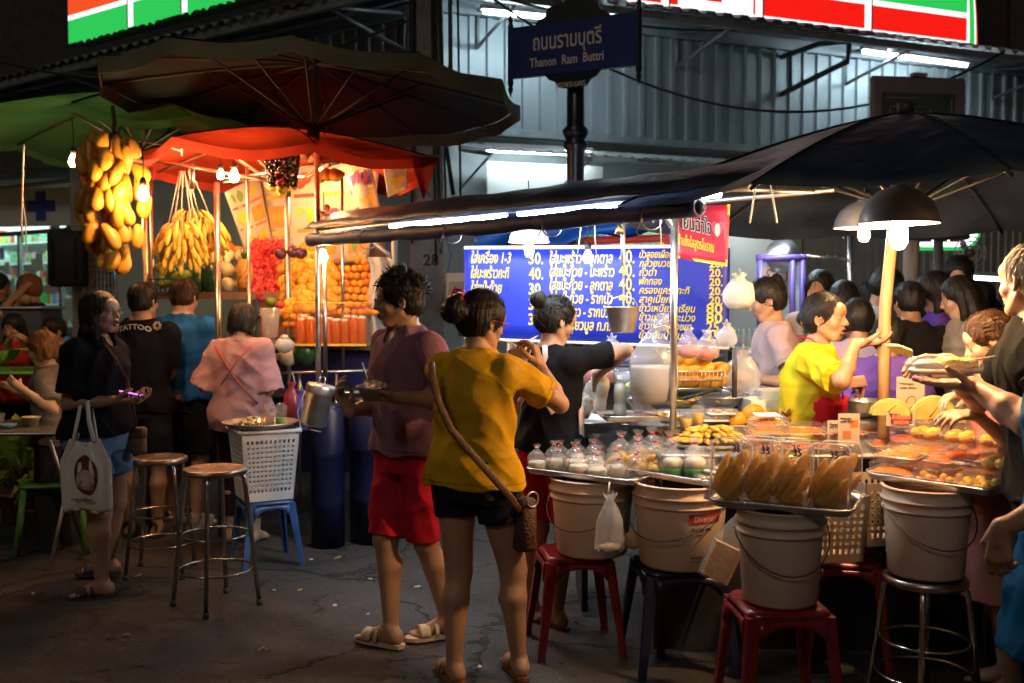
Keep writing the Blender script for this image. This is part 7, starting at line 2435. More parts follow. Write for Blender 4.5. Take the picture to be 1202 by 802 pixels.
mb=MB(); put_text(mb,'ข้าวเหนียว',frame_M((-.038,-.0075,.030),(1,0,0)),.022,width=.076,bold=.001); put_text(mb,'มะม่วง',frame_M((-.03,-.0075,.010),(1,0,0)),.020,width=.06,bold=.001); mb.build('lettering',lamp_mat('led_red',(1,.06,.02),2.0),t)
t=thing('drawn_mango','oval mango drawing stuck on the tall white card','sticker',P(1068,472,4.44))
mb=MB(); mb.prism([(.022*math.cos(a)+.006*math.sin(a),.028*math.sin(a)) for a in [2*PI*k/18 for k in range(18)]],.001); mb.build('outline',mat('pr_brown',(.25,.12,.05)),t)
mb=MB(); mb.prism([(.017*math.cos(a)+.005*math.sin(a),.023*math.sin(a)) for a in [2*PI*k/18 for k in range(18)]],.001,M=Matrix.Translation((.001,-.0012,0))); mb.build('oval_fill',mat('pr_cream',(.72,.5,.3)),t)
t.location.y -= .008
m_jack=mat('melon_flesh',(.66,.50,.14),rough=.5,var=.2,vscale=14)
for k,(px,py,r_,sx) in enumerate(((1046,488,.060,1.25),(1098,492,.085,1.05),(1125,497,.040,.9))):
 t=thing('melon_piece',('left cut melon half behind the red sign box','largest cut melon half at the back of the rightmost tray','small cut melon wedge right of the largest half')[k],'melon',P(px,py,4.25),R(10*k-10))
 mb=MB(); vs=[]; nu=20
 mb.prism([(r_*sx*math.cos(a),r_*math.sin(a)-.0) for a in [PI*k2/nu for k2 in range(nu+1)]],.035); mb.build('flesh',m_jack,t)
 mb=MB(); mb.tube([(r_*sx*1.02*math.cos(a),.018,r_*1.02*math.sin(a)) for a in [PI*k2/nu for k2 in range(nu+1)]],.012,6); mb.build('rind',mat('rind_green',(.30,.36,.08),rough=.6),t)
 mb=MB(); mb.tube([(-.3*r_,-.001,.1*r_),(0,-.001,.5*r_),(.3*r_,-.001,.75*r_)],.003,4); mb.build('crease',mat('crease',(.40,.28,.06)),t)
for k,(px,py,cl) in enumerate(((1137,527,(.72,.20,.10)),(1150,520,(.6,.15,.10)))):
 t=thing('sweet_bag',('clear bag of red orange sweets at the back right of the rightmost tray','second clear bag of dark red sweets beside the pink dress')[k],'bag',P(px,py,4.0))
 mb=MB(); mb.ell((0,0,0),(.036,.03,.026),jit=.08); mb.build('filling',mat('rs_%d' % k,cl,rough=.4,var=.2),t)
 mb=MB(); mb.ell((0,0,.004),(.044,.036,.034),jit=.12,nu=14,nv=10); mb.build('bag_film',film,t)
def bowl(label,p,r_,dp,m,name='steel_bowl',cat='bowl',fill=None,handle=False):
 t=thing(name,label,cat,p)
 mb=MB(); mb.lathe([(0,-dp),(r_*.55,-dp*.95),(r_*.85,-dp*.5),(r_*.98,0),(r_*1.04,.004),(r_*1.04,.008),(r_*.97,.006),(r_*.82,-dp*.45),(r_*.5,-dp*.9),(0,-dp*.95)],n=44); mb.build('bowl_body',m,t)
 if fill: mb=MB(); mb.lathe([(r_*.80,-dp*.40),(r_*.4,-dp*.36),(0,-dp*.35)],n=30); mb.build('filling',fill,t)
 if handle:
  for s_ in (-1,1): mb=MB(); mb.tube([(s_*r_,-.03,0),(s_*(r_+.04),-.02,.01),(s_*(r_+.04),.02,.01),(s_*r_,.03,0)],.006,5); mb.build('handle',m,t)
 return t
bowl('wide shallow steel wok in front of the seller in black',P(688,491,5.05),.25,.085,steel,'steel_wok','wok',handle=True)
bowl('deep steel pan right of the wide wok under the milk bottle tray',P(768,496,4.95),.20,.08,steel,'steel_wok','wok')
bowl('steel pot of yellow soup behind the wooden pole',P(1012,471,4.9),.11,.075,steel,'steel_pot','pot',fill=mat('soup_yellow',(.55,.35,.06),rough=.2))
bowl('small brass bowl at the foot of the cart post',P(783,488,4.75),.055,.035,mat('brass'),'brass_bowl')
bowl('brass ladle pan behind the yellow jars',P(800,470,4.95),.085,.03,mat('brass'),'brass_bowl')
bowl('wide steel basin with utensils behind the jars',P(845,466,5.0),.13,.05,steel,'steel_basin')
bowl('steel mixing basin at the cart back near the foam boxes',P(870,458,5.3),.12,.05,steel,'steel_basin',fill=mat('pandan_green'))
for k,(px,py,D,w,d) in enumerate(((690,520,5.05,.20,.2),(800,503,4.97,.25,.2),(850,485,5.05,.3,.2),(1012,490,4.9,.12,.12))):
 p=P(px,py,D); zt_=p.z
 mb=MB(); mb.bbox((-w,-d,.0),(w,d,max(.02,zt_-.93)),r=.02)
 o=mb.build('steel_stand',steel_d); o.location=(p.x,D+.02,.928 if zt_ > .94 else .60); tag(o,('low steel burner stand under the wide wok','steel shelf block under the bottle tray','steel shelf block under the basins','steel ring stand under the yellow soup pot')[k],'stand')
tb=tray('metal tray with milk bottles and sugar bags beside the cart post',P(752,492,4.7).x,4.72,P(752,492,4.7).z,.1,.17,.11)
tz=tb.location.z
m_pet=clear('pet_clear',tint=(.97,.99,1),film=.28,rough=.1,bump=.3,bscale=50)
m_milk=mat('bottle_milk',(.78,.70,.55),rough=.3,trans=.1)
def pet(label,p,full,rot=(0,0,0),s_=1.,group=None):
 t=thing('milk_bottle',label,'bottle',p,group=group); t.rotation_euler=rot; t.scale=(s_,)*3
 prof=[(0,0),(.026,.0),(.029,.008),(.029,.05),(.026,.058),(.0255,.075),(.028,.085),(.030,.12),(.026,.15),(.012,.172),(.011,.18)]
 if full > 0: mb=MB(); mb.lathe([(max(0,a-.0018),b+.001) for a,b in prof if b <= .18*full]+[(0,.18*full*.99)],n=18); mb.build('milk',m_milk,t)
 mb=MB(); mb.lathe(prof,n=18); mb.build('bottle_wall',m_pet,t)
 mb=MB(); mb.lathe([(.0135,.176),(.0135,.193),(0,.194)],n=14); mb.build('cap',mat('cap_white'),t)
 return t
pet('upright milk bottle on the metal tray',Vector((P(730,0,4.7).x,4.7,tz+.004)),.9,s_=1.02)
pet('empty clear bottle lying tilted on the sugar bags',P(752,484,4.72)+Vector((0,0,.0)),0,rot=(0,R(-35),0),s_=.85)
pet('second empty bottle lying tilted right of the first tilted one',P(768,486,4.70),0,rot=(0,R(-60),.4),s_=.8)
t=thing('sugar_bag','crumpled clear plastic bags with pink print on the bottle tray','bag',P(752,489,4.66))
mb=MB(); mb.ell((0,0,0),(.075,.05,.018),jit=.10,nu=18,nv=10); mb.build('bag_film',clear('pink_wrap',tint=(1,.93,.95),film=.4,body=(.8,.6,.65),bump=.9),t)
for k,(px,py) in enumerate(((805,503),(819,497))):
 t=thing('custard_cup',('left clear cup of yellow mango cubes','right clear cup of yellow mango cubes')[k],'cup',P(px,py,4.62))
 mb=MB(); mb.lathe([(0,0),(.024,0),(.029,.045),(0,.046)],n=16); mb.build('filling',mat('custard',(.70,.48,.06),rough=.4,var=.2,vscale=50),t)
 mb=MB(); mb.lathe([(.0255,0),(.033,.06),(.034,.062),(.030,.075),(.015,.084),(0,.085)],n=18); mb.build('cup_wall',clear('cup_clear'),t)
for k,(px,py) in enumerate(((838,495),(846,487))):
 flat_pack(('lower film wrapped pack behind the yellow cups','upper film wrapped pack behind the yellow cups')[k],P(px,py,4.75),.1,6)
t=thing('kitchen_tongs','dark handled tongs lying across the basins behind the cart post','tongs',P(822,462,4.85)); o_=t.location.copy()
mb=MB(); mb.tube([P(803,468,4.8)-o_,P(848,455,4.9)-o_],.008,6); mb.build('handle',black_wire,t)
mb=MB(); mb.tube([P(848,455,4.9)-o_,P(868,460,4.95)-o_],.006,5); mb.build('blade',steel,t)
t=thing('ladle','steel ladle resting in the wide basin','ladle',P(860,466,4.9)); o_=t.location.copy()
mb=MB(); mb.tube([P(842,470,4.9)-o_,P(873,461,4.95)-o_],.005,5); mb.build('handle',steel,t)
mb=MB(); mb.ell(P(842,471,4.9)-o_,(.02,.02,.01)); mb.build('ladle_bowl',steel,t)
t=thing('milk_bag','big hanging plastic bag half filled with white milk','bag',P(768,437,4.62))
mb=MB(); mb.lathe([(0,-.145),(.06,-.142),(.092,-.12),(.108,-.06),(.108,.02),(.104,.03),(0,.03)],n=28,sy=.75); mb.build('milk',mat('milk_white',(.60,.58,.53),rough=.3,trans=.35),t)
mb=MB(); mb.lathe([(.06,-.148),(.096,-.125),(.112,-.06),(.112,.03),(.100,.08),(.070,.13),(.030,.175),(.016,.195),(.035,.215),(.045,.235)],n=24,sy=.75)
for i,v in enumerate(mb.v): mb.v[i]=tuple(Vector(v)*(1+(rr(0,.05) if v[2] > .03 else rr(0,.01))))
mb.build('bag_film',clear('milkbag_film',film=.22,rough=.12,bump=.6,bscale=25),t)
mb=MB(); mb.tube([(0,0,.2),(.04,-.02,.21),(.08,0,.20)],.004,5); mb.build('tie',white_cord,t)
for k,(px,py,cl,nm,lab) in enumerate(((808,410,(.55,.16,.16),'meatbag','clear hanging bag of pink meat right of the milk bag'),(830,412,(.70,.08,.05),'tombag','clear hanging bag of bright red jelly right of the meat bag'))):
 t=thing('plastic_bag',lab,'bag',P(px,py,4.75+.1*k))
 mb=MB(); mb.ell((0,0,-.01),(.05,.035,.032),jit=.08,nu=14,nv=9); mb.build('filling',mat(nm,cl,rough=.35,var=.25),t)
 mb=MB(); mb.lathe([(.02,-.045),(.056,-.03),(.06,.01),(.04,.05),(.015,.08),(.03,.10)],n=16); mb.build('bag_film',clear('bag_clear'),t)
for k,(px,py,D,r_,lab) in enumerate(((868,345,5.1,.075,'white knotted plastic bag hanging at the right edge of the menu banner'),(872,440,5.0,.09,'crumpled translucent bag behind the short dark post'),(853,395,5.0,.05,'small crumpled clear bag on top of the mango basket'),(718,412,5.5,.06,'crumpled clear bag below the menu banner'))):
 t=thing('plastic_bag',lab,'bag',P(px,py,D))
 mb=MB(); mb.lathe([(0,-r_*.95),(r_*.7,-r_*.9),(r_*1.0,-r_*.45),(r_*1.02,.1*r_),(r_*.8,r_*.6),(r_*.4,r_*.95),(r_*.25,r_*1.05),(r_*.5,r_*1.3)],n=22,sy=.7)
 for i,v in enumerate(mb.v): mb.v[i]=tuple(Vector(v)*(1+rr(-.13,.13)))
 mb.build('bag_body',mat('bag_white') if k == 0 else clear('crumple',film=.35,rough=.15,bump=.9,bscale=30),t)
 mb=MB(); mb.tube([(-.01,0,r_*1.1),(0,0,r_*1.7),(.01,0,r_*1.1)],.003,4); mb.build('handle',white_cord,t)
bc=P(815,455,4.95)
t=thing('wire_basket','silver wire basket heaped with yellow mangoes beside the cart post','basket',bc)
mb=MB(); w,d,hh_=.135,.09,.085
for z,e in ((0,-.02),(hh_*.5,-.01),(hh_,0)):
 mb.tube([(-w-e,-d-e,z),(w+e,-d-e,z),(w+e,d+e,z),(-w-e,d+e,z)],.004,5,closed=True)
mb.build('rim',steel,t)
mb=MB()
for i in range(15):
 x=-w+2*w*i/14; mb.cyl((x,-d,hh_),(x*.87,-d+.02,0),.0018,n=4); mb.cyl((x,d,hh_),(x*.87,d-.02,0),.0018,n=4)
for i in range(9):
 y=-d+2*d*i/8; mb.cyl((-w,y,hh_),(-w+.02,y*.87,0),.0018,n=4); mb.cyl((w,y,hh_),(w-.02,y*.87,0),.0018,n=4)
mb.build('wire_mesh',steel,t)
for lay in range(3):
 for i in range(4-(lay > 1)):
  for j in range(2):
   inst('basket_mango',ME_MANGO2,bc+Vector((-.085+.062*i+.02*(lay % 2)+rr(-.01,.01),-.04+.075*j,.04+.048*lay)),(rr(-.3,.3),1.35+rr(-.3,.3),rr(-.5,.5)),.86,label='yellow mango heaped in the silver wire basket',cat='mango',group='mangoes in the wire basket')
for k in range(4): inst('pale_gourd',ME_MANGO,P(742+6*k,452-3*(k % 2),5.2),(.4,.9+.1*k,.2),.8,label='pale yellow green gourd left of the milk bag',cat='gourd',group='pale gourds behind the bottles').data=mesh_only(mango_mb(.15,.03),mat('gourd',(.45,.55,.16),rough=.5),'gourd') if k == 0 else bpy.data.meshes['gourd']
for k,(px,py,D,w,cl,lab) in enumerate(((700,440,5.4,.09,(.25,.05,.08),'clear tub of dark red beans behind the bottles'),(740,442,5.5,.10,(.3,.35,.5),'bluish clear tub right of the bean tub'),(668,468,5.3,.08,(.06,.45,.10),'green lidded tub near the bottle in the seller hand'))):
 t=thing('plastic_tub',lab,'tub',P(px,py,D))
 mb=MB(); mb.bbox((-w,-.06,-.04),(w,.06,.02),r=.02); mb.build('filling',mat('tub_%d' % k,cl,rough=.4,var=.3),t)
 mb=MB(); mb.bbox((-w-.004,-.064,-.045),(w+.004,.064,.045),r=.022); mb.build('tub_wall',clear('tub_clear',film=.2),t)
t=thing('cup_stack','stack of clear plastic cups on the cart edge before the banner','cups',P(778,385,4.7))
mb=MB()
for k in range(6): mb.lathe([(.022,.008*k-.02),(.030,.008*k+.03),(.032,.008*k+.03)],n=16)
mb.build('cup_wall',clear('cup_clear'),t)
t=thing('foam_stack','stack of white foam plates behind the seller in black','plates',P(682,432,5.5))
mb=MB()
for k in range(9): mb.lathe([(0,.010*k-.05),(.09,.010*k-.05),(.12,.010*k-.036),(.12,.010*k-.033),(.09,.010*k-.044),(0,.010*k-.044)],n=28)
mb.build('plate_rims',foam,t)
t=thing('blue_crate','dark blue plastic crate with a white rim behind the gourds','crate',P(735,436,5.75))
mb=MB(); mb.box((-.18,-.12,-.12),(.18,.12,.04)); mb.build('crate_body',blue_pl,t)
mb=MB(); mb.box((-.185,-.125,-.035),(.185,-.1205,-.015)); mb.build('rim',mat('rail_white'),t)
t=thing('cloth_bundle','pale violet cloth bundle under the menu banner','cloth',P(748,418,6.0))
mb=MB(); mb.ell((0,0,0),(.12,.07,.06),jit=.12,nu=16,nv=10); mb.build('folds',mat('violet_cloth',(.20,.22,.42),rough=.8),t)
t=thing('plastic_bag','thin clear bag hanging from the leftmost tray corner','bag',P(716,618,4.15))
mb=MB(); mb.lathe([(0,-.10),(.045,-.10),(.060,-.085),(.062,-.05),(.058,-.02),(.052,.02),(.042,.05),(.028,.08),(.015,.11),(.03,.135)],n=22,sy=.6)
for i,v in enumerate(mb.v): mb.v[i]=tuple(Vector(v)*(1+rr(-.10,.10)))
mb.build('bag_film',clear('crumple'),t)
mb=MB(); mb.ell((0,0,-.085),(.045,.03,.018),jit=.1); mb.build('filling',mat('tan_sweet'),t)
mb=MB(); mb.tube([(-.01,0,.13),(.0,.02,.18)],.003,4); mb.build('handle',white_cord,t)
t=thing('tissue_pack','brown paper tissue pack in a clear bag hanging beside the labelled bucket','bag',P(848,655,3.95)); t.rotation_euler=(0,R(25),0)
mb=MB(); mb.box((-.055,-.03,-.085),(.055,.03,.055)); mb.build('paper_block',mat('tissue_brown',(.45,.28,.15),rough=.8,bump=.3),t)
mb=MB(); mb.lathe([(.062,-.095),(.070,-.05),(.066,.06),(.045,.13),(.018,.2),(.03,.23)],n=14)
for i,v in enumerate(mb.v): mb.v[i]=(v[0],v[1]*.6,v[2])
mb.build('bag_film',clear('bag_clear'),t)
mb=MB(); mb.tube([(-.01,0,.2),(0,0,.26),(.01,0,.2)],.003,4); mb.build('handle',white_cord,t)
t=thing('round_sponge','pale round sponge hanging between the two left buckets','sponge',P(743,634,4.25))
mb=MB(); mb.lathe([(0,-.012),(.035,-.012),(.04,0),(.035,.012),(0,.012)],n=20,M=Matrix.Rotation(PI/2,4,'X')); mb.build('disc',mat('sponge',(.55,.38,.2),rough=.8),t)
mb=MB(); mb.cyl((0,0,.04),(0,0,.22),.002); mb.build('cord',white_cord,t)
for k,(px,py) in enumerate(((724,560),(1008,592),(1028,610))):
 pass
t=thing('drink_cart','purple framed drink cart under bright tubes behind the women','cart',(0,0,0))
pur=mat('frame_violet',(.10,.06,.28),rough=.4)
mb=MB()
for x in (892,930,942): mb.cyl(P(x,470,6.9),P(x,300,6.9),.022)
mb.build('post',pur,t)
mb=MB(); mb.cyl(P(888,303,6.9),P(946,303,6.9),.025); mb.build('top_bar',pur,t)
mb=MB(); a,b=P(868,410,6.9),P(948,410,6.9); mb.box((a.x,6.9,a.z-.03),(b.x,7.3,a.z)); mb.build('counter_top',steel,t)
mb=MB(); mb.box((a.x,6.92,.05),(b.x,7.28,a.z-.031)); mb.build('front_panel',mat('cart_panel'),t)
mb=MB(); a,b=P(895,305,7.25),P(940,385,7.25); mb.box((a.x,7.25,b.z),(b.x,7.27,a.z)); mb.build('back_board',mat('rail_white'),t)
mb=MB(); put_text(mb,'SO',frame_M(P(899,333,7.24),(1,0,0)),.15,width=.16); mb.build('lettering',mat('print_7'),t)
for k in range(12):
 p=P(866+6.5*k,408,7.0+.12*(k % 2)); bl2=thing('drink_bottle','small bottle or glass in the row on the purple framed cart','bottle',p,group='bottles on the purple framed cart')
 mb=MB(); mb.lathe([(0,0),(.022,0),(.024,.06),(.018,.09),(.008,.11),(.008,.13),(0,.13)],n=10); mb.build('bottle_wall',clear('bott_%d' % (k % 3),tint=((.7,.85,1),(1,1,1),(.8,1,.9))[k % 3],film=.35),bl2)
tube_lamp(P(868,272,6.6),P(958,266,6.9),'upper white tube light over the purple framed cart')
tube_lamp(P(880,262,7.6),P(935,262,7.6),'rear white tube light over the purple framed cart')
mb=MB(); mb.grid(lambda u,v: P(862+100*v,262+8*u-6*v,6.4+1.2*(1-u)),3,8,thick=.01)
tag(mb.build('white_canopy',mat('rail_white')),'thin white canopy sheet above the tubes of the purple framed cart','canopy')
mb=MB(); mb.grid(lambda u,v: P(955+48*v,250+8*u+3*v,6.5),2,4,thick=.01)
tag(mb.build('green_board',lamp_mat('green_board',(.12,.6,.02),.8)),'small lit lime green board above the far stall','sign')
mb=MB(); mb.cyl(P(998,400,7.4),P(998,275,7.4),.02); mb.cyl(P(940,300,7.4),P(1000,305,7.4),.010)
tag(mb.build('clothes_rail',steel),'thin steel rail with an upright post beside the bun haired helper','rail')
mb=MB(); mb.lathe([(0,0),(.10,0),(.12,.01),(.12,.013),(0,.01)],n=24,M=Matrix.Translation(P(918,300,7.1)) @ Matrix.Rotation(PI/2,4,'X'))
tag(mb.build('pot_cover',steel),'round steel lid leaning on top of the purple framed cart','lid')
lit=[((352,693),.018,.010,(.50,.30,.12),'small tan dry leaf on the road'),((393,711),.014,.011,(.75,.75,.72),'white scrap of paper near the tan leaf'),((396,655),.03,.008,(.55,.36,.16),'thin tan paper strip on the road'),
((162,676),.035,.005,(.55,.5,.45),'pale cotton swab on the road behind the first stool'),((306,762),.03,.005,(.6,.45,.42),'small pink tipped stick at the lower left road'),((39,697),.012,.009,(.6,.55,.5),'tiny pale scrap at far left road'),
((313,763),.010,.006,(.5,.1,.1),'tiny red wrapper end beside the pink tipped stick'),((365,657),.014,.012,(.6,.6,.58),'little white scrap near the blue stool'),((435,680),.02,.01,(.35,.34,.33),'flat grey scrap on the road near the sandals'),
((490,689),.02,.01,(.45,.42,.4),'pale flattened scrap by the red shorts'),((148,746),.022,.016,(.18,.16,.15),'grey gum stain shaped scrap at lower left'),((322,693),.010,.008,(.7,.7,.7),'tiny white scrap by the stool foot'),((563,783),.012,.009,(.5,.48,.45),'pale crumb between the two standing customers'),((432,721),.010,.008,(.55,.5,.45),'small beige crumb near the left sandal')]
for k,((px,py),a,b,c_,lab) in enumerate(lit):
 p=PZ(px,py,.004); mb=MB()
 ang=rr(0,3)
 pts=[(a*math.cos(q)*rr(.8,1.2),b*math.sin(q)*rr(.8,1.2),rr(.002,.006)) for q in [2*PI*i/9 for i in range(9)]]
 pts=[(x*math.cos(ang)-y*math.sin(ang),x*math.sin(ang)+y*math.cos(ang),z) for x,y,z in pts]
 mb.add(pts,[tuple(range(9))],False); mb.add([(x,y,0.) for x,y,z in pts],[tuple(range(9))[::-1]],False)
 o=mb.build('litter_scrap',mat('scrap_%d' % k,c_,rough=.8)); o.location=p; tag(o,lab,'litter')
p=PZ(501,745,.006); q=PZ(512,729,.03)
mb=MB(); mb.cyl((0,0,0),q-p,.004,n=8); o=mb.build('drinking_straw',mat('straw_white',(.7,.75,.8),rough=.4)); o.location=p; tag(o,'white drinking straw lying on the road behind the woman in yellow','straw')
def PX(px,D): return P(px,400,D).x
def wl(I,p): return Mv(I['w2l'](p))
BLK=(.009,.009,.011)
D=5.35
ph=P(158,468,5.22)
I=person('woman in black tee and denim shorts holding a lit phone and white tote',PX(112,D),D,R(-104),H=1.585,sex='f',tone='tan',h=.005,head=(R(-2),R(5)),hair=dict(style='long',len=.44,fwd=.05,line=.054),glasses=True,mouth=.8,build=1.18,
arms={'R': dict(t=ph-Vector((.10,.01,.01)),pole=(.3,-1,-.5),d=(1,.05,-.02),n=(0,.3,1),curl=.45,thumb=.8),'L': dict(t=P(150,470,5.5),pole=(-.3,-1,-.4),d=(1,-.3,.05),n=(0,-.4,1),curl=.5,thumb=.7)},
legs={'R': dict(foot=(PX(117,5.25),5.24),toe=R(100)),'L': dict(foot=(PX(122,5.6),5.62),toe=R(95))},
top=dict(col='black_tee',rgb=BLK,sleeve=.78,hem=.90,loose=.016,neck='scoop',wr=.008,belly=.012),bottom=dict(col='denim',rgb=(.12,.19,.34),length=.55,flare=.014,wr=.006),shoes=dict(rgb=(.035,.03,.03)))
t=thing('smartphone','smartphone with a violet glowing screen in the tote woman hands','phone',ph+Vector((-.01,0,.022)),R(4)); t.rotation_euler=(R(-14),R(12),R(4))
mb=MB(); mb.bbox((-.068,-.034,-.004),(.068,.034,.004),r=.008); mb.build('phone_case',mat('phone_case',(.35,.10,.05),rough=.4),t)
mb=MB(); mb.box((-.06,-.030,.0045),(.06,.030,.005)); mb.box((-.058,-.0352,-.003),(.05,-.0345,.003)); mb.build('screen',lamp_mat('screen',(.55,.12,.85),1.4),t)
hb=P(100,548,5.08)
t=thing('tote_bag','off white cotton tote bag with a printed red brown oval picture hanging from an arm','tote bag',hb,R(-8))
tote=mat('canvas_white',(.80,.76,.70),rough=.9,var=.06,bump=.5,bscale=220)
def f_tote(side):
 def f(u,v):
  w=.135*(.60+.40*min(1,(1-v)*3.2));
  x=-w+2*w*u; z=-.225+.365*v-.020*math.sin(PI*u)*(v > .9)-.008*math.cos(u*9)*(1-v)
  y=side*(.030*math.sin(PI*u)*math.sin(PI*min(1,v*1.05)) ** .6+.006*math.sin(u*17+v*3)+.005*math.sin(u*31)*v)
  return Vector((x+.008*(1-v),y,z))
 return f
mb=MB(); mb.grid(f_tote(-1),24,20,thick=.002); mb.build('front_panel',tote,t)
mb=MB(); mb.grid(f_tote(1),24,20,thick=.002); mb.build('back_panel',tote,t)
eb=I['A']['R'][1]; el=Vector((I['X'],D,0))+Matrix.Rotation(I['hd'],3,'Z') @ (Mv(I['A']['R'][1])*.62+Mv(I['A']['R'][2])*.38)
top=el-hb; top=Matrix.Rotation(R(8),3,'Z') @ top
for s_ in (-1,1):
 mb=MB(); mb.tube([(-.055,s_*.012,.13),(-.03+top.x*.5,s_*.02+top.y*.5,.13+(top.z-.13)*.55),(top.x-.012,top.y+s_*.012,top.z+.044),(top.x+.012,top.y+s_*.012,top.z+.044),(.03+top.x*.5,s_*.02+top.y*.5,.13+(top.z-.13)*.55),(.055,s_*.012,.13)],.011,6,flat=.25); mb.build('handle',tote,t)
fr=f_tote(-1)
def disc(mb,cx,cz,rx,rz_,off,a0=0,a1=2*PI,n=24):
 pts=[]
 for k in range(n):
  a=a0+(a1-a0)*k/(n-1 if a1-a0 < 6 else n)
  u,v=cx+rx*math.cos(a),cz+rz_*math.sin(a)
  p=fr(u,v); pts.append(p+Vector((0,-off,0)))
 mb.add(pts,[tuple(range(n))],False)
mb=MB(); disc(mb,.56,.52,.22,.27,.006); mb.build('printed_oval',mat('print_maroon',(.13,.03,.03),rough=.8),t)
mb=MB(); disc(mb,.56,.45,.17,.14,.0075); mb.build('printed_window',mat('print_pale',(.52,.45,.45),rough=.8),t)
mb=MB(); disc(mb,.50,.38,.06,.06,.009); mb.build('printed_dot',mat('print_rose',(.5,.12,.09),rough=.8),t)
mb=MB(); disc(mb,.66,.38,.06,.06,.009); mb.build('printed_dot',mat('print_rose'),t)
mb=MB(); put_text(mb,'miss hellow',frame_M((-.055,-.036,-.165),(1,0,0)),.022,width=.115); mb.build('lettering',mat('print_grey',(.12,.1,.1)),t)
t=thing('shoulder_bag','small tan and brown shoulder bag at the hip of the tote woman','handbag',P(162,516,5.45),R(5))
mb=MB(); mb.bbox((-.045,-.03,-.075),(.045,.03,.06),r=.025); mb.build('bag_body',mat('tan_leather',(.22,.15,.07),rough=.6,var=.3,vscale=30,bump=.5),t)
mb=MB(); mb.bbox((-.047,-.034,.0),(.047,.033,.066),r=.025); mb.build('flap',mat('brown_leather',(.10,.045,.02),rough=.5,var=.2,bump=.4,bscale=90),t)
o_=t.location; sb=mat('strap_brown',(.16,.07,.045),rough=.6)
mb=MB(); mb.tube([P(160,497,5.44)-o_,P(153,480,5.28)-o_,P(143,445,5.16)-o_,P(130,423,5.14)-o_,P(122,408,5.22)-o_,P(116,400,5.34)-o_],.007,6,flat=.4); mb.build('bag_strap',sb,t)
D=6.6
I=person('man seen from behind in a black tee printed with a pale tattoo word',PX(166,D),D,R(-4),H=1.65,sex='m',tone='tan',h=.008,head=(R(-12),R(-3)),hair=dict(style='short'),detail=False,build=1.05,
top=dict(col='black_tee',rgb=BLK,sleeve=.8,hem=.84,loose=.018,wr=.008),bottom=dict(col='dark_short',rgb=(.02,.02,.025),length=.9),shoes=dict(kind='shoe',rgb=(.03,.03,.03)),arms={'R': dict(t=P(182,455,6.8),pole=(.6,-.4,-1)),'L': dict(t=P(150,450,6.8),pole=(-.6,-.4,-1))})
sh_=[o for o in sc.objects if o.parent is I['o'] and o.name.startswith('shirt')][0]
mb=MB(); vs,fs=text_data('TATTOO',.045,extrude=.001,bold=.0012,width=.21)
def back_y(x,z): return -.148+1.6*x*x-(1.37-z)*.05
mb.add([(v.x-.085,back_y(v.x-.085,1.33)+(-.004-v.z) ,1.335+v.y+.02*math.sin((v.x)*15)) for v in vs],fs,False)
mb.build('lettering',mat('tee_print',(.5,.47,.42),rough=.8),sh_)
mb=MB()
for cx,cz,q in ((-.12,1.325,1),(.155,1.375,-1)):
 for k in range(7):
  a=k*.9
  mb.tube([(cx+.028*math.cos(a+j*.3)*(1-j*.12),back_y(cx,cz)-.006+j*.0,cz+.028*math.sin(a+j*.3)*(1-j*.12)) for j in range(6)],.003,4)
mb.tube([(-.14,back_y(-.14,1.3)-.005,1.31),(-.135,back_y(-.13,1.26)-.004,1.27),(-.10,back_y(-.1,1.23)-.004,1.235),(-.085,back_y(-.08,1.2)-.004,1.21)],[.012,.014,.009,.002],6,flat=.4)
mb.build('printed_ornament',mat('tee_print'),sh_)
D=6.9
I=person('man seen from behind in a royal blue tee and dark denim shorts',PX(214,D),D,R(-14),H=1.68,sex='m',tone='pink',h=.007,head=(R(2),R(-14)),hair=dict(style='short',vol=.012),hcol='brown',detail=False,build=1.10,z0=0,
top=dict(col='royal',rgb=(.02,.13,.48),sleeve=.75,hem=.88,loose=.014,wr=.010,seed=5),bottom=dict(col='black_denim',rgb=(.02,.022,.028),length=.9,flare=.012,wr=.008),shoes=dict(kind='shoe',rgb=(.5,.5,.5)),
arms={'R': dict(t=P(240,430,7.15),pole=(.6,-.5,-1)),'L': dict(t=P(196,440,7.15),pole=(-.6,-.6,-1))})
mb=MB(); mb.box((.03,-.172,.885),(.085,-.166,.915)); mb.build('waist_patch',mat('patch_tan',(.35,.12,.05),rough=.7),I['o'])
D=6.45
I=person('woman seen from behind in a loose pink blouse with a red cross body strap',PX(283,D),D,R(-8),H=1.52,sex='f',tone='light',h=.007,head=(R(-12),R(-28)),hair=dict(style='bob',len=.075,vol=.012),detail=False,build=1.0,
top=dict(col='pink_blouse',rgb=(.55,.31,.32),sleeve=1.0,hem=.80,loose=.030,flare=.03,wr=.012,seed=8),bottom=dict(col='dark_skirt',rgb=(.03,.02,.02),length=1.7),arms={'R': dict(t=P(306,450,6.62),pole=(.5,-.5,-1)),'L': dict(t=P(266,446,6.65),pole=(-.5,-.6,-1))})
mb=MB()
for pts in ([(-.13,-.10,1.26),(-.06,-.155,1.20),(.02,-.165,1.08),(.10,-.16,.98),(.16,-.12,.90)],[(.12,-.10,1.26),(.05,-.155,1.18),(.0,-.168,1.10),(-.06,-.165,1.02)]):
 mb.tube([Vector(p)*.995+Vector((0,-.012,0)) for p in pts],.011,6,flat=.35)
mb.build('bag_strap',mat('strap_red',(.30,.05,.05),rough=.6),I['o'])
D=4.55
bw=P(437,462,4.12)
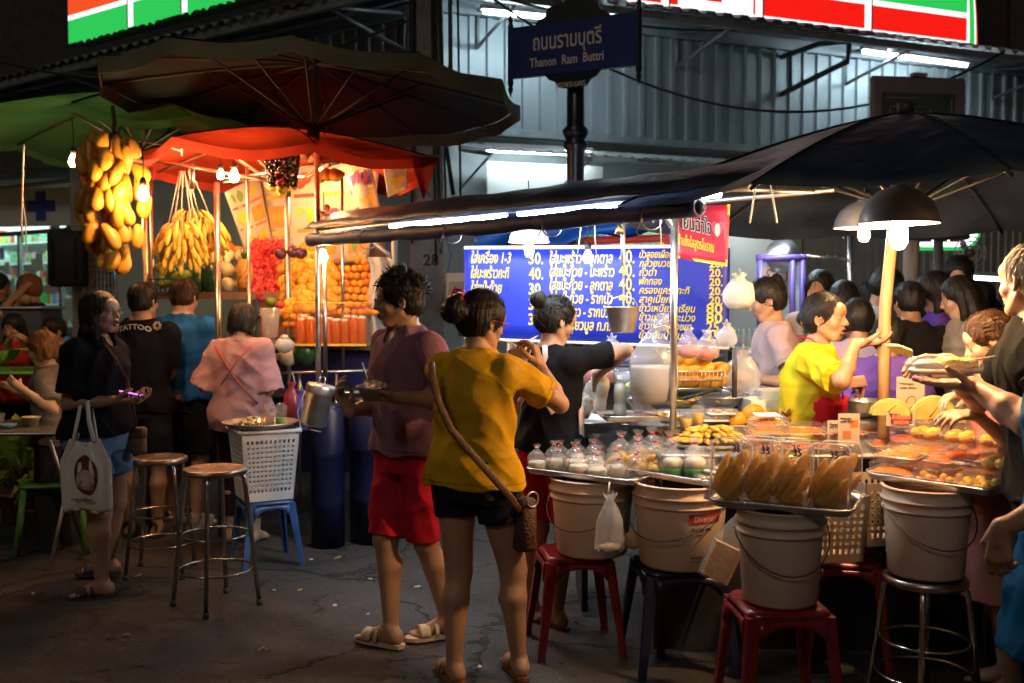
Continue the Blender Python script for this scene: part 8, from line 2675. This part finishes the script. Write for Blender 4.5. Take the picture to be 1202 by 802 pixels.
I=person('man in a dusty purple tee and red shorts holding a bowl of shaved ice',PX(478,D),D,R(128),H=1.66,sex='m',tone='tan',h=.005,head=(R(-26),R(-4)),hair=dict(style='spiky',vol=.014),glasses=True,build=1.04,wide=1.0,
arms={'L': dict(t=bw+Vector((.115,.02,-.022)),pole=(-.6,-1,-.6),d=(-1,-.05,.05),n=(.1,0,1),curl=.45,thumb=.3),'R': dict(t=P(410,483,4.48),pole=(.6,-1,-.6),d=(-.55,.1,.9),n=(.8,-.3,.3),curl=.55,thumb=.2)},
legs={'R': dict(foot=(PX(457,4.50),4.47),toe=R(60)),'L': dict(foot=(PX(524,4.62),4.60),toe=R(110),pole=(0,1,0))},
top=dict(col='purple_tee',rgb=(.26,.125,.175),sleeve=.85,hem=.885,loose=.016,neck='v',wr=.009,seed=4),bottom=dict(col='red_shorts',rgb=(.46,.015,.035),length=.96,flare=.010,loose=.012,wr=.009,seed=9),shoes=dict(rgb=(.55,.42,.27)))
t=thing('food_bowl','pale plastic bowl heaped with shaved ice and a spoon held by the man in purple','bowl',bw)
mb=MB(); mb.lathe([(0,-.028),(.038,-.028),(.058,.020),(.070,.026),(.070,.029),(.056,.024),(.036,-.02),(0,-.02)],n=32); mb.build('bowl_body',mat('bowl_plastic',(.55,.50,.46),rough=.4,trans=.15),t)
mb=MB()
for k in range(45):
 a=rr(0,6.28); r_=.056*math.sqrt(random.random()); mb.ell((r_*math.cos(a),r_*math.sin(a),.022+.022*(1-(r_/.06) ** 2)),rr(.008,.013),nu=7,nv=5,jit=.15)
o=mb.build('shaved_ice',mat('ice_cream_tint',(.72,.58,.48),rough=.5,bump=.5,bscale=120),t); o['kind']='stuff'
mb=MB(); mb.tube([(-.01,0,.03),(-.03,.01,.085),(-.042,.012,.125)],.004,6); mb.build('spoon',mat('spoon_white',(.6,.55,.5),rough=.4),t)
D=4.10
bw=P(610,416,4.38)
I=person('woman in a mustard yellow tee and black shorts eating with her back turned',PX(556,D),D,R(-30),H=1.575,sex='f',tone='tan',h=.005,head=(R(-22),R(-14)),hair=dict(style='bun',bun=(-.015,-.150,.015,.064),vol=.018),glasses=False,build=1.12,wide=1.02,lean=(0,.02),
arms={'R': dict(t=P(634,430,4.28),pole=(1,-.35,-1),d=(-.25,.15,.95),n=(-.9,.3,-.1),curl=.75,thumb=.7),'L': dict(t=P(588,446,4.50),pole=(-.6,-.4,-1),d=(.8,.1,.5),n=(-.3,.3,.9),curl=.4)},
legs={'L': dict(foot=(PX(533,4.07),4.07),toe=R(25)),'R': dict(foot=(PX(610,4.12),4.12),toe=R(15),pole=(.2,1,0))},
top=dict(col='mustard',rgb=(.60,.35,.018),sleeve=.72,hem=.86,loose=.013,wr=.010,seed=12),bottom=dict(col='black_shorts',rgb=(.016,.017,.022),length=.42,flare=.012,loose=.010,wr=.006),shoes=dict(rgb=(.20,.09,.04),strap=(.25,.12,.06)))
Q=I['Q']; mb=MB()
for k in range(4): c=Q(-.055+.012*k*0,-.095+.006*k,.085-.017*k); mb.tube([Mv(Q(-.045,-.140+.004*k,.095-.017*k)),Mv(Q(-.01,-.160+.004*k,.104-.017*k)),Mv(Q(.03,-.150,.098-.017*k))],.006,6)
mb.tube([Mv(Q(-.01,-.165,.11)),Mv(Q(-.01,-.19,.04))],.008,6)
mb.build('hair_clip',mat('clip_red',(.55,.04,.03),rough=.2),I['o'])
make_glasses(I,mat('glasses_red',(.35,.05,.04),rough=.3))
br=mat('brown_leather')
o=strap_over(I,[wl(I,P(506,425,4.0)),wl(I,P(507,440,3.955)),wl(I,P(514,470,3.925)),wl(I,P(530,505,3.905)),wl(I,P(556,535,3.895)),wl(I,P(580,562,3.895)),wl(I,P(600,585,3.92)),wl(I,P(610,600,3.98))],.030,br)
t=thing('shoulder_bag','brown textured shoulder bag on the right hip of the woman in yellow','handbag',P(613,613,4.05),R(40))
mb=MB(); mb.bbox((-.04,-.06,-.11),(.04,.06,.10),r=.03); mb.build('bag_body',mat('woven_brown',(.09,.035,.02),rough=.55,var=.5,vscale=60,bump=1,bscale=110),t)
mb=MB(); mb.tube([(.03*math.cos(a),-.062,.10+.03*math.sin(a)) for a in [2*PI*k/16 for k in range(16)]],.004,5,closed=True); mb.build('buckle',steel,t)
t=thing('food_bowl','small white bowl held up by the woman in yellow','bowl',bw)
mb=MB(); mb.lathe([(0,-.03),(.035,-.03),(.052,.018),(.056,.02),(.05,.018),(.03,-.02),(0,-.02)],n=24); mb.build('bowl_body',mat('bowl_plastic'),t)
mb=MB(); mb.ell((0,0,.018),(.046,.046,.018),jit=.1); mb.build('shaved_ice',mat('ice_cream_tint'),t)
mb=MB(); mb.tube([(.0,0,.03),(-.05,-.02,.055),(-.09,-.03,.06)],.004,5); mb.build('spoon',mat('spoon_white'),t)
D=4.85
b1=P(703,462,4.95)
I=person('seller in a black tee and pale pink apron pouring with her elbow raised',PX(646,D),D,R(-42),H=1.56,sex='f',tone='tan',h=.005,head=(R(-20),R(-20)),hair=dict(style='bun',bun=(-.005,-.140,.070,.046),vol=.008,strands=True),build=1.0,
arms={'R': dict(t=P(701,440,4.95),pole=(1,.2,.6),d=(.15,.1,-.9),n=(.1,.9,.1),curl=.9,thumb=.8),'L': dict(t=P(668,466,5.12),pole=(-.8,-.3,-.8),d=(.95,.0,-.1),n=(.2,.6,-.5),curl=.5)},
legs={'L': dict(foot=(PX(625,4.8),4.9),toe=R(40)),'R': dict(foot=(PX(655,4.75),4.75),toe=R(40))},
top=dict(col='black_tee',rgb=BLK,sleeve=.70,hem=.90,loose=.014,wr=.007),bottom=dict(col='red_legs',rgb=(.42,.012,.03),length=.85,flare=.01,wr=.003,loose=.008,waist=.95),shoes=dict(rgb=(.1,.05,.04)))
apr=cloth_mat('apron_pink',(.58,.42,.38))
def surf_pt(I,side,z,fwd,out): return None
mb=MB(); mb.tube([(-.075,-.115,1.30),(-.055,-.135,1.26),(.05,-.14,1.12),(.12,-.12,1.02)],.013,6,flat=.3); mb.tube([(.05,-.10,1.33),(.075,-.125,1.28),(.03,-.142,1.18),(-.07,-.14,1.06),(-.13,-.11,1.0)],.013,6,flat=.3)
mb.tube([(-.05,-.03,1.37),(-.075,-.08,1.345),(-.08,-.11,1.31)],.013,6,flat=.3); mb.build('apron_strap',apr,I['o'])
mb=MB()
mb.grid(lambda u,v: Vector((.165*math.sin(-1.2+2.75*v)*(1+.10*(1-u)),.125*math.cos(-1.2+2.75*v)*(1+.18*(1-u))+.010,.60+.44*u+.012*math.sin(v*17))),12,24,thick=.004)
mb.build('apron',apr,I['o'])
pet('milk bottle held by the neck in the seller raised hand',b1+Vector((0,0,-.10)),.95,rot=(0,R(8),0),s_=1.12)
pet('clear milk bottle tilted in the seller lower hand',P(684,490,5.05),.55,rot=(0,R(16),0),s_=1.12)
D=4.72
I=person('seller in a bright yellow polo and red apron reaching out her open hand',PX(944,D),D,R(-106),H=1.575,sex='f',tone='tan',h=.005,head=(R(-22),R(-2)),hair=dict(style='bun',bun=(0,-.115,-.01,.035),vol=.007,line=.070),mouth=.45,build=1.08,lean=(.0,.05),
arms={'R': dict(t=P(1004,404,4.45),pole=(1,-.1,-.75),d=(.97,.0,.12),n=(-.05,-.15,1),curl=.38,thumb=.6),'L': dict(t=P(985,441,4.82),pole=(-.4,-.8,-.8),d=(.75,-.2,-.30),n=(.0,-.2,-1),curl=.6)},
top=dict(col='bright_yellow',rgb=(.62,.52,.02),sleeve=.85,hem=.86,loose=.016,neck='v',wr=.006,seed=6),bottom=dict(col='dark_floral',rgb=(.035,.03,.08),length=1.9))
ar=cloth_mat('apron_red',(.48,.02,.03))
mb=MB(); mb.grid(lambda u,v: Vector((.150*math.sin(-1.55+3.1*v)*1.14,.135*math.cos(-1.55+3.1*v)*1.16+.03*u+.012,.66+.44*u+.01*math.sin(v*15))),12,24,thick=.004); mb.build('apron',ar,I['o'])
mb=MB(); mb.tube([(.06,-.03,1.375),(.078,.03,1.365),(.070,.10,1.31),(.055,.155,1.20),(.05,.175,1.09)],.009,6,flat=.35); mb.tube([(-.06,-.03,1.375),(-.078,.03,1.365),(-.060,.10,1.31),(-.05,.155,1.20)],.009,6,flat=.35); mb.build('apron_strap',ar,I['o'])
mb=MB(); mb.grid(lambda u,v: Vector((.150*math.sin(.2+1.2*v)*1.17,.135*math.cos(.2+1.2*v)*1.19+.03*u+.014,.70+.20*u)),6,10,thick=.003); mb.build('apron_pocket',cloth_mat('floral_navy',(.05,.045,.13)),I['o'])
mb=MB()
for k in range(9):
 v,u=rr(.05,.95),rr(.1,.9); a=.2+1.2*v; c=Vector((.150*math.sin(a)*1.185,.135*math.cos(a)*1.205+.03*u+.014,.70+.20*u))
 mb.ell(c,(.016,.006,.016),nu=8,nv=6)
mb.build('printed_flower',cloth_mat('flower_pale',(.6,.5,.42)),I['o'])
mb=MB(); Q=I['Q']; mb.tube([Mv(Q(.032*math.cos(a),-.108,-.01+.045*math.sin(a))) for a in [2*PI*k/16 for k in range(16)]],.006,5,closed=True); mb.build('hair_tie',mat('border_yellow'),I['o'])
mb=MB(); mb.ell(Mv(Q(.083,-.004,-.03)),.006,nu=8,nv=6); mb.build('earring',steel,I['o'])
t=thing('banknote','folded pink banknote in the lower hand of the yellow shirted seller','banknote',P(1001,449,4.74),R(10)); t.rotation_euler=(R(60),R(-12),0)
mb=MB(); mb.grid(lambda u,v: Vector((-.055+.12*u,-.028+.056*v,.008*math.sin(u*5))),8,3,thick=.001); mb.build('note_sheet',mat('note_pink',(.65,.38,.30),rough=.7,var=.15,vscale=30),t)
D=3.35
I=person('grey haired man in a black shirt at the right edge handing over sliced mango',PX(1198,D)+.14,D,R(82),H=1.735,sex='m',tone='pink',h=.005,head=(R(-62),R(-4)),hair=dict(style='short',vol=.004,line=.072),hcol='grey',build=1.12,lean=(0,.06),
arms={'L': dict(t=P(1142,452,3.30),pole=(-.8,-.3,-.45),d=(-.97,.05,.05),n=(.0,-.1,1),curl=.06,thumb=.7),'R': dict(t=P(1112,424,3.62),pole=(.6,-.4,-.7),d=(-.97,-.05,-.02),n=(0,-.6,-.8),curl=.30,thumb=.9)},
top=dict(col='charcoal_tee',rgb=(.008,.009,.008),sleeve=.62,hem=.86,loose=.016,wr=.008),bottom=dict(col='dark_short',rgb=(.02,.02,.025),length=.9),shoes=dict(rgb=(.05,.04,.04)))
t=thing('mango_tray','foam tray of sliced yellow mango and sticky rice held by the grey haired man','food tray',P(1108,434,3.42),R(8)); t.scale=(1.3,1.3,1.3)
mb=MB(); mb.bbox((-.085,-.05,-.008),(.085,.05,.004),r=.03); mb.build('foam_dish',foam,t)
mb=MB()
for k in range(7): mb.ell((-.005+.012*k,0,.018+.002*math.sin(k)),(.012,.040,.016),M=Matrix.Rotation(.5,3,'Y'),nu=10,nv=7)
mb.build('mango_slices',mat('mango_flesh_bright',(.82,.58,.06),rough=.35,var=.1),t)
mb=MB(); mb.ell((-.045,0,.012),(.035,.036,.016),jit=.04); mb.build('sticky_rice',mat('rice_white'),t)
mb=MB(); mb.bbox((-.09,-.055,-.01),(.09,.055,.032),r=.03); mb.build('wrap_film',clear('wrap'),t)
t=thing('paper_wrapper','folded pale yellow paper slice passed over the cart beside the wooden pole','paper',P(1060,414,3.9),R(5)); t.rotation_euler=(R(20),R(8),0)
mb=MB(); mb.prism([(-.07,.018),(-.02,.024),(.035,.012),(.045,-.018),(.0,-.012),(-.035,-.006)],.02); mb.build('wrapper_sheet',mat('wrap_yellow',(.75,.66,.25),rough=.5),t)
t=thing('plastic_knife','white plastic knife lying across the sliced mango tray','knife',P(1132,424,3.38))
mb=MB(); mb.tube([(-.05,0,-.008),(.05,0,.008),(.105,0,.016)],[.003,.006,.007],8,flat=.4); mb.build('blade',mat('spoon_white'),t)
mb=MB(); mb.tube([(-.05,0,-.008),(-.10,0,-.018)],[.003,.002],6); mb.build('tip',mat('spoon_white'),t)
D=3.95
I=person('short brown haired woman in a pink floral dress behind the grey haired man',PX(1188,D),D,R(70),H=1.50,sex='f',tone='light',h=.006,head=(R(0),R(-24)),hair=dict(style='bun',bun=(0,-.11,.03,.03),vol=.010),hcol='brown',build=1.0,lean=(0,.04),
arms={'L': dict(t=P(1146,487,3.78),pole=(-.3,-.4,-1),d=(-.97,-.1,.02),n=(0,.3,-.9),curl=.4),'R': dict(t=P(1132,462,4.02),pole=(.3,-.4,-1),d=(-.8,-.3,-.1),n=(.2,-.1,-1),curl=.45)},
top=dict(col='pink_dress',rgb=(.62,.28,.26),sleeve=.45,hem=.80,loose=.014,wr=.008),bottom=dict(col='pink_dress',rgb=(.62,.28,.26),skirt=.45,flare=.02))
mb=MB(); sh_=[o for o in sc.objects if o.parent is I['o'] and o.name.startswith('shirt')][0]
cm_=sh_.data; rs=random.Random(4); vl=[v for v in cm_.vertices if v.co.x < -.02 and .9 < v.co.z < 1.3]
for k in range(14):
 v=rs.choice(vl); mb.m=k % 2; mb.ell(v.co,(.018,.018,.016),nu=8,nv=6)
mb.build('printed_flower',[cloth_mat('flower_navy',(.05,.05,.12)),cloth_mat('flower_white',(.6,.5,.5))],sh_)
D=2.95
I=person('woman in a bright blue dress with a bare arm cut by the right picture edge',PX(1268,D),D,R(60),H=1.62,sex='f',tone='tan',h=.006,head=(0,0),hair=dict(style='pony',len=.1),build=1.15,wide=1.15,
arms={'L': dict(t=P(1174,622,2.82),pole=(-.1,-1,.0),d=(.0,.05,-1),n=(.6,.6,0),curl=.5),'R': dict(t=P(1290,600,3.2))},
top=dict(col='blue_dress',rgb=(.006,.11,.24),sleeve=.12,hem=.80,loose=.012,wr=.008),bottom=dict(col='blue_dress',rgb=(.006,.11,.24),skirt=.55,flare=.0,wr=.012),shoes=dict(rgb=(.3,.05,.05)))
def bgp(label,px,top_y,D,hd,sex,hair,rgb,hem=.88,sleeve=.6,tone='tan',head=(0,-.2),arms=None,bottom=(.03,.03,.04),hcol='black',bld=1.,z=None,lean=(0,.03),group=None,h=.009,**k):
 ztop=P(px,top_y,D).z
 Hh=ztop if z is None else z
 return person(label,PX(px,D),D,R(hd),H=Hh,sex=sex,tone=tone,h=h,head=head,hair=hair,hcol=hcol,detail=False,build=bld,lean=lean,arms=arms,
z0=ztop-Hh if z is not None else 0,
top=dict(col='bg_%.2f_%.2f_%.2f' % rgb,rgb=rgb,sleeve=sleeve,hem=hem,loose=.014,wr=.009,seed=abs(int(px))),bottom=dict(col='bgb_%.2f_%.2f_%.2f' % bottom,rgb=bottom,length=1.9),group=group)
LH=dict(style='long',len=.25)
bgp('bun haired helper in a pale pink tee looking down left of the yellow seller',915,325,5.7,-268+180+170,'f',dict(style='bun',bun=(0,-.09,.085,.038)),(.50,.36,.36),head=(0,-.35),arms={'L': dict(t=P(880,445,5.5),pole=(-.3,-.6,-.6))})
bgp('long haired young woman with her face visible behind the yellow shirted seller',962,317,6.6,165,'f',LH,(.45,.40,.38),head=(-.3,-.15))
bgp('long haired woman seen from behind in a beige top',991,329,6.3,-10,'f',dict(style='long',len=.30),(.45,.38,.27),head=(-.1,-.1))
bgp('woman bending in a white shirt with her hair up behind the wooden pole',1000,314,6.9,-105,'f',dict(style='bun',bun=(0,-.09,.07,.035)),(.62,.63,.68),head=(0,-.55),lean=(0,.16),arms={'R': dict(t=P(1055,400,6.6))})
bgp('short haired person in a lavender shirt seen from behind',1010,350,5.6,-5,'f',dict(style='bob',len=.05),(.38,.34,.55),head=(.2,-.2),bld=1.05)
bgp('person in a deep purple shirt bent behind the wooden pole',1040,370,5.2,-30,'f',dict(style='bob',len=.05),(.13,.07,.36),head=(-.3,-.4),bld=1.15,sleeve=.8)
bgp('short haired head in the crowd just left of the wooden pole',1026,331,7.2,10,'m',dict(style='short'),(.03,.03,.04))
bgp('man in a black tee seen from behind left of the grey wooden column',1090-18,330,6.0,5,'m',dict(style='short'),(.018,.018,.022),bld=1.0,sleeve=.8)
bgp('curly haired woman in a purple sleeveless top looking down in the far right group',1109,319,6.4,70,'f',dict(style='long',len=.14,vol=.018),(.12,.06,.35),sleeve=.1,head=(0,-.4),arms={'L': dict(t=P(1090,455,6.1),pole=(-.3,-.6,-.6))})
bgp('tall man standing behind the far right group of shoppers',1127,300,7.0,140,'m',dict(style='short'),(.03,.035,.05),tone='pink',head=(.2,-.35))
bgp('long haired woman in a grey tee looking down in the far right group',1140,323,5.9,75,'f',dict(style='long',len=.28),(.36,.34,.34),head=(0,-.35),sleeve=.75,tone='light',arms={'L': dict(t=P(1110,440,5.6),pole=(-.3,-.6,-.6))})
bgp('girl in a white tee half hidden in the far right group',1097,345,6.7,60,'f',LH,(.55,.62,.70),head=(0,-.3))
bgp('dark shirted person standing behind the long haired woman at far right',1160,330,6.8,60,'m',dict(style='short'),(.02,.02,.025))
bgp('waiter with ginger hair in a black tee facing the pharmacy counter',43,322,9.0,75,'m',dict(style='short',vol=.014),(.018,.018,.02),hcol='ginger',head=(0,-.2),arms={'L': dict(t=P(20,355,8.8),pole=(-.3,-.6,-.6))})
bgp('dark haired person reaching over the black counter at far left edge',-12,320,9.0,-80,'m',dict(style='short'),(.018,.018,.02),arms={'R': dict(t=P(22,345,8.8),pole=(.3,-.6,-.6))})
bgp('seated woman in a red top eating at the green table',22,368,8.2,170,'f',dict(style='long',len=.08),(.42,.035,.03),z=1.5,head=(.1,-.35),arms={'L': dict(t=P(38,408,7.9),pole=(-.6,-.4,-1)),'R': dict(t=P(8,408,7.9),pole=(.6,-.4,-1))})
bgp('dark haired diner half hidden behind the seated child',72,372,8.0,150,'m',dict(style='short'),(.05,.05,.05),z=1.5)
bgp('seated child with ginger bob hair in a grey tee holding chopsticks at the steel table',62,388,6.3,95,'f',dict(style='bob',len=.07),(.16,.14,.12),hcol='ginger',z=1.45,head=(0,-.35),tone='light',bottom=(.03,.03,.03),arms={'L': dict(t=P(28,458,6.05),pole=(-.3,-.6,-.6)),'R': dict(t=P(26,462,6.2),pole=(.3,-.6,-.6))},sleeve=.8)
t=thing('counter_box','black metal counter under the waiter at far left','counter',(PX(15,8.8),8.8,0))
mb=MB(); mb.bbox((-.45,-.2,0),(.35,.2,1.45),r=.02); mb.build('counter_body',mat('cart_panel'),t)
mb=MB(); mb.bbox((-.47,-.22,1.452),(.37,.22,1.48),r=.02); mb.build('counter_top',steel_d,t)
t=thing('plastic_chair','green plastic chair under the seated child','chair',(PX(66,6.3),6.3,0),R(100))
gc=mat('chair_green',(.10,.25,.04),rough=.4)
mb=MB(); mb.bbox((-.2,-.2,.40),(.2,.2,.43),r=.05); mb.build('seat',gc,t)
mb=MB(); mb.grid(lambda u,v: Vector((-.18+.36*u,-.2-.06*v,.44+.35*v)),4,4,thick=.012); mb.build('backrest',gc,t)
for sx in (-1,1):
 for sy in (-1,1): mb=MB(); mb.cyl((sx*.16,sy*.16,.40),(sx*.20,sy*.20,0),.02); mb.build('leg',gc,t)
SKY,STREET_FILL,EXPO=.0034,.10,1.25
w=bpy.data.worlds.new('World'); sc.world=w; w.use_nodes=True
N,L=w.node_tree.nodes,w.node_tree.links
sky=N.new('ShaderNodeTexSky'); sky.sky_type='NISHITA'; sky.sun_disc=False
sky.sun_elevation=R(3); sky.sun_rotation=R(200)
L.new(sky.outputs[0],N['Background'].inputs[0])
N['Background'].inputs[1].default_value=SKY
l=bpy.data.lights.new('street_fill','SUN'); l.energy=STREET_FILL; l.angle=R(12); l.color=(1,.88,.76)  # dim sun lamp added as ambient fill, standing in for shops behind the camera
lo=bpy.data.objects.new('street_fill',l); COL.objects.link(lo); lo.rotation_euler=(R(52),0,R(-22))
sc.view_settings.view_transform='Standard'; sc.view_settings.look='None'; sc.view_settings.gamma=1
sc.view_settings.exposure=EXPO
sc.cycles.use_denoising=True
sc.cycles.max_bounces=8; sc.cycles.diffuse_bounces=4; sc.cycles.glossy_bounces=4
sc.cycles.transparent_max_bounces=16; sc.cycles.transmission_bounces=4
sc.cycles.sample_clamp_indirect=6; sc.cycles.sample_clamp_direct=0
sc.cycles.caustics_reflective=False; sc.cycles.caustics_refractive=False
cam_d.dof.use_dof=True; cam_d.dof.focus_distance=4.4; cam_d.dof.aperture_fstop=2.8
